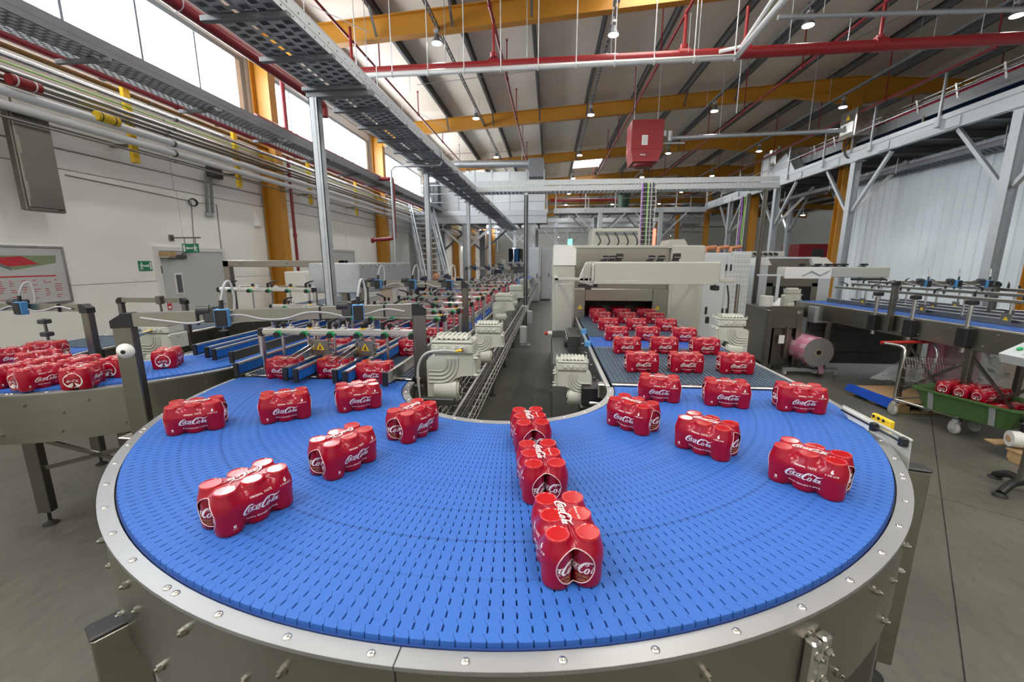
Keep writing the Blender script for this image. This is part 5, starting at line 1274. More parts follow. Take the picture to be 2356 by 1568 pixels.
# sprinkler lines with risers
SPR = [-4.05, -1.12, 2.35, 5.65, 9.1, 12.4]
for i, x in enumerate(SPR):
    z = 6.2 if x < 9.7 else 6.25
    t = thing('sprinkler_pipe', 'thin dark red sprinkler pipe along the roof, %s from the window wall' % ORD[i], 'pipe', (x, 0, z))
    obj('run', MB().cyl((x, -3, z), (x, 44, z), .028, 8), 'red_pipe', t)
    y = 4.6 + (i % 2)*.6
    while y < 34:
        obj('riser', MB().cyl((x, y, z), (x, y, roof_z(x)-.12), .016, 6).cyl((x, y-.05, z), (x, y+.05, z), .042, 8).cyl((x, y, roof_z(x)-.14), (x, y, roof_z(x)-.10), .03, 6), 'red_pipe', t); y += 2.9
t = thing('red_cross_main', 'thick red sprinkler main crossing the hall below the nearest seen roof frame', 'pipe', (3, 9.05, 5.72))
za = aty(1180, 147, 8.6).z
obj('run', MB().cyl((-4.3, 8.6, za-0.05), (11.5, 8.6, za+.10), .095, 14), 'red_paint', t)
for x in (-3.9, -1.12, 2.35, 3.4, 5.65, 9.1):
    obj('tee', MB().cyl((x-.10, 8.6, za+.01*(x)), (x+.10, 8.6, za+.01*(x)), .112, 12).cyl((x, 8.6, za), (x, 8.6, 6.25), .03, 8).cyl((x, 8.6, za+.12), (x, 8.6, za+.2), .07, 8), 'red_paint', t)
for k in range(9):
    x = -3.6+1.55*k; obj('hanger', MB().cyl((x, 8.6, za), (x, 8.6, roof_z(x)-.003), .007, 5), 'zinc', t)
t = thing('white_cross_pipe', 'white pipe slung just below the red main, bending back overhead at the right', 'pipe', (0, 8.5, 5.6))
q0, q1, q2 = aty(822, 175, 8.4), aty(1690, 131, 8.4), aty(1800, 3, 6.9)
obj('run', MB().tube([q0+Vector((-.7, 0, 0)), q0, q1, q1+Vector((.03, -.04, 0)), q2, q2+(q2-q1)*.6], .048, 12), 'white_pipe', t)
obj('second_run', MB().tube([q1+Vector((-.25, .06, .12)), q1+Vector((.1, .0, .16)), q2+Vector((-.08, .05, .1)), q2+(q2-q1)*.6+Vector((-.08, .05, .1))], .03, 10), 'white_pipe', t)
for k in range(11):
    q = q0.lerp(q1, k/10); obj('hanger', MB().cyl((q.x, q.y, q.z), (q.x, q.y, roof_z(q.x)-.003), .009, 6).tube([(q.x, q.y+.058*cos(a), q.z+.058*sin(a)) for a in [2*pi*i/12 for i in range(12)]], .007, 5, True), 'white_pipe', t)
t = thing('grey_cross_pipe', 'grey pipe running right from the bend of the white pipe under the dark roof', 'pipe', (6, 8, 5.9)); qa, qb = aty(1790, 40, 8.3), aty(2330, 22, 8.3)
obj('run', MB().cyl(qa, qb+(qb-qa)*.8, .04, 10), 'zinc', t)
for f in (.2, .6, 1.0): q = qa.lerp(qb, f); obj('hanger', MB().cyl(q, (q.x, q.y, roof_z(q.x)-.003), .006, 5), 'zinc', t)
# red unit heater
HY = 12.0
a, b = aty(1455, 280, HY), aty(1523, 372, HY)
ht = thing('unit_heater', 'red box-shaped unit heater hanging from the roof with a small white label', 'heater', ((a.x+b.x)/2, HY+.35, b.z))
zb, zt = b.z+0.02, a.z+.05; zm = zb + (zt-zb)*.30
sh = MB().prism([(a.x, zt), (b.x, zt), (b.x, zm), (b.x-.10, zb), (a.x+.06, zb), (a.x, zm)], HY, HY+.75, 'y')
obj('casing', sh, 'red_paint', ht)
obj('seam', MB().rbox(a.x-.004, b.x+.004, HY-.006, HY, zm-.008, zm+.008, .002).rbox(a.x+.004, a.x+.02, HY-.006, HY, zm, zt, .002).rbox(b.x-.02, b.x-.004, HY-.006, HY, zm, zt, .002), 'red_pipe', ht)
pl = obj('rating_plate', MB().box(a.x+.27, a.x+.42, HY-.008, HY, zm+.10, zm+.34), 'sign_white', ht)
lm = MB()
for k in range(5): lm.box(a.x+.285, a.x+.405, HY-.010, HY-.008, zm+.13+k*.04, zm+.142+k*.04)
obj('print', lm, 'zinc_dark', pl, kind='stuff')
bd_ = obj('badge', MB().box(a.x+.22, a.x+.52, HY-.008, HY, zm-.19, zm-.07), 'red_pipe', ht)
label_on('lettering', 'Hoval', .13, Matrix.Translation((a.x+.245, HY-.011, zm-.16)) @ Matrix.Rotation(pi/2, 4, 'X'), 'sign_white', bd_, .02)
obj('outlet', MB().lathe([(.26, 0), (.28, -.03), (.24, -.10), (.20, -.10)], ((a.x+b.x)/2, HY+.36, zb+.02), 20), 'red_pipe', ht)
for x in (a.x+.1, b.x-.1): obj('hanger', MB().cyl((x, HY+.3, zt), (x, HY+.3, roof_z(x)-.003), .008, 6), 'zinc', ht)
obj('fittings', MB().rbox(b.x+.02, b.x+.09, HY+.1, HY+.3, zt-.4, zt-.25, .01).cyl((b.x+.2, HY+.2, zt-.5), (b.x+.2, HY+.2, zt-.25), .06, 10).cyl((b.x, HY+.2, zt-.55), (b.x+.6, HY+.2, zt-.55), .025, 8), 'zinc', ht)
t = thing('grey_branch_pipe', 'grey pipe leading right from the red heater across the roof space', 'pipe', (6, 12, 5.3)); qa, qb = aty(1535, 318, 12.4), aty(1945, 300, 12.4)
obj('run', MB().cyl(qa, qb, .05, 10), 'zinc', t); obj('hanger', MB().cyl(qa.lerp(qb, .3), qa.lerp(qb, .3)+Vector((0, 0, 1.6)), .006, 5).cyl(qa.lerp(qb, .8), qa.lerp(qb, .8)+Vector((0, 0, 1.8)), .006, 5), 'zinc', t)
# air duct over the white cabin
t = thing('round_duct', 'round galvanised air duct above the white cabin with a square mesh drop', 'duct', (-1, 16.5, 4.9)); qa, qb = aty(1010, 378, 16.5), aty(1250, 376, 16.5)
obj('run', MB().cyl(qa, qb, .13, 16), 'zinc', t)
for f in (.2, .5, .8): q = qa.lerp(qb, f); obj('collar', MB().cyl(q-Vector((.03, 0, 0)), q+Vector((.03, 0, 0)), .14, 16), 'zinc', t); obj('hanger', MB().cyl(q, (q.x, q.y, roof_z(q.x)-.003), .007, 5), 'zinc', t)
q = aty(1234, 380, 16.5); obj('drop', MB().rbox(q.x-.28, q.x+.28, 16.3, 16.8, q.z-.45, q.z+.22, .01), 'zinc_dark', t)
obj('elbow_arm', MB().cyl(qa, qa+Vector((-.2, .1, .0)), .13, 14), 'zinc', t)
# tie wires crossing the roof
t = thing('roof_tie_rod', 'thin steel tie rod crossing below the roof sheets between frames', 'cable', (0, 13.5, 6.3))
for (p0, p1, y) in (((945, 250), (1040, 300), 14.0), ((960, 195), (1290, 155), 10.5), ((1010, 355), (1390, 340), 17.5), ((700, 5), (850, 75), 7.5), ((1930, 110), (2150, 0), 9.5), ((1860, 190), (2020, 120), 12)):
    obj('wire', MB().cyl(aty(*p0, y), aty(*p1, y), .007, 5), 'zinc_dark', t)
t = thing('vertical_hanger_rods', 'thin rods hanging from the roof sheets between the lamps', 'rod', (0, 10, 6))
for px_, py_, py2, y in ((864, 120, 250, 6.5), (942, 172, 215, 8.5), (1715, 40, 260, 10), (1960, 30, 115, 9), (2158, 30, 110, 9.5), (1590, 30, 120, 8.2)):
    a, b = aty(px_, py_, y), aty(px_, py2, y); obj('rod', MB().cyl(a, (a.x, a.y, b.z), .006, 5), 'zinc', t)
# ================================================================== MACHINES ON THE RIGHT
MY = 5.12
def Z_(px, py, y=MY): return aty(px, py, y).z
def X_(px, py, y=MY): return aty(px, py, y).x
wm = thing('wrapping_machine', 'large cream wrapping machine at the end of the right lane, its dark tunnel swallowing six-packs', 'machine', (1.0, MY, 0))
xl, xr = 0.04, 1.80
obj('base', MB().rbox(xl, 0.30, MY-1.35, MY+.2, 0, 0.92, .01), 'machine_grey', wm)
obj('base_cover', MB().rbox(xl-.012, xl, MY-1.3, MY+.1, 0.70, 0.90, .004), 'machine_grey', wm)
for k in range(8): obj('cover_bolt', MB().cyl((xl-.006, MY-1.25+k*.18, .62), (xl-.018, MY-1.25+k*.18, .62), .010, 6), 'steel', wm)
col = obj('left_column', MB().rbox(xl, 0.305, MY-.02, MY+.5, 0.92, 1.80, .012), 'machine_white', wm)
obj('column_door', MB().rbox(xl+.03, 0.285, MY-.032, MY-.02, 1.0, 1.58, .006), 'machine_white', col)
obj('column_foot', MB().rbox(xl, .31, MY-.03, MY+.5, .86, 1.0, .006), 'machine_grey', col)
obj('column_head', MB().prism([(xl, 1.80), (0.31, 1.80), (0.31, 1.99), (0.27, 2.04), (xl, 2.04)], MY-.03, MY+.5, 'y'), 'white_paint', wm)
obj('right_column', MB().rbox(1.42, xr, MY-.02, MY+.5, 0.60, 2.03, .012), 'machine_white', wm)
obj('right_door', MB().rbox(1.45, 1.80, MY-.032, MY-.02, 0.75, 1.58, .006), 'machine_white', wm)
obj('door_latch', MB().rbox(1.86, 1.90, MY-.05, MY-.02, 1.12, 1.20, .005), 'black_plastic', wm)
obj('upper_panel', MB().rbox(0.305, 1.42, MY+.05, MY+.12, 1.50, 2.01, .006), 'steel', wm)
obj('top_cap', MB().rbox(0.29, 1.45, MY+.03, MY+.5, 2.0, 2.035, .006).prism([(1.36, 2.0), (1.62, 2.0), (1.56, 2.10), (1.40, 2.10)], MY+.0, MY+.4, 'y'), 'machine_white', wm)
tn = obj('tunnel_front', MB().rbox(0.435, 1.235, MY-.01, MY+.02, 1.375, 1.52, .004).rbox(0.305, 0.434, MY-.01, MY+.02, 1.0, 1.52, .004).rbox(1.236, 1.42, MY-.01, MY+.02, 1.0, 1.52, .004), 'steel', wm)
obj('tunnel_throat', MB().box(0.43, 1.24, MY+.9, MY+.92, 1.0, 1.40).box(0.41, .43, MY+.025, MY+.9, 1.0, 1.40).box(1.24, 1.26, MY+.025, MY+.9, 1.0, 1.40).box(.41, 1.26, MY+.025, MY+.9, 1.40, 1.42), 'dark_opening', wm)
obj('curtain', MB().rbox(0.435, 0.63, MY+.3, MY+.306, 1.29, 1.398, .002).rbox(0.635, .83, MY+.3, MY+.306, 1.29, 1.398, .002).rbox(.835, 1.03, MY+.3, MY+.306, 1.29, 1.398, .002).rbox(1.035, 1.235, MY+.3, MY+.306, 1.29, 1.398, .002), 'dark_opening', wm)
for x in (0.375, 1.30):
    w_ = obj('warning_sticker', MB().prism([(x-.028, 1.275), (x+.028, 1.275), (x, 1.325)], MY-.014, MY-.011, 'y'), 'yellow', wm); obj('warning_mark', MB().prism([(x-.005, 1.285), (x+.005, 1.285), (x, 1.312)], MY-.0155, MY-.014, 'y'), 'black_plastic', w_)
obj('side_body', MB().rbox(xl, xr, MY+.5, MY+3.4, 0.1, 1.95, .02), 'machine_white', wm)
# film bridge on two arms in front of the tunnel
by = 4.35
fb = obj('film_bridge', MB().rbox(X_(1365, 620, by), X_(1652, 630, by), by-.06, by+.16, Z_(1500, 653, by), Z_(1500, 602, by), .012), 'machine_white', wm)
bz0, bz1 = Z_(1500, 653, by), Z_(1500, 602, by); bx0, bx1 = X_(1365, 620, by), X_(1652, 630, by)
obj('bridge_lip', MB().rbox(bx0, bx1-.01, by-.068, by-.06, bz0, bz0+.035, .003), 'machine_white', fb)
obj('bridge_end', MB().prism([(bx0-.14, bz0+.02), (bx0, bz0-.02), (bx0, bz1+.005), (bx0-.07, bz1-.005), (bx0-.12, bz0+.10)], by-.03, by+.14, 'y'), 'machine_white', fb)
obj('bridge_ribs', MB().rbox(bx0-.10, bx0-.09, by-.05, by-.03, bz0+.02, bz1-.03, .002).rbox(bx0-.05, bx0-.04, by-.05, by-.03, bz0+.02, bz1-.01, .002).rbox(bx0-.02, bx0-.0, by-.075, by-.06, bz0+.03, bz1-.02, .003), 'steel_bright', fb)
obj('arm', MB().rbox(xl+.01, bx0-.02, by-.03, by+.03, bz0+.03, bz0+.06, .004).rbox(xl+.01, xl+.05, by-.03, MY+.05, bz0+.025, bz0+.06, .004), 'machine_white', wm)
obj('arm', MB().rbox(bx1, bx1+.17, by-.03, by+.03, bz0+.02, bz0+.06, .004).rbox(bx1+.03, bx1+.07, by, MY+.05, bz0+.02, bz0+.05, .004), 'machine_white', wm)
for x in (bx0-.05, bx1-.02): obj('rubber_block', MB().rbox(x-.03, x+.03, by-.05, by+.05, bz0-.06, bz0-.012, .006).rbox(x-.1+.1*(x > 1), x+.0+.1*(x < 1), by-.02, by+.02, bz0-.035, bz0-.005, .004), 'black_plastic', fb)
for px_, k in ((1390, 0), (1408, .3), (1426, .6), (1497, 0), (1522, .3), (1560, .6)):
    x = X_(px_, 595, by); h = .045+.02*(k > .4)
    hd = obj('clamp_handle', MB().rbox(x-.035, x+.03, by+.0+k*.1, by+.04+k*.1, bz1+.004, bz1+.012+h*.3, .003).rbox(x-.012-.02*k, x+.045, by+.0+k*.1, by+.05+k*.1, bz1+.012+h*.3, bz1+.02+h, .004), 'black_plastic', fb)
    obj('handle_band', MB().rbox(x-.02, x+.04, by-.002+k*.1, by+.0+k*.1, bz1+.02+h*.35, bz1+.026+h*.35, .001), 'steel_bright', hd)
obj('support_post', MB().cyl((1.90, by+.05, 1.0), (1.90, by+.05, bz0), .018, 10), 'steel', wm)
obj('cable', MB().tube(catmull([(1.78, by+.02, bz0-.01), (1.80, by, 1.45), (1.79, by, 1.2), (1.75, by+.1, 1.05)], 5), .008, 6), 'cable_black', wm)
# top cabinet with cables, green lamp, knob at the corner
tc_ = obj('top_cabinet', MB().rbox(.56, 1.20, MY+.7, MY+1.3, 1.95, 2.28, .01), 'machine_white', wm)
for k in range(5): obj('cable', MB().tube(catmull([(.62+k*.12, MY+.69, 2.22), (.64+k*.12, MY+.62, 2.17), (.66+k*.12, MY+.6, 2.1), (.62+k*.13, MY+.66, 2.04)], 4), .010, 5), 'cable_black', tc_)
obj('socket_row', MB().rbox(.60, 1.16, MY+.69, MY+.7, 2.2, 2.24, .003), 'zinc_dark', tc_)
obj('signal_lamp', MB().rbox(.22, .27, MY+.2, MY+.26, 2.04, 2.12, .006), 'indicator_green', wm); obj('signal_lamp', MB().cyl((1.40, MY+.8, 2.0), (1.40, MY+.8, 2.28), .02, 8), 'indicator_red', wm)
obj('emergency_knob', MB().cyl((xl, MY-.1, .98), (xl-.05, MY-.1, .98), .03, 12), 'white_paint', wm); obj('emergency_button', MB().cyl((xl-.05, MY-.1, .98), (xl-.09, MY-.1, .98), .022, 12), 'handle_red', wm)
dv = obj('drive_block', MB().rbox(.20, .33, 4.2, 4.75, .82, 1.1, .01).cyl((.17, 4.4, 1.0), (.22, 4.4, 1.0), .06, 14).cyl((.17, 4.6, .95), (.22, 4.6, .95), .05, 14), 'dark_steel', wm)
for k in range(6): obj('bolt', MB().cyl((.195, 4.25+k*.09, 1.06), (.185, 4.25+k*.09, 1.06), .010, 6), 'steel_bright', dv)
# tall white cabinets right of it, in a row going back
for i, (px_, w) in enumerate(((1640, 1.1), (1700, 1.1))):
    y = 7.0+1.25*i; c = thing('control_cabinet', 'tall white control cabinet with black hinges, %s one behind the wrapping machine' % ('nearer' if i == 0 else 'farther'), 'cabinet', (2.85, y+.6, 0))
    x0, x1 = aty(1612, 650, 7.0).x, aty(1678, 650, 7.0).x
    c.location.x = (x0+x1)/2; ORG[c.name] = ((x0+x1)/2, y+.6, 0)
    obj('body', MB().rbox(x0, x1, y, y+1.2, 0.06, 1.98, .01), 'machine_cool', c); obj('plinth', MB().rbox(x0+.02, x1-.02, y+.02, y+1.18, 0, .06, .004), 'machine_grey', c)
    for k in range(2): obj('door', MB().rbox(x0+.01+k*.37, x0+.36+k*.37, y-.014, y, .1, 1.93, .005), 'machine_cool', c)
    for z in (.35, 1.05, 1.75):
        obj('hinge', MB().rbox(x0+.36, x0+.385, y-.03, y-.012, z-.05, z+.05, .004), 'black_plastic', c); obj('hinge', MB().rbox(x1-.02, x1+.005, y-.03, y-.012, z-.05, z+.05, .004), 'black_plastic', c)
    obj('latch', MB().rbox(x0+.1, x0+.13, y-.035, y-.012, 1.0, 1.12, .004), 'black_plastic', c)
    for k in range(3): obj('cable', MB().tube([(x0+.1+.2*k, y+.2, 1.98), (x0+.12+.2*k, y+.25, 2.06), (x0+.3+.2*k, y+.3, 2.08)], .03, 6), 'orange_cloth', c)
wg = thing('wire_mesh_guard', 'upright white wire mesh with cables at the end of the white cabinets', 'mesh guard', (3.4, 7.0, 0))
gm = MB(); gx = aty(1683, 650, 6.95).x
for k in range(6): gm.cyl((gx+k*.05, 6.95, .0), (gx+k*.05, 6.95, 2.0), .004, 5)
for k in range(23): gm.cyl((gx, 6.95, .2+k*.08), (gx+.25, 6.95, .2+k*.08), .004, 5)
obj('wires', gm, 'white_pipe', wg)
obj('back', MB().rbox(gx-.01, gx+.27, 7.0, 7.04, .0, 2.0, .004), 'machine_cool', wg)
# second wrapping machine with stainless housing
M2 = 9.3
m2 = thing('second_wrapping_machine', 'second cream wrapping machine in front of the corrugated wall, with a dark tunnel opening', 'machine', (5.3, M2, 0))
def X2(px, y=M2): return aty(px, 620, y).x
xa, xb, xc, xd = X2(1740), X2(1768), X2(1888), X2(1915)
zt2 = aty(1750, 592, M2).z
obj('left_column', MB().rbox(xa, xb, M2, M2+2.2, .1, zt2-.16, .012), 'machine_cool', m2); obj('left_head', MB().prism([(xa, zt2-.16), (xb+.05, zt2-.16), (xb-.05, zt2), (xa, zt2)], M2-.01, M2+2.2, 'y'), 'white_paint', m2)
obj('right_column', MB().rbox(xc, xd, M2, M2+2.2, .1, zt2-.10, .012), 'machine_cool', m2); obj('right_head', MB().prism([(xc-.15, zt2-.16), (xd, zt2-.16), (xd-.15, zt2), (xc-.22, zt2)], M2-.01, M2+2.2, 'y'), 'white_paint', m2)
obj('upper_panel', MB().rbox(xb, xc, M2+.1, M2+.15, 1.36, zt2-.03, .005), 'steel', m2); obj('top_cap', MB().rbox(xb, xc, M2+.05, M2+2.2, zt2-.03, zt2+.01, .005), 'machine_cool', m2)
obj('tunnel_throat', MB().rbox(xb+.12, xc-.12, M2+.04, M2+.09, 1.0, 1.34, .004), 'dark_opening', m2); obj('tunnel_front', MB().rbox(xb, xb+.14, M2+.02, M2+.1, .9, 1.4, .004).rbox(xc-.12, xc, M2+.02, M2+.1, .9, 1.4, .004).rbox(xb, xc, M2+.02, M2+.1, 1.32, 1.5, .004), 'steel', m2)
bx0, bx1 = aty(1905, 628, 8.0).x, aty(2040, 628, 8.0).x; bz0, bz1 = aty(1970, 638, 8.0).z, aty(1970, 614, 8.0).z
fb2 = obj('film_bridge', MB().rbox(aty(1800, 628, 8.0).x, bx1, 7.92, 8.2, bz0, bz1, .012), 'machine_white', m2)
obj('bridge_end', MB().rbox(aty(1800, 628, 8.0).x, bx0, 7.90, 7.92, bz0-.02, bz1-.01, .004), 'white_paint', fb2)
for k, px_ in enumerate((1843, 1880, 1903, 1922, 1940, 1985)): x = aty(px_, 610, 8.0).x; obj('clamp_handle', MB().rbox(x-.06, x+.06, 7.98, 8.04, bz1+.005, bz1+.02, .003).rbox(x-.03, x+.08, 7.98, 8.04, bz1+.03, bz1+.06, .004).rbox(x+.0, x+.03, 7.99, 8.03, bz1+.02, bz1+.03, .002), 'black_plastic', fb2)
obj('bridge_cables', MB().tube([(bx0-.5, 7.89, bz0+.03), (bx0-.35, 7.88, bz0+.12), (bx0-.2, 7.89, bz0+.04), (bx0-.05, 7.88, bz0+.13)], .012, 5), 'cable_grey', fb2)
obj('bridge_frame', MB().rbox(aty(1742, 632, 8.0).x, bx0, 7.98, 8.02, bz0+.02, bz0+.05, .004).cyl((aty(1789, 660, 8.0).x, 8.0, .98), (aty(1789, 660, 8.0).x, 8.0, bz0+.03), .03, 8).cyl((aty(1977, 660, 8.0).x, 8.0, 1.1), (aty(1977, 660, 8.0).x, 8.0, bz0), .04, 10), 'machine_cool', m2)
obj('bridge_pad', MB().rbox(aty(1974, 640, 8.0).x-.1, bx1-.02, 7.96, 8.04, bz0-.05, bz0-.01, .004), 'dark_steel', fb2)
obj('top_sockets', MB().rbox(aty(1720, 585, 10.0).x, aty(1800, 585, 10).x, 9.9, 10.6, zt2+.01, zt2+.14, .01), 'machine_white', m2)
for k in range(5): x = aty(1735+k*12, 585, 9.9).x; obj('plug', MB().cyl((x, 9.9, zt2+.09), (x, 9.82, zt2+.07), .03, 8), 'black_plastic', m2)
# stainless housing in front of it
SY = 7.6
sx0, sx1 = aty(1705, 720, SY).x, aty(1795, 720, SY-.6).x
sh = thing('stainless_housing', 'brushed stainless machine housing with a small black window behind the two steel posts', 'machine housing', (4.1, SY, 0))
xq0, xq1, xq2 = aty(1703, 720, 8.6).x, aty(1775, 720, 7.2).x, aty(1865, 720, 7.0).x
obj('side_panel', MB().add([(xq0, 8.6, .15), (xq1, 7.2, .12), (xq1, 7.2, 1.03), (xq0, 8.6, 1.05), (xq0+.05, 8.63, .15), (xq1+.05, 7.23, .12), (xq1+.05, 7.23, 1.03), (xq0+.05, 8.63, 1.05)], [(0, 1, 2, 3), (7, 6, 5, 4), (3, 2, 6, 7), (0, 4, 5, 1), (1, 5, 6, 2), (0, 3, 7, 4)]), 'steel', sh)
obj('panel_window', MB().rbox(xq0+.48, xq0+.56, 7.7, 7.72, .72, .82, .004, None), 'black_plastic', sh)
obj('front_panel', MB().rbox(xq1, xq2, 7.18, 7.24, .75, 1.12, .008), 'steel', sh); obj('lower_panel', MB().rbox(xq1+.08, xq2-.12, 7.22, 7.28, .12, .78, .006), 'steel_dark', sh)
obj('access_door', MB().rbox(xq1+.25, xq2-.2, 7.15, 7.18, .25, .80, .006), 'steel', sh); obj('rating_plate', MB().rbox(xq2-.36, xq2-.27, 7.14, 7.15, .5, .64, .002), 'sign_white', sh)
obj('handwheel', MB().lathe([(.04, 0), (.045, .01), (.03, .03), (.01, .03)], (0, 0, 0), 16, Matrix.Translation((xq1+.42, 7.18, 1.0)) @ Matrix.Rotation(pi/2, 4, 'X')), 'zinc_dark', sh)
for x in (xq1-.02, xq2-.05): obj('leg', MB().rbox(x-.04, x+.04, 7.16, 7.24, .02, 1.05, .005), 'steel', sh)
obj('rear_body', MB().rbox(xq1+.1, xq2+.05, 7.3, 8.6, .15, 1.02, .01), 'steel_dark', sh)
tb_ = thing('paper_roll', 'white paper roll and folded sheets lying on the stainless housing', 'roll', (4.15, 7.9, 1.05)); p = aty(1762, 700, 7.8)
obj('roll', MB().cyl((p.x, 7.8, 1.06), (p.x, 7.8, 1.24), .11, 16), 'white_paint', tb_); obj('sheets', MB().prism([(p.x+.08, 1.06), (p.x+.36, 1.07), (p.x+.26, 1.2), (p.x+.2, 1.12)], 7.6, 7.9, 'y'), 'sign_white', tb_)
gearmotor('pale gearmotor lying on the stainless housing in front of the second machine', aty(1795, 700, 7.4).x, 7.3, 1.06, .9)
ys_ = thing('yellow_valve_set', 'yellow and black pneumatic valve set low behind the two steel posts', 'valve', (3.9, 8.4, .5)); p = aty(1706, 745, 8.5)
obj('block', MB().rbox(p.x-.06, p.x+.08, 8.4, 8.5, p.z-.12, p.z+.02, .006), 'yellow', ys_); obj('cap', MB().rbox(p.x-.1, p.x+.06, 8.4, 8.5, p.z+.04, p.z+.14, .006), 'black_plastic', ys_)
# guarded discharge section with hexagonal mesh
hx = thing('mesh_guard_section', 'dark honeycomb mesh guard under the conveyor right of the stainless housing', 'machine guard', (5.2, 7.4, 0))
gx0, gx1 = aty(1860, 760, 7.3).x, aty(1962, 760, 7.0).x
mb = MB(); s = .024
for r in range(16):
    for c in range(42):
        cx_ = gx0 + c*s*1.732 + (s*.866 if r % 2 else 0); cz_ = .34 + r*s*1.5
        for k in range(3):
            a, b = pi/6+k*pi/3, pi/6+(k+1)*pi/3
            mb.bar((cx_+s*cos(a), 7.3, cz_+s*sin(a)), (cx_+s*cos(b), 7.3, cz_+s*sin(b)), .004, .004)
obj('mesh', mb, 'dark_steel', hx, kind='stuff')
gx1 = gx0+42*s*1.732
obj('backing', MB().box(gx0, gx1, 7.36, 7.38, .15, .98), 'machine_grey', hx); obj('upper_plate', MB().rbox(gx0, gx1, 7.28, 7.34, .72, .98, .004), 'dark_steel', hx)
obj('kick_plate', MB().rbox(gx0, gx1, 7.29, 7.33, .15, .34, .004), 'dark_steel', hx)
for x in (gx0+.25, gx1-.05): obj('leg', MB().rbox(x-.04, x+.04, 7.2, 7.28, .02, 1.05, .004), 'steel', hx)
obj('drive_box', MB().rbox(gx0-.05, gx0+.4, 7.1, 7.3, .86, 1.12, .006), 'zinc', hx); obj('end_bearing', MB().cyl((gx1-.1, 7.2, .98), (gx1-.1, 7.05, .98), .07, 14), 'black_plastic', hx)
obj('brass_plate', MB().rbox(gx0+.75, gx1-.15, 7.18, 7.24, .92, 1.14, .004), 'steel', hx)
# right line conveyor
RXL = 6.0
rc = thing('right_line_conveyor', 'long conveyor with bright blue belts running in front of the corrugated wall', 'conveyor', (5.6, 5.0, 0))
pA, pB = atz(2016, 716, ZB), atz(2356, 764, ZB)
dv_ = (pB-pA); dv_.z = 0; L = dv_.length*1.9; LS = -1.6; du = dv_.normalized(); dn = Vector((-du.y, du.x, 0))
ang = math.atan2(du.y, du.x); TR = Matrix.Translation(pA) @ Matrix.Rotation(ang, 4, 'Z')   # local x along, +y to the wall side
def rbx(name, x0, x1, y0, y1, z0, z1, m, par, r=.004): return obj(name, MB().rbox(x0, x1, y0, y1, z0, z1, r, TR), m, par)
rbx('side_frame', LS, L, -.05, -.012, -.26, -.015, 'steel', rc); rbx('edge_strip', LS, L, -.046, -.016, -.015, -.003, 'alu', rc); rbx('far_frame', LS, L, 1.45, 1.49, -.26, -.01, 'steel', rc)
n = int((L-LS)/.05)
me = mesh('belt_slat', MB().box(0.0015, .0485, 0, .32, -.014, 0), 'belt_blue')
for j, yb in enumerate((0.0, 0.36, .72, 1.08)):
    if j < 2 :
        for i in range(min(n, 120)): place(me, 'belt_slat', rc, rel(rc, (0, 0, 0)) @ TR @ Matrix.Translation((LS+i*.05, yb, 0)))
    else: rbx('belt', LS, L, yb, yb+.32, -.014, 0, 'belt_blue', rc, .002)
    rbx('guide_wall', LS+.2+j*.05, L-.2, yb+.325, yb+.35, .0, .06, 'steel', rc); rbx('guide_cap', LS+.2+j*.05, L-.2, yb+.322, yb+.353, .06, .07, 'alu', rc)
for k in range(26): place(me_hex, 'bolt', rc, rel(rc, (0, 0, 0)) @ TR @ Matrix.Translation((.1+k*.12, -.05, -.06-.14*(k % 2))) @ Matrix.Rotation(-pi/2, 4, 'Z'))
for f in (.55, 1.3, 2.4, 3.2):
    q = TR @ Vector((f, -.02, 0)); leg(rc, q.x, q.y, ZB-.2, .06, .06, ang, False)
    q2 = TR @ Vector((f, 1.46, 0)); leg(rc, q2.x, q2.y, ZB-.2, .06, .06, ang, False)
    q3 = TR @ Vector((f+.7, -.02, 0)); obj('brace', MB().bar((q.x, q.y, .85), (q3.x, q3.y, .2), .014, .03).bar((q.x, q.y, .2), (q3.x, q3.y, .75), .014, .03), 'steel_dark', rc)
def rl_bar(y, x, ln, z, m, label, k):
    t = thing('guide_crossbar', label, 'crossbar', tuple(TR @ Vector((x, y, z))), 'crossbars over the right line')
    obj('rail', MB().rbox(x, x+ln, y-.02, y+.02, z-.018, z+.012, .004, TR), m, t); obj('top_strip', MB().rbox(x, x+ln, y-.022, y+.022, z+.012, z+.02, .002, TR), 'machine_white', t)
    for i in range(k):
        P = TR @ Vector((x+ln*(i+.5)/k, y, z+.02)); place(me_lever, 'clamp_lever', t, rel(t, P) @ Matrix.Rotation(random.uniform(0, 6.28), 4, 'Z'))
        P = TR @ Vector((x+ln*(i+.75)/k, y, z+.02)); place(me_knob, 'knob', t, rel(t, P))
        q = TR @ Vector((x+ln*(i+.3)/k, y, 0)); obj('drop_rod', MB().cyl((q.x, q.y, ZB+.05), (q.x, q.y, ZB+z), .012, 8), 'steel_bright', t)
        if i % 2: h = obj('hanger_plate', MB().rbox(x+ln*(i+.3)/k-.05, x+ln*(i+.3)/k+.05, y-.03, y-.024, .03, .13, .002, TR), 'steel', t); obj('warning_triangle', MB().prism([(x+ln*(i+.3)/k-.025, .06), (x+ln*(i+.3)/k+.025, .06), (x+ln*(i+.3)/k, .10)], y-.034, y-.031, 'y', TR), 'yellow', h)
    return t
rl_bar(.30, LS+.4, L-LS-.6, .26, 'steel', 'long white-topped guide bar nearest the aisle over the right line', 9)
rl_bar(.72, LS+.2, L-LS-.4, .30, 'steel', 'middle white-topped guide bar over the right line', 10)
rl_bar(1.15, LS, L-LS-.2, .33, 'steel', 'white-topped guide bar nearest the corrugated wall over the right line', 10)
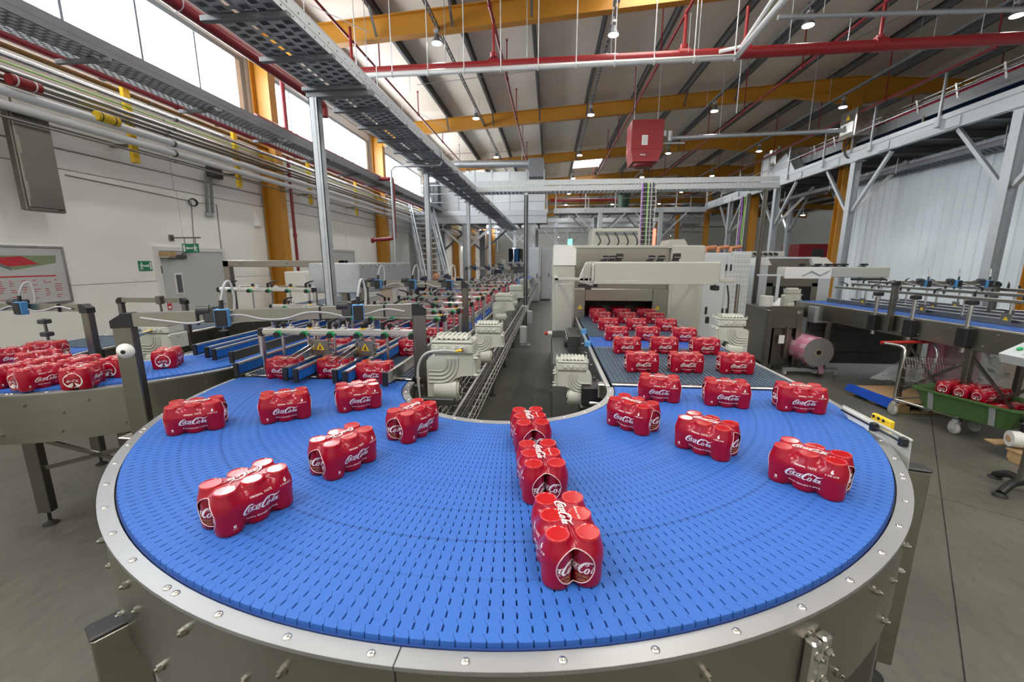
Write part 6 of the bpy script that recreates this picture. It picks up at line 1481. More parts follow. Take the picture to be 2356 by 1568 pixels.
for i, (px_, pyb, pyt) in enumerate(((2012, 735, 690), (2096, 745, 660), (2222, 765, 700))):
    d_ = ray(px_, pyb)
    # foot of the post on the front side plate of the line
    n_ = Vector((-du.y, du.x, 0)); tt = (pA - n_*0.07 - Vector((0, 0, CZ))).dot(n_)/d_.dot(n_); q = Vector((0, 0, CZ)) + d_*tt
    t = thing('guide_post', 'round steel post in a black clamp block on the right line, %s from left' % ORD[i], 'post', (q.x, q.y, ZB-.25), 'guide posts on the right line')
    obj('rod', MB().cyl((q.x, q.y, ZB-.30), (q.x, q.y, ZB+.26), .022, 12), 'steel_bright', t); obj('clamp_block', MB().rbox(-.06, .06, -.05, .06, -.24, -.03, .008, Matrix.Translation((q.x, q.y, ZB)) @ Matrix.Rotation(ang, 4, 'Z')), 'black_plastic', t); obj('head', MB().rbox(-.045, .045, -.04, .04, .22, .27, .008, Matrix.Translation((q.x, q.y, ZB)) @ Matrix.Rotation(ang, 4, 'Z')), 'black_plastic', t)
q0 = Vector((pA.x-.075, 5.75, 0))
ra = arch('steel arch with three sensors and cable loops over the right line', (q0.x, q0.y), (aty(2292, 660, 5.75).x, 5.75), 1.575, .95, (.28, .58, .88), .06, .05)
# ================================================================== RAISED PLATFORMS
PXE, PZB, PZT, PYB = 9.2, 4.85, 5.12, 26.5
pf = thing('raised_platform', 'galvanised raised platform along the right side with handrails and knee-braced columns', 'platform', (PXE, 14, 0))
obj('edge_beam', MB().bar((PXE, 1.0, (PZB+PZT)/2), (PXE, PYB, (PZB+PZT)/2), .02, PZT-PZB).bar((PXE+.06, 1.0, PZB+.01), (PXE+.06, PYB, PZB+.01), .12, .02).bar((PXE+.06, 1.0, PZT-.01), (PXE+.06, PYB, PZT-.01), .12, .02), 'zinc', pf)
obj('toe_board', MB().bar((PXE-.02, 1.0, PZT+.06), (PXE-.02, PYB, PZT+.06), .006, .12), 'zinc', pf)
for k in range(12): obj('splice_plate', MB().rbox(PXE-.03, PXE-.012, 3.0+k*2.0, 3.35+k*2.0, PZB+.03, PZT-.03, .004), 'zinc', pf)
dk = MB(); y = 1.0
while y < PYB: dk.box(PXE, PXE+3.4, y, y+.29, PZT-.07, PZT-.03); y += .3
obj('deck', dk, 'zinc_dark', pf)
for k in range(17): obj('joist', MB().ibeam((PXE, 1.6+k*1.5, PZB+.1), (PXE+3.4, 1.6+k*1.5, PZB+.1), .1, .18, .01), 'zinc_dark', pf)
cols = [9.8-4.6, 9.8, 14.4, 18.9, 23.4]
for y in cols:
    for x in (PXE+.12, PXE+3.1):
        obj('column', MB().box(x-.10, x-.087, y-.10, y+.10, 0, PZB).box(x+.087, x+.10, y-.10, y+.10, 0, PZB).box(x-.087, x+.087, y-.008, y+.008, 0, PZB), 'zinc', pf)
        obj('knee_brace', MB().bar((x, y-.1, 3.35), (x, y-1.35, PZB-.02), .08, .08), 'zinc', pf); obj('knee_brace', MB().bar((x, y+.1, 3.35), (x, y+1.35, PZB-.02), .08, .08), 'zinc', pf)
        if x < PXE+1: obj('knee_brace', MB().bar((x+.1, y, 3.35), (x+1.4, y, PZB-.02), .08, .08), 'white_paint', pf)
    obj('column_fixing', MB().rbox(PXE+.0, PXE+.28, y-.2, y+.2, PZB-.02, PZB, .004), 'zinc', pf)
def railing(par, p, q, z, h=1.08, step=1.6, mid=2, m='zinc', sq=True):
    p = Vector(p); q = Vector(q); n = max(1, round((q-p).length/step))
    for i in range(n+1):
        a = p.lerp(q, i/n); obj('rail_post', MB().bar((a.x, a.y, z-.12), (a.x, a.y, z+h), .045, .045) if sq else MB().cyl((a.x, a.y, z-.12), (a.x, a.y, z+h), .025, 8), m, par)
        obj('post_fixing', MB().rbox(a.x-.05, a.x+.05, a.y-.06, a.y+.06, z-.14, z+.05, .005), m, par)
    obj('handrail', MB().cyl((p.x, p.y, z+h), (q.x, q.y, z+h), .024, 8), m, par)
    for k in range(mid): zz = z + h*(k+1)/(mid+1); obj('mid_rail', MB().cyl((p.x, p.y, zz), (q.x, q.y, zz), .016, 6), m, par)
railing(pf, (PXE-.03, 3.0), (PXE-.03, PYB), PZT, 1.08, 2.05, 1)
# conveyor on top of the platform
up = thing('platform_conveyor', 'conveyor with chrome side rails and small red goods on the raised platform', 'conveyor', (PXE+1.0, 12, PZT))
for x in (PXE+.6, PXE+1.5):
    obj('side_frame', MB().box(x-.02, x+.02, 1.5, 26, PZT+.45, PZT+.72), 'zinc_dark', up); obj('guide_rail', MB().cyl((x, 1.5, PZT+.95), (x, 26, PZT+.95), .03, 8).cyl((x, 1.5, PZT+.85), (x, 26, PZT+.85), .02, 8), 'steel_bright', up)
    y = 2.0
    while y < 25: obj('rail_bracket', MB().bar((x, y, PZT+.6), (x-.1, y, PZT+.95), .05, .03), 'steel_bright', up); y += 1.1
    y = 2.4
    while y < 25: obj('leg', MB().bar((x, y, PZT-.02), (x, y, PZT+.5), .06, .06), 'steel_dark', up); y += 2.6
obj('belt', MB().box(PXE+.62, PXE+1.48, 1.5, 26, PZT+.70, PZT+.73), 'guide_blue', up)
cs = MB(); y = 1.6
while y < 25:
    for x in (PXE+.72, PXE+.84): cs.cyl((x, y, PZT+.73), (x, y, PZT+.86), .033, 6)
    y += .075
cn = solo('small_cans', cs, 'can_film', 'dense line of red cans riding along the platform conveyor', 'cans'); cn['kind'] = 'stuff'
bxp = thing('control_box', 'stainless control box with a yellow warning triangle on the platform railing', 'control box', (PXE-.1, 14.2, PZT+.7)); p = atx(1962, 285, PXE-.1)
obj('body', MB().rbox(PXE-.25, PXE+.2, p.y-.35, p.y+.35, p.z-.42, p.z+.38, .015), 'steel_bright', bxp); obj('screen', MB().rbox(PXE-.265, PXE-.25, p.y-.25, p.y+.28, p.z-.28, p.z+.02, .003), 'white_paint', bxp)
obj('display', MB().rbox(PXE-.27, PXE-.265, p.y+.02, p.y+.14, p.z-.16, p.z-.04, .002), 'dark_steel', bxp)
obj('warning_triangle', MB().prism([(p.y-.09, p.z+.1), (p.y+.09, p.z+.1), (p.y, p.z+.26)], PXE-.258, PXE-.251, 'x'), 'yellow', bxp)
obj('stand', MB().bar((PXE, p.y, PZT), (PXE, p.y, p.z-.4), .08, .08), 'steel', bxp); obj('cable', MB().tube(catmull([(PXE, p.y+.2, p.z-.4), (PXE-.05, p.y+.3, p.z-.7), (PXE, p.y+.1, p.z-.95), (PXE+.1, p.y-.2, PZT+.1)], 5), .025, 6), 'cable_black', bxp)
for i, (px_, py_, w, l) in enumerate(((1772, 375, .5, 'white cabinet with a lamp on the platform near its far end'), (1790, 365, .4, 'small steel monitor box beside the white platform cabinet'))):
    p = atx(px_, py_, PXE+.3); t = thing('platform_cabinet', l, 'cabinet', (PXE+.3, p.y, PZT))
    obj('body', MB().rbox(PXE+.1, PXE+.5, p.y-w/2, p.y+w/2, PZT+.7*i, p.z+.35, .015), 'white_paint' if i == 0 else 'steel_bright', t); obj('door', MB().rbox(PXE+.085, PXE+.1, p.y-w/2+.04, p.y+w/2-.04, PZT+.05+.75*i, p.z+.3, .005), 'white_paint', t)
    obj('lamp', MB().cyl((PXE+.3, p.y, p.z+.35), (PXE+.3, p.y, p.z+.5), .05, 8), 'fluor_glow' if i == 0 else 'zinc', t)
p = atx(1805, 395, PXE+.3); t = thing('inclined_guard', 'grey sheet-metal guard sloping down over the platform conveyor', 'guard', (PXE+.3, p.y, PZT))
obj('sheet', MB().prism([(p.y-1.2, PZT), (p.y+1.3, PZT), (p.y+1.1, PZT+.45), (p.y-.3, PZT+.95)], PXE+.15, PXE+.55, 'x'), 'zinc', t); obj('edge', MB().bar((PXE+.14, p.y+1.1, PZT+.47), (PXE+.14, p.y-.3, PZT+.97), .04, .04), 'steel_bright', t)
# cable tray slung under the platform
ut = thing('under_platform_tray', 'cable tray with red-edged cables slung below the raised platform', 'cable tray', (PXE+1.3, 8, 4.3))
perf_tray(ut, PXE+1.0, PXE+1.45, 3, 24, 4.45, .12, 'zinc_dark', 4, .15, 17); obj('cables', MB().cyl((PXE+1.1, 3, 4.58), (PXE+1.1, 24, 4.58), .03, 6).cyl((PXE+1.2, 3, 4.58), (PXE+1.2, 24, 4.58), .03, 6), 'red_pipe', ut)
for y in (5, 8, 11, 14, 17, 20): obj('hanger', MB().cyl((PXE+1.0, y, 4.4), (PXE+1.0, y, PZB), .012, 6), 'zinc', ut); obj('hanger', MB().cyl((PXE+1.45, y, 4.4), (PXE+1.45, y, PZB), .012, 6), 'zinc', ut)
for px_, py_, l in ((2045, 450, 'lit lamp below the raised platform by the corrugated wall'), (1847, 495, 'lit lamp below the platform further back'), (1729, 520, 'small lit lamp far under the platform')):
    p = atz(px_, py_, 4.3); L = thing('under_platform_lamp', l, 'lamp', (p.x, p.y, 4.3)); obj('drop_rod', MB().cyl((p.x, p.y, 4.44), (p.x, p.y, PZB if p.y < PYB else 6.9), .01, 6), 'zinc', L); place(me_body_l, 'housing', L); place(me_lens, 'lens', L)
    ld = bpy.data.lights.new('lamp_light', 'AREA'); ld.shape = 'DISK'; ld.size = .2; ld.energy = 45; lo = bpy.data.objects.new('lamp_light', ld); COL.objects.link(lo); lo.parent = L; lo.location = (0, 0, -.02)
# cross run at the back and left mezzanine
bk = thing('cross_platform', 'galvanised platform running across the hall at the back with handrails', 'platform', (4, PYB, 0))
BZ = 4.72
obj('edge_beam', MB().rbox(0.2, PXE, PYB-.02, PYB+.02, BZ-.0, BZ+.30, .005).rbox(0.2, PXE, PYB, PYB+.14, BZ, BZ+.03, .003), 'zinc', bk); obj('deck', MB().box(.2, PXE, PYB, PYB+3.0, BZ+.2, BZ+.26), 'zinc_dark', bk)
for k in range(9): obj('joist', MB().ibeam((.6+k*1.05, PYB, BZ+.08), (.6+k*1.05, PYB+3, BZ+.08), .1, .16, .01), 'zinc_dark', bk)
railing(bk, (.3, PYB-.03), (PXE, PYB-.03), BZ+.30, 1.08, 1.9, 1); railing(bk, (.3, PYB+3), (PXE, PYB+3), BZ+.30, 1.08, 2.2, 1)
for x in (3.0, 6.6):
    for yv in (PYB+.1, PYB+2.9):
        obj('column', MB().rbox(x-.12, x+.12, yv-.12, yv+.12, 0, BZ, .01), 'zinc', bk)
        for s in (-1, 1): obj('knee_brace', MB().bar((x+s*.1, yv, 3.3), (x+s*1.5, yv, BZ), .08, .08), 'zinc', bk)
t = thing('red_back_pipe', 'bright red pipe running along the back behind the cross platform', 'pipe', (3, PYB+3.5, 6)); qa, qb = aty(1265, 461, PYB+3.4), aty(1420, 458, PYB+3.4)
obj('run', MB().cyl(qa, qb, .11, 10), 'red_paint', t); obj('drop', MB().cyl(qa.lerp(qb, .45), qa.lerp(qb, .45)+Vector((0, 0, .5)), .06, 8), 'red_paint', t)
for f in (.1, .5, .9): q = qa.lerp(qb, f); obj('hanger', MB().cyl(q, (q.x, q.y, roof_z(q.x)-.003), .015, 6), 'zinc', t)
t = thing('wheelie_bin', 'dark green wheeled bin standing on the cross platform', 'bin', (4, PYB+.8, BZ+.3)); qa, qb = aty(1425, 480, PYB+.8), aty(1445, 452, PYB+.8)
bz_ = BZ+.28; obj('body', MB().lathe([(.30, 0), (.40, .85)], ((qa.x+qb.x)/2, PYB+.8, bz_), 4), 'bin_green', t); obj('lid', MB().rbox((qa.x+qb.x)/2-.36, (qa.x+qb.x)/2+.36, PYB+.45, PYB+1.15, bz_+.85, bz_+.95, .03), 'bin_green', t)
t = thing('strip_light', 'row of long fluorescent strip lights glowing under the far roof', 'lamp', (3, 31, 5.2))
for px_ in (1303, 1350, 1397): q = aty(px_, 485, 33); obj('tube', MB().rbox(q.x-.75, q.x+.75, 32.95, 33.05, q.z-.04, q.z+.04, .02), 'fluor_glow', t); obj('hanger', MB().cyl((q.x, 33, q.z), (q.x, 33, roof_z(q.x)-.003), .012, 6), 'zinc', t)
mz = thing('mezzanine', 'galvanised mezzanine on the left carrying a white cabin, on braced columns', 'platform', (-3.5, 19.0, 0))
MYB, MBZ = 19.0, 3.75
mx0, mx1 = max(-6.3, aty(852, 510, MYB).x), aty(1258, 500, MYB).x
obj('edge_beam', MB().rbox(mx0, mx1, MYB-.03, MYB+.03, MBZ-.25, MBZ+.10, .005).rbox(mx0, mx1, MYB-.06, MYB+.0, MBZ+.08, MBZ+.30, .005), 'zinc', mz); obj('deck', MB().box(mx0, mx1, MYB, MYB+6, MBZ+.18, MBZ+.26), 'zinc_dark', mz)
for k in range(6): obj('joist', MB().ibeam((mx0+.4+k*1.05, MYB, MBZ+.05), (mx0+.4+k*1.05, MYB+6, MBZ+.05), .1, .2, .01), 'zinc_dark', mz)
for j, yv in enumerate((MYB+.15, MYB+4.8)):
    for px_ in (905, 958, 1072, 1223):
        x = aty(px_, 560, MYB).x
        obj('column', MB().box(x-.16, x-.14, yv-.14, yv+.14, 0, MBZ-.2).box(x+.14, x+.16, yv-.14, yv+.14, 0, MBZ-.2).box(x-.14, x+.14, yv-.01, yv+.01, 0, MBZ-.2), 'zinc', mz)
        for s in (-1, 1):
            if mx0 < x+s*2 < mx1+1: obj('knee_brace', MB().bar((x+s*.12, yv, 2.5), (x+s*1.35, yv, MBZ-.22), .10, .10), 'zinc', mz)
railing(mz, (mx0, MYB-.03), (mx1, MYB-.03), MBZ+.30, 1.1, 2.5, 2)
wc = thing('white_cabin', 'white panelled cabin standing on the mezzanine below the roof', 'cabin', (-2.5, MYB+2, MBZ+.3))
cx0, cx1, cz1 = aty(976, 400, MYB+1).x, aty(1254, 395, MYB+1).x, aty(1254, 393, MYB+1).z
obj('core', MB().box(cx0+.03, cx1-.03, MYB+1.04, MYB+5, MBZ+.28, cz1-.03), 'machine_cool', wc)
n = 7
for k in range(n):
    a, b = cx0+(cx1-cx0)*k/n, cx0+(cx1-cx0)*(k+1)/n
    obj('wall_panel', MB().rbox(a+.012, b-.012, MYB+1.0, MYB+1.06, MBZ+.28, cz1, .008), 'machine_cool', wc); obj('panel_clip', MB().rbox(b-.08, b+.02, MYB+.98, MYB+1.06, cz1, cz1+.07, .01), 'machine_cool', wc)
for k, (px0, px1) in enumerate(((976, 1012),)):
    for j in range(3):
        a, b = aty(px0, 460, MYB+.6).x, aty(px1, 460, MYB+.6).x; z0 = MBZ+.30+j*.44
        for q in range(2):
            xa_, xb_ = a+(b-a)*q/2, a+(b-a)*(q+1)/2
            c = thing('crate', 'dark grey plastic crate on the mezzanine, %s column, %s from the deck' % ('left' if q == 0 else 'right', ORD[j]), 'crate', ((xa_+xb_)/2, MYB+.6, z0), 'dark crates on the mezzanine')
            obj('body', MB().rbox(xa_+.01, xb_-.01, MYB+.35, MYB+.85, z0, z0+.435, .02), 'crate_black', c); obj('rim', MB().rbox(xa_, xb_, MYB+.33, MYB+.87, z0+.36, z0+.43, .01).rbox(xa_+.1, xa_+.14, MYB+.33, MYB+.35, z0+.05, z0+.35, .004), 'crate_black', c)
# stairs up to the mezzanine
st = thing('mezzanine_stairs', 'steel open-tread stairs with handrails climbing to the mezzanine', 'stairs', (-4.0, 16.5, 0))
sa, sb = aty(1012, 640, 14.5), aty(965, 520, 18.6); sa.z = 0.1; sb.z = MBZ+.2
for dx in (-.45, .45): obj('stringer', MB().bar((sa.x+dx, sa.y, sa.z), (sb.x+dx, sb.y, sb.z), .05, .26), 'zinc', st); obj('handrail', MB().cyl((sa.x+dx, sa.y, sa.z+1.0), (sb.x+dx, sb.y, sb.z+1.0), .03, 8).cyl((sa.x+dx, sa.y, sa.z+.5), (sb.x+dx, sb.y, sb.z+.5), .02, 6), 'zinc', st)
for k in range(18):
    q = sa.lerp(sb, (k+.5)/18); obj('tread', MB().rbox(q.x-.44, q.x+.44, q.y-.14, q.y+.14, q.z-.02, q.z+.03, .005), 'zinc', st)
    if k % 4 == 0:
        for dx in (-.45, .45): obj('baluster', MB().cyl((q.x+dx, q.y, q.z), (q.x+dx, q.y, q.z+1.0), .02, 6), 'zinc', st)
# far machines at the end of the aisle
fm = thing('far_machine', 'cream machine with dark columns on top at the far end of the left lane', 'machine', (-1.5, 24, 0))
qa, qb = aty(1160, 640, 22), aty(1236, 606, 22)
obj('body', MB().rbox(qa.x, qb.x, 22, 25, 0.1, aty(1160, 615, 22).z, .02), 'machine_white', fm); obj('hood', MB().rbox(qa.x+.1, qb.x+.05, 21.9, 25, aty(1160, 614, 22).z, aty(1160, 602, 22).z, .03), 'white_paint', fm)
for k, (px_, m) in enumerate(((1176, 'navy_cloth'), (1188, 'sign_blue'), (1198, 'dark_steel'))): q = aty(px_, 600, 23); obj('tank', MB().cyl((q.x, 23, 1.5), (q.x, 23, aty(px_, 572, 23).z), .14, 10), m, fm)
obj('window', MB().rbox(qa.x+.3, qb.x-.2, 21.98, 22, 1.0, 1.5, .01), 'zinc_dark', fm)
for px_, l in ((1228, 'tall pale cabinet at the far end of the aisle, left one'), (1256, 'tall pale cabinet at the far end of the aisle, right one')):
    q = aty(px_, 640, 19+ (px_ > 1240)*1.0); t = thing('aisle_cabinet', l, 'cabinet', (q.x, q.y, 0)); obj('body', MB().rbox(q.x-.24, q.x+.24, q.y, q.y+.8, 0.05, 2.45, .02), 'machine_cool', t); obj('door', MB().rbox(q.x-.21, q.x+.21, q.y-.015, q.y, .1, 2.4, .005), 'machine_cool', t); obj('handle', MB().rbox(q.x+.12, q.x+.16, q.y-.04, q.y-.015, 1.1, 1.3, .005), 'black_plastic', t)
for px_, py_, z, l in ((1145, 533, 3.6, 'bright lamp under the mezzanine deck, left of the long tray end'), (1061, 567, 2.9, 'lit lamp under the mezzanine near the stairs'), (1182, 571, 2.9, 'lit lamp below the mezzanine next to the tray end'), (1284, 545, 5.2, 'lit lamp above the cream machine under the cross platform'), (1410, 544, 5.2, 'lit lamp left of the cable drop, under the cross platform'), (1545, 542, 5.2, 'lit lamp right of the cable drop, under the cross platform')):
    d_ = ray(px_, py_); k_ = (z-CZ)/d_.z; p = Vector((0, 0, CZ)) + d_*k_
    if p.y > 45: p = Vector((0, 0, CZ)) + d_*(44/d_.y)
    L = thing('deck_lamp', l, 'lamp', tuple(p)); obj('drop_rod', MB().cyl((p.x, p.y, p.z+.14), (p.x, p.y, roof_z(p.x)-.003), .01, 6), 'zinc', L); place(me_body_l, 'housing', L); place(me_lens, 'lens', L)
    ld = bpy.data.lights.new('lamp_light', 'AREA'); ld.shape = 'DISK'; ld.size = .2; ld.energy = 60; lo = bpy.data.objects.new('lamp_light', ld); COL.objects.link(lo); lo.parent = L; lo.location = (0, 0, -.02)
# steelwork and lines in the far hall
for i, (x, y) in enumerate(((-3.0, 36), (0.5, 36), (3.5, 36), (7, 36), (10.5, 36), (1.8, 42), (5.2, 42), (8.5, 42))):
    t = thing('far_column', 'slim zinc column with knee braces in the far hall, %s of the back columns' % ORD[i], 'column', (x, y, 0))
    obj('shaft', MB().rbox(x-.14, x+.14, y-.14, y+.14, 0, 5.0, .01), 'zinc', t)
    for s in (-1, 1): obj('knee_brace', MB().bar((x+s*.1, y, 3.4), (x+s*1.6, y, 4.95), .1, .1), 'zinc', t)
for i, y in enumerate((35.9, 41.9)):
    t = thing('far_gallery', 'distant galvanised gallery beam with handrail across the far hall, %s' % ('nearer one' if i == 0 else 'farther one'), 'platform', (4, y, 5)); obj('beam', MB().rbox(-6.2, 14, y-.1, y+.1, 5.0, 5.35, .01), 'zinc', t); railing(t, (-6.0, y-.1), (14, y-.1), 5.35, 1.05, 2.5, 1)
    obj('cable_tray', MB().box(-6, 14, y-.7, y-.3, 4.5, 4.56), 'zinc_dark', t)
t = thing('far_dark_red_wall', 'dark red block standing far back right of the second wrapping machine', 'machine', (13, 30, 0)); q = aty(1860, 575, 28); obj('body', MB().rbox(q.x-.6, q.x+2.2, 28, 30, 0, 2.9, .03), 'red_pipe', t); obj('shutter', MB().rbox(q.x+.2, q.x+.9, 27.97, 28, .2, 2.6, .01), 'dark_steel', t)
# ================================================================== THINGS ON THE FLOOR AT THE RIGHT
# roll trolley with pink printed film
q0, q1 = atz(1817, 862, 0.03), atz(1905, 868, 0.03)
ra0, ra1 = Vector((0, 0, 0)), Vector((0, 0, 0))
rc0 = aty(1835, 815, 7.55); rc1 = aty(1897, 822, 6.85)
ra0 = Vector((rc0.x-.12, 7.6, .42)); ra1 = Vector((rc1.x-.10, 6.85, .42))
fr_ = thing('film_roll', 'big roll of pink printed shrink film lying on a low stand', 'film roll', tuple((ra0+ra1)/2 - Vector((0, 0, .26))))
dR = (ra1-ra0).normalized(); RR = .235
obj('roll', MB().cyl(ra0, ra1, RR, 32), 'film_pink', fr_)
obj('wound_end', MB().cyl(ra1, ra1+dR*.004, RR*.985, 32), 'film_roll_end', fr_); obj('core', MB().cyl(ra1+dR*.003, ra1+dR*.01, .055, 16), 'wood', fr_); obj('core_hole', MB().cyl(ra1+dR*.010, ra1+dR*.011, .040, 16), 'dark_opening', fr_)
Lr = (ra1-ra0).length; sd = dR.cross(Vector((0, 0, 1))).normalized(); pr_ = MB()
def on_roll(u, a): return ra0 + dR*u + (-sd*cos(a) + Vector((0, 0, 1))*sin(a))*(RR+.0015)
for u0 in (.14, .42, .70):
    for a0, wid, ha in ((1.9, .12, .22), (2.6, .13, .24), (3.3, .12, .2), (1.2, .12, .2)):
        for k in range(3):
            aa = a0+k*.11; u_ = u0*Lr/.84; ln = wid*(1-.2*(k == 2))
            pr_.add([on_roll(u_, aa), on_roll(u_+ln, aa), on_roll(u_+ln, aa+.07), on_roll(u_, aa+.07)], [(0, 1, 2, 3)])
for u in (.33, .62): pr_.add([on_roll(u*Lr, 0.6+i*.2) for i in range(16)] + [on_roll(u*Lr+.004, 0.6+i*.2) for i in range(16)], [(i, i+1, 17+i, 16+i) for i in range(15)])
obj('print', pr_, 'film_pink_print', fr_, kind='stuff')
obj('tail', MB().add([ra1+Vector((.02, .0, -.2)), ra1+Vector((.16, .1, -.2)), ra1+Vector((.15, .05, -.36)), ra1+Vector((.02, -.05, -.34))], [(0, 1, 2, 3)]), 'film_pink', fr_)
rs = thing('roll_stand', 'low steel stand on small castors under the pink film roll', 'stand', tuple((q0+q1)/2))
for s, e in ((ra0, ra0), (ra1, ra1)):
    c = Vector((s.x, s.y, 0)) - dR*0 + dR*(.15 if s is ra0 else -.15)
    obj('foot_bar', MB().bar(c + sd*.42 + Vector((0, 0, .1)), c - sd*.42 + Vector((0, 0, .1)), .06, .05), 'zinc', rs)
    for k in (-1, 1): w = c + sd*.40*k; obj('castor', MB().cyl(w+Vector((-.015, 0, .04)), w+Vector((.015, 0, .04)), .038, 12).rbox(w.x-.022, w.x+.022, w.y-.02, w.y+.02, .04, .085, .004), 'castor_grey', rs)
    for k in (-1, 1): obj('cradle', MB().bar(c+sd*.18*k+Vector((0, 0, .11)), c+sd*.2*k+Vector((0, 0, .26)), .04, .04), 'dark_steel', rs)
obj('long_bar', MB().bar(Vector((ra0.x, ra0.y, .1)), Vector((ra1.x, ra1.y, .1)), .06, .05), 'zinc', rs)
# pallet with blue covered cardboard
pc = [atz(1955, 885, .13), atz(2035, 915, .13), atz(2120, 905, .13)]
ax = (pc[1]-pc[0]).normalized(); ay = Vector((-ax.y, ax.x, 0)); TP = Matrix.Translation((pc[0].x, pc[0].y, 0)) @ Matrix.Rotation(math.atan2(ax.y, ax.x), 4, 'Z')
pw, pd_ = .78, 1.15
pal = thing('wooden_pallet', 'low wooden pallet on the floor left of the shopping trolley', 'pallet', (pc[0].x, pc[0].y, 0))
for k in range(3):
    for j in range(3): obj('block', MB().rbox(k*(pw-.12)/2, k*(pw-.12)/2+.12, j*(pd_-.14)/2, j*(pd_-.14)/2+.14, .018, .095, .004, TP), 'wood', pal)
    obj('runner', MB().rbox(k*(pw-.10)/2, k*(pw-.10)/2+.10, 0, pd_, 0, .018, .003, TP), 'wood', pal); 
for k in range(6): obj('deck_board', MB().rbox(0, pw, k*(pd_-.1)/5, k*(pd_-.1)/5+.1, .095, .115, .003, TP), 'wood', pal)
cbd = thing('cardboard_sheet', 'brown cardboard sheet lying on the pallet', 'cardboard', tuple(TP @ Vector((.4, .5, .117)))); obj('sheet', MB().rbox(.03, pw+.02, .03, pd_+.05, .124, .134, .003, TP), 'cardboard', cbd); obj('edge_gap', MB().rbox(.02, pw, .05, pd_, .117, .124, .001, TP), 'black_plastic', cbd)
cv_ = thing('blue_cover', 'bright blue plastic cover hanging over the front edge of the cardboard', 'cover', tuple(TP @ Vector((.4, 0, .06)))); obj('apron', MB().add([TP @ Vector(v) for v in ((-.02, -.015, .135), (pw-.05, -.02, .13), (pw-.06, -.05, .035), (-.03, -.04, .055), (-.02, .05, .1365), (pw-.05, .06, .1365))], [(0, 3, 2, 1), (0, 1, 5, 4)]), 'cover_blue', cv_); obj('back_fold', MB().rbox(0, pw, pd_, pd_+.03, .12, .14, .003, TP), 'cover_blue', cv_)
# crumpled clear film
def crumple(name, label, pts, m='film_clear', seed=1, amp=.03, nx=14, ny=10):
    rnd = random.Random(seed); mb = MB(); A, B, C_, D = [Vector(p) for p in pts]; vs = []
    for j in range(ny+1):
        for i in range(nx+1):
            u, v = i/nx, j/ny; p = A.lerp(B, u).lerp(D.lerp(C_, u), v); vs.append(p + Vector((rnd.uniform(-amp, amp), rnd.uniform(-amp, amp), rnd.uniform(-amp*.6, amp)))*(1 if 0 < i < nx and 0 < j else .5))
    mb.add(vs, [(j*(nx+1)+i, j*(nx+1)+i+1, (j+1)*(nx+1)+i+1, (j+1)*(nx+1)+i) for j in range(ny) for i in range(nx)], True)
    return solo(name, mb, m, label, 'plastic film')
def fa(px, py, y): p = aty(px, py, y); return (p.x, y, max(.02, p.z))
crumple('clear_film', 'crumpled clear plastic film heaped on the pallet behind the trolley', [fa(2000, 872, 5.9), fa(2140, 880, 5.7), fa(2120, 815, 6.3), fa(2075, 825, 6.3)], seed=2)
crumple('clear_film', 'sheet of clear plastic film draped under the right line behind the trolley basket', [fa(2240, 880, 5.9), fa(2325, 870, 5.7), fa(2270, 790, 5.9), fa(2190, 785, 6.1)], seed=5, amp=.05)
pkf = thing('pink_film_roll', 'upright pink film roll in clear wrap under the right line', 'film roll', (5.5, 6.2, 0)); q = aty(2205, 850, 6.0); obj('roll', MB().cyl((q.x, 6.0, .05), (q.x, 6.0, .82), .19, 24), 'film_pink', pkf); obj('wrap', MB().lathe([(.20, 0), (.205, .4), (.195, .84), (.1, .88)], (q.x, 6.0, .03), 18), 'film_clear', pkf)
pk2 = thing('pink_film_roll', 'narrower pink film roll behind the trolley basket, left of the upright one', 'film roll', (5.0, 6.2, 0)); q = aty(2150, 840, 6.1); obj('roll', MB().cyl((q.x, 6.1, .05), (q.x, 6.1, .86), .10, 20), 'film_pink', pk2); obj('core', MB().cyl((q.x, 6.1, .86), (q.x, 6.1, .88), .04, 12), 'wood', pk2)
# shopping trolley
wb0, wb1, wf0, wf1 = atz(2052, 950, .02), atz(2125, 945, .02), atz(2193, 993, .02), atz(2240, 988, .02)
tr_ = thing('shopping_trolley', 'chrome shopping trolley frame with red handle, child basket and grey castors', 'trolley', tuple((wb0+wf1)/2 - Vector((0, 0, .02))))
hl, hr = aty(2052, 790, wb0.y), aty(2172, 795, wb1.y+.0)
def castor(p, k):
    c = obj('castor_fork', MB().cyl((p.x, p.y, .13), (p.x, p.y, .17), .03, 10).box(p.x-.03, p.x-.022, p.y-.03, p.y+.03, .05, .14).box(p.x+.022, p.x+.03, p.y-.03, p.y+.03, .05, .14), 'castor_grey', tr_)
    obj('wheel', MB().lathe([(.02, -.018), (.055, -.018), (.066, -.010), (.066, .010), (.055, .018), (.02, .018)], (0, 0, 0), 20, Matrix.Translation((p.x, p.y, .066)) @ Matrix.Rotation(pi/2, 4, 'Y')), 'castor_grey', c); obj('hub', MB().cyl((p.x-.022, p.y, .066), (p.x+.022, p.y, .066), .024, 12), 'black_plastic', c)
for p in (wb0, wb1, wf0, wf1): castor(p, 0)
for a, b in ((wb0, wf0), (wb1, wf1)): obj('side_rail', MB().tube([(a.x, a.y, .20), (b.x, b.y, .19)], .014, 8), 'chrome', tr_)
obj('front_rail', MB().cyl((wf0.x, wf0.y, .19), (wf1.x, wf1.y, .19), .014, 8).cyl((wb0.x, wb0.y, .2), (wb1.x, wb1.y, .2), .012, 8), 'chrome', tr_)
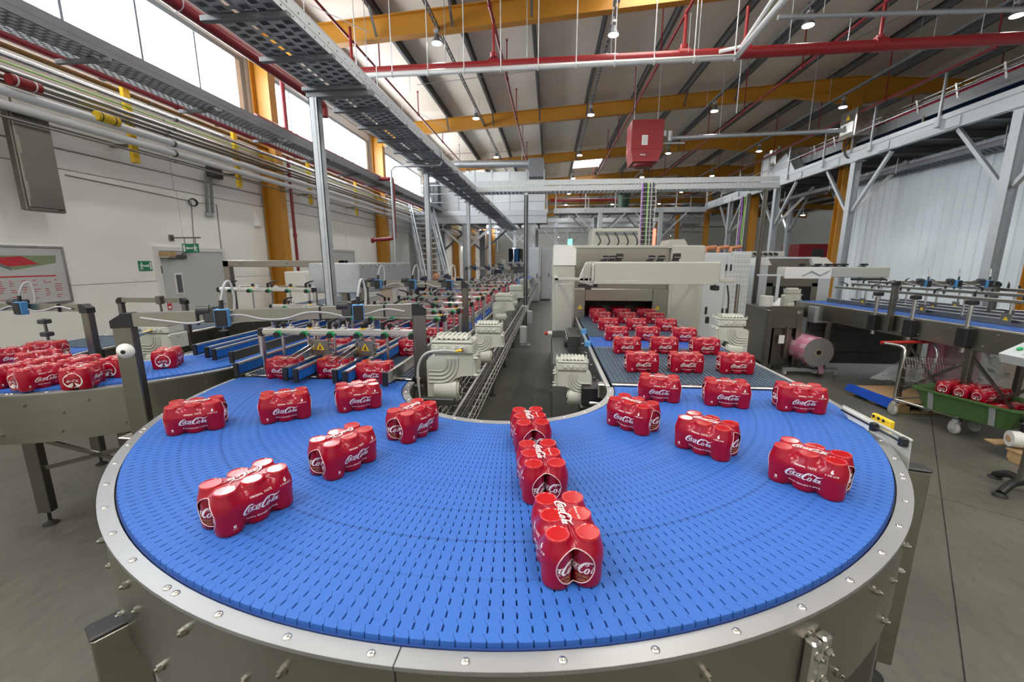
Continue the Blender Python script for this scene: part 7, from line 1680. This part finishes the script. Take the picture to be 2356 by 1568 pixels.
for b, h in ((wb0, hl), (wb1, hr)):
    obj('upright', MB().tube(catmull([(b.x, b.y, .17), (b.x+.01, b.y+.01, .45), (b.x+.03, b.y+.01, .74), (b.x+.03, b.y+.06, .84), (h.x, h.y+.12, .875)], 5), .016, 8), 'chrome', tr_)
obj('handle', MB().cyl((hl.x-.03, hl.y+.12, .875), (hr.x, hr.y+.12, .875), .019, 10), 'handle_red', tr_)
bk_ = MB(); bx0, bx1, byv = wb0.x+.03, wb1.x-.0, wb0.y
for k in range(15): x = bx0+(bx1-bx0)*k/14; bk_.tube([(x, byv+.02, .72), (x, byv-.10, .40), (x, byv-.02, .38)], .0025, 4)
for z in (.72, .66, .60, .54, .48, .42): bk_.cyl((bx0, byv+.02-.12*(.72-z)/.32, z), (bx1, byv+.02-.12*(.72-z)/.32, z), .003, 5)
for x in (bx0, bx1):
    for z in (.72, .60, .48): bk_.cyl((x, byv+.02, z), (x, byv-.28, z), .004, 5)
bk_.cyl((bx0-.04, byv-.28, .72), (bx1+.02, byv-.28, .70), .006, 6)
obj('child_basket', bk_, 'chrome', tr_)
# green tub on the trolley
tc0 = Vector(((wf0.x+wb1.x)/2+.05, (wb0.y+wf0.y)/2-.28, .22)); tang = math.atan2((wf0-wb0).y, (wf0-wb0).x) + pi/2
TT = Matrix.Translation(tc0) @ Matrix.Rotation(tang, 4, 'Z')
tub = thing('green_tub', 'dark green plastic tub on the trolley filled with red six-packs', 'tub', tuple(tc0))
TW, TD = .30, .43
def tubring(s, z): return [TT @ Vector((x*s, y*s, z)) for x, y in ((-TW+.06, -TD), (TW-.06, -TD), (TW, -TD+.06), (TW, TD-.06), (TW-.06, TD), (-TW+.06, TD), (-TW, TD-.06), (-TW, -TD+.06))]
rings = [tubring(.82, 0), tubring(.97, .20), tubring(1.06, .205), tubring(1.06, .225), tubring(1.0, .228), tubring(.95, .20), tubring(.80, .012)]
vs = [p for r in rings for p in r]; fs = [tuple(range(7, -1, -1)), tuple(range(48, 56))]
for l in range(6):
    for k in range(8): fs.append((l*8+k, l*8+(k+1) % 8, l*8+8+(k+1) % 8, l*8+8+k))
obj('body', MB().add(vs, fs), 'tub_green', tub)
for s in (-1, 1):
    for u in (-.25, .25): obj('strap', MB().bar(TT @ Vector((s*(TW*.86), u, .01)), TT @ Vector((s*(TW*1.0), u, .21)), .05, .006), 'zinc', tub)
k = 0
for lay, n in ((0, 4), (1, 3)):
    for j in range(n):
        for i in range(2):
            P = TT @ Vector((-.115+.23*i+random.uniform(-.012, .012), .24-.155*j - .02*lay, .085+lay*.118)); k += 1
            far_pack(P, tang+rad(random.uniform(-8, 8))+pi, PACK_LABEL + ' in the green tub, %s layer, %s row, %s side' % ('lower' if lay == 0 else 'upper', ORD[j], 'left' if i == 0 else 'right'), 'six-packs in the green tub')
# control pendant at the right edge
cp = thing('operator_console', 'pale control panel with green buttons and yellow emergency stop at the right edge', 'control panel', (3.5, 3.5, 0))
PYc = 3.3; a = aty(2312, 815, PYc+.28)
TCp = Matrix.Translation((a.x, PYc, 0))
obj('housing', MB().prism([(-.02, a.z-.06), (.30, a.z-.11), (.33, a.z+.0), (.33, a.z+.10), (.22, a.z+.16), (-.05, a.z+.01)], 0, .28, 'y', TCp), 'machine_cool', cp)
slope = Matrix.Translation((a.x-.05, PYc+.14, a.z+.012)) @ Matrix.Rotation(-.506, 4, 'Y')
for u, v, m in ((.09, -.07, 'lid_green'), (.09, .07, 'lid_green'), (.15, .07, 'black_plastic'), (.05, -.02, 'sign_white')): obj('button', MB().cyl(slope @ Vector((u, v, 0)), slope @ Vector((u, v, .014)), .018, 12), m, cp)
obj('stop_base', MB().cyl(slope @ Vector((.15, -.05, 0)), slope @ Vector((.15, -.05, .02)), .042, 16), 'yellow', cp); obj('stop_button', MB().lathe([(.016, .02), (.016, .03), (.030, .034), (.030, .05), (.02, .056), (.001, .056)], (0, 0, 0), 16, slope @ Matrix.Translation((.15, -.05, 0))), 'handle_red', cp)
pxp = a.x+.20
obj('post', MB().cyl((pxp, PYc+.14, .08), (pxp, PYc+.14, a.z-.05), .035, 14), 'steel', cp); obj('clamp', MB().rbox(pxp-.06, pxp+.06, PYc+.08, PYc+.20, .50, .58, .01), 'black_plastic', cp)
for an in (200, 320, 80): q = Vector((pxp, PYc+.14, .09)); e = q + Vector((cos(rad(an))*.24, sin(rad(an))*.24, -.06)); obj('foot_arm', MB().tube(catmull([q, q.lerp(e, .5)+Vector((0, 0, .035)), e], 5), .03, 8), 'black_plastic', cp); obj('foot_pad', MB().lathe([(.045, 0), (.045, .01), (.02, .03)], (e.x, e.y, 0), 14), 'rubber', cp)
# white roll and pallet at the right edge
q = atz(2345, 1030, .15); t = thing('white_roll', 'white roll lying on a pallet block at the lower right edge', 'roll', (q.x+.1, q.y, .12)); obj('roll', MB().cyl((q.x-.02, q.y+.08, .21), (q.x+.5, q.y-.1, .21), .075, 18), 'white_paint', t); obj('core', MB().cyl((q.x-.03, q.y+.083, .21), (q.x-.02, q.y+.08, .21), .03, 12), 'cardboard', t)
t = thing('wooden_pallet', 'corner of a second wooden pallet at the lower right edge of the photo', 'pallet', (q.x+.3, q.y, 0)); obj('block', MB().rbox(q.x-.02, q.x+.12, q.y-.05, q.y+.07, .02, .10, .004), 'wood', t); obj('deck_board', MB().rbox(q.x-.03, q.x+.9, q.y-.06, q.y+.08, .10, .12, .003).rbox(q.x-.03, q.x+.9, q.y+.16, q.y+.28, .10, .12, .003), 'wood', t); obj('runner', MB().rbox(q.x-.02, q.x+.9, q.y-.05, q.y+.05, 0, .02, .003), 'wood', t); obj('block', MB().rbox(q.x+.6, q.x+.74, q.y-.05, q.y+.07, .02, .10, .004), 'wood', t)
# clear guard with yellow block on the outer rim
e0, e1 = atz(1940, 935, ZB+.035), atz(2098, 1018, ZB+.03)
gd = thing('clear_rim_guard', 'clear acrylic guard with a black rod and yellow block on the outer rim at right', 'guard', tuple(e0))
d_ = (e1-e0); d_.z = 0; L_ = d_.length; ang_ = math.atan2(d_.y, d_.x); TG = Matrix.Translation(e0) @ Matrix.Rotation(ang_, 4, 'Z')
obj('sheet', MB().prism([(0, -.005), (L_, -.005), (L_+.02, -.30), (L_*.35, -.18)], -.004, .0, 'y', TG), 'plexi', gd); obj('top_edge', MB().rbox(0, L_, -.006, .004, -.002, .008, .002, TG), 'machine_white', gd)
obj('white_plate', MB().prism([(0.01, .003), (L_*.55, .003), (L_*.42, -.085), (L_*.36, -.09)], -.012, -.006, 'y', TG), 'white_paint', gd)
obj('rod', MB().cyl(TG @ Vector((.02, -.018, -.008)), TG @ Vector((L_-.01, -.018, -.012)), .0045, 8), 'black_plastic', gd)
for u in (.56, .95): obj('clip', MB().rbox(L_*u-.011, L_*u+.011, -.026, .002, -.028, .006, .003, TG), 'black_plastic', gd)
yb = obj('yellow_block', MB().rbox(L_*.43, L_*.70, .004, .022, -.020, .032, .003, TG), 'yellow', gd)
for u in (.47, .54, .61): obj('hole', MB().cyl(TG @ Vector((L_*u, .0038, .022)), TG @ Vector((L_*u, .001, .022)), .006, 10), 'black_plastic', yb)
# clear film caught at the front left leg
q = atz(310, 1545, .62); crumple('clear_film', 'scrap of clear plastic film caught below the front left leg of the big curve', [(q.x-.08, q.y-.02, .55), (q.x+.10, q.y+.02, .55), (q.x+.06, q.y+.05, .80), (q.x+.01, q.y+.05, .78)], seed=9, amp=.02, nx=9, ny=7)
# ================================================================== PEOPLE
def skin_body(name, joints, edges, m, parent, root=0, sub=2):
    me = bpy.data.meshes.new(name); og = ORG[parent.name]
    me.from_pydata([(j[0]-og[0], j[1]-og[1], j[2]-og[2]) for j in joints], edges, []); o = bpy.data.objects.new(name, me); COL.objects.link(o); o.parent = parent
    mod = o.modifiers.new('skin', 'SKIN')
    if not me.skin_vertices: me.attributes
    for i, j in enumerate(joints):
        sv = me.skin_vertices[0].data[i]; sv.radius = (j[3], j[3]*(j[4] if len(j) > 4 else 1)); sv.use_root = (i == root)
    s = o.modifiers.new('sub', 'SUBSURF'); s.levels = s.render_levels = sub
    me.materials.append(M[m]); mod.use_smooth_shade = True
    return o
def head(p, r, face, parent, hair=None, cap=None):           # face = direction looked at
    T = Matrix.Translation(p) @ Vector((0, 0, 1)).rotation_difference(Vector((0, 0, 1))).to_matrix().to_4x4()
    f = Vector(face).normalized(); ss = f.cross(Vector((0, 0, 1))).normalized(); uu = ss.cross(f)
    B = Matrix(((ss.x, f.x, uu.x, p[0]), (ss.y, f.y, uu.y, p[1]), (ss.z, f.z, uu.z, p[2]), (0, 0, 0, 1)))
    hd = MB().lathe([(.001, -r*1.25), (r*.45, -r*1.18), (r*.72, -r*.85), (r*.88, -r*.3), (r*.95, .2*r), (r*.88, r*.7), (r*.55, r*1.08), (.001, r*1.2)], (0, 0, 0), 18, B @ Matrix.Diagonal((.86, 1.0, 1, 1)))
    h = obj('head', hd, 'skin', parent)
    obj('nose', MB().prism([(-.012, -.03), (.012, -.03), (0, .02)], r*.9, r*1.15, 'y', B), 'skin', h)
    for s in (-1, 1): obj('ear', MB().sphere((0, 0, 0), .025, 8, 6) if False else MB().lathe([(.001, -.03), (.014, -.015), (.016, .01), (.001, .03)], (0, 0, 0), 8, B @ Matrix.Translation((s*r*.84, 0, 0))), 'skin', h); obj('eye', MB().lathe([(.001, -.008), (.009, 0), (.001, .008)], (0, 0, 0), 8, B @ Matrix.Translation((s*.032, r*.88, r*.12))), 'hair', h)
    obj('mouth', MB().box(-.022, .022, r*.80, r*.86, -r*.58, -r*.52, B), 'orange_cloth', h)
    if hair: obj('hair', MB().lathe([(r*.93, -.1*r), (r*1.0, .25*r), (r*.93, .75*r), (r*.58, 1.13*r), (.001, 1.25*r)], (0, 0, 0), 16, B @ Matrix.Translation((0, -.012, 0.004)) @ Matrix.Diagonal((.88, .98, 1, 1))), hair, h)
    if cap: c = obj('cap', MB().lathe([(r*1.0, .3*r), (r*1.0, .6*r), (r*.85, 1.05*r), (r*.4, 1.32*r), (.001, 1.36*r)], (0, 0, 0), 16, B @ Matrix.Diagonal((.92, 1.03, 1, 1))), cap, h); obj('cap_peak', MB().lathe([(r*.95, 0), (r*.9, .012), (.01, .02)], (0, 0, 0), 14, B @ Matrix.Translation((0, r*.62, r*.36)) @ Matrix.Diagonal((.75, 1, 1, 1))), cap, c)
    return h
def hand(p, d, parent, s=1.0):
    d = Vector(d).normalized(); a = d.cross(Vector((0, 0, 1))).normalized(); u = a.cross(d); mb = MB(); p = Vector(p)
    mb.tube([p-d*.02, p+d*.03, p+d*.085], [.022, .038, .036], 8)
    for k in range(4): o_ = p+d*.085+a*(-.028+.019*k); l = (.055, .07, .066, .05)[k]; mb.tube([o_, o_+d*l*.55-u*.008, o_+d*l-u*.03], [.0095, .009, .007], 6)
    o_ = p+d*.03+a*.036; mb.tube([o_, o_+a*.025+d*.03-u*.01, o_+a*.025+d*.06-u*.02], [.012, .011, .008], 6)
    return obj('hand', mb, 'skin', parent)
def worker(label, base, hd, shoulders, hands, face, cap, hair, pelvis):
    t = thing('person', label, 'person', (base[0], base[1], 0))
    bx, by = base[0], base[1]; px_, py_, pz = pelvis; sx, sy, sz = shoulders
    ax_ = Vector((hd[0]-px_, hd[1]-py_, 0)); nrm = Vector((-ax_.y, ax_.x, 0)).normalized() if ax_.length > .05 else Vector((1, 0, 0))
    J = [(px_, py_, pz, .16, .8), ((px_+sx)/2, (py_+sy)/2, (pz+sz)/2, .15, .85), (sx, sy, sz, .15, .8), (sx+(hd[0]-sx)*.5, sy+(hd[1]-sy)*.5, sz+(hd[2]-sz)*.4, .065)]
    E = [(0, 1), (1, 2), (2, 3)]
    for s, hp in zip((-1, 1), hands):
        sh = Vector((sx, sy, sz)) + nrm*.19*s; h_ = Vector(hp); el = sh.lerp(h_, .5) + Vector((0, 0, -.06)) + nrm*.03*s
        n = len(J); J += [(sh.x, sh.y, sh.z, .075), (el.x, el.y, el.z, .055), (h_.x, h_.y, h_.z, .038)]; E += [(2, n), (n, n+1), (n+1, n+2)]
    for s in (-1, 1):
        hp = Vector((px_, py_, pz-.08)) + nrm*.10*s; kn = Vector((bx, by, .50)) + nrm*.11*s + Vector((0, -.03, 0)); an = Vector((bx, by, .10)) + nrm*.12*s
        n = len(J); J += [(hp.x, hp.y, hp.z, .105), (kn.x, kn.y, kn.z, .075), (an.x, an.y, an.z, .055)]; E += [(0, n), (n, n+1), (n+1, n+2)]
    skin_body('clothed_body', J, E, 'navy_cloth', t)
    for s in (-1, 1): an = Vector((bx, by, 0)) + nrm*.12*s; obj('shoe', MB().rbox(an.x-.05, an.x+.05, an.y-.08, an.y+.18, 0, .10, .03), 'black_plastic', t)
    head(hd, .105, face, t, hair, cap); obj('neck', MB().cyl(Vector((sx, sy, sz+.03)), Vector(hd)-Vector((0, 0, .06)), .055, 10), 'skin', t)
    for s, hp in zip((-1, 1), hands):
        sh = Vector((sx, sy, sz)) + nrm*.19*s; hand(hp, Vector(hp)-sh, t)
h1 = aty(1031, 642, 10.6); ha = aty(985, 666, 10.2)
worker('worker in navy clothes and dark cap leaning over the left lane, arm outstretched', (h1.x+.62, 11.0), (h1.x, 10.6, h1.z), (h1.x+.26, 10.72, 1.38), ((ha.x, 10.25, ha.z), (h1.x+.05, 10.9, 1.30)), (-.6, -.6, -.4), 'navy_cloth', None, (h1.x+.62, 11.0, .98))
h2 = aty(1003, 640, 11.6)
worker('second worker with brown hair bending over the left lane behind the first', (h2.x-.62, 12.0), (h2.x, 11.6, h2.z), (h2.x-.28, 11.75, 1.36), ((h2.x+.2, 11.5, 1.3), (h2.x+.05, 12.0, 1.3)), (.6, -.6, -.5), None, 'orange_cloth', (h2.x-.62, 12.0, .98))
h3 = aty(1141, 630, 19.0)
worker('distant worker in dark clothes standing near the far cream machine', (h3.x, 19.0), (h3.x, 19.0, max(1.62, h3.z)), (h3.x, 19.02, 1.40), ((h3.x-.25, 18.8, 1.0), (h3.x+.25, 18.8, 1.0)), (.3, -1, 0), None, 'hair', (h3.x, 19.02, .95))
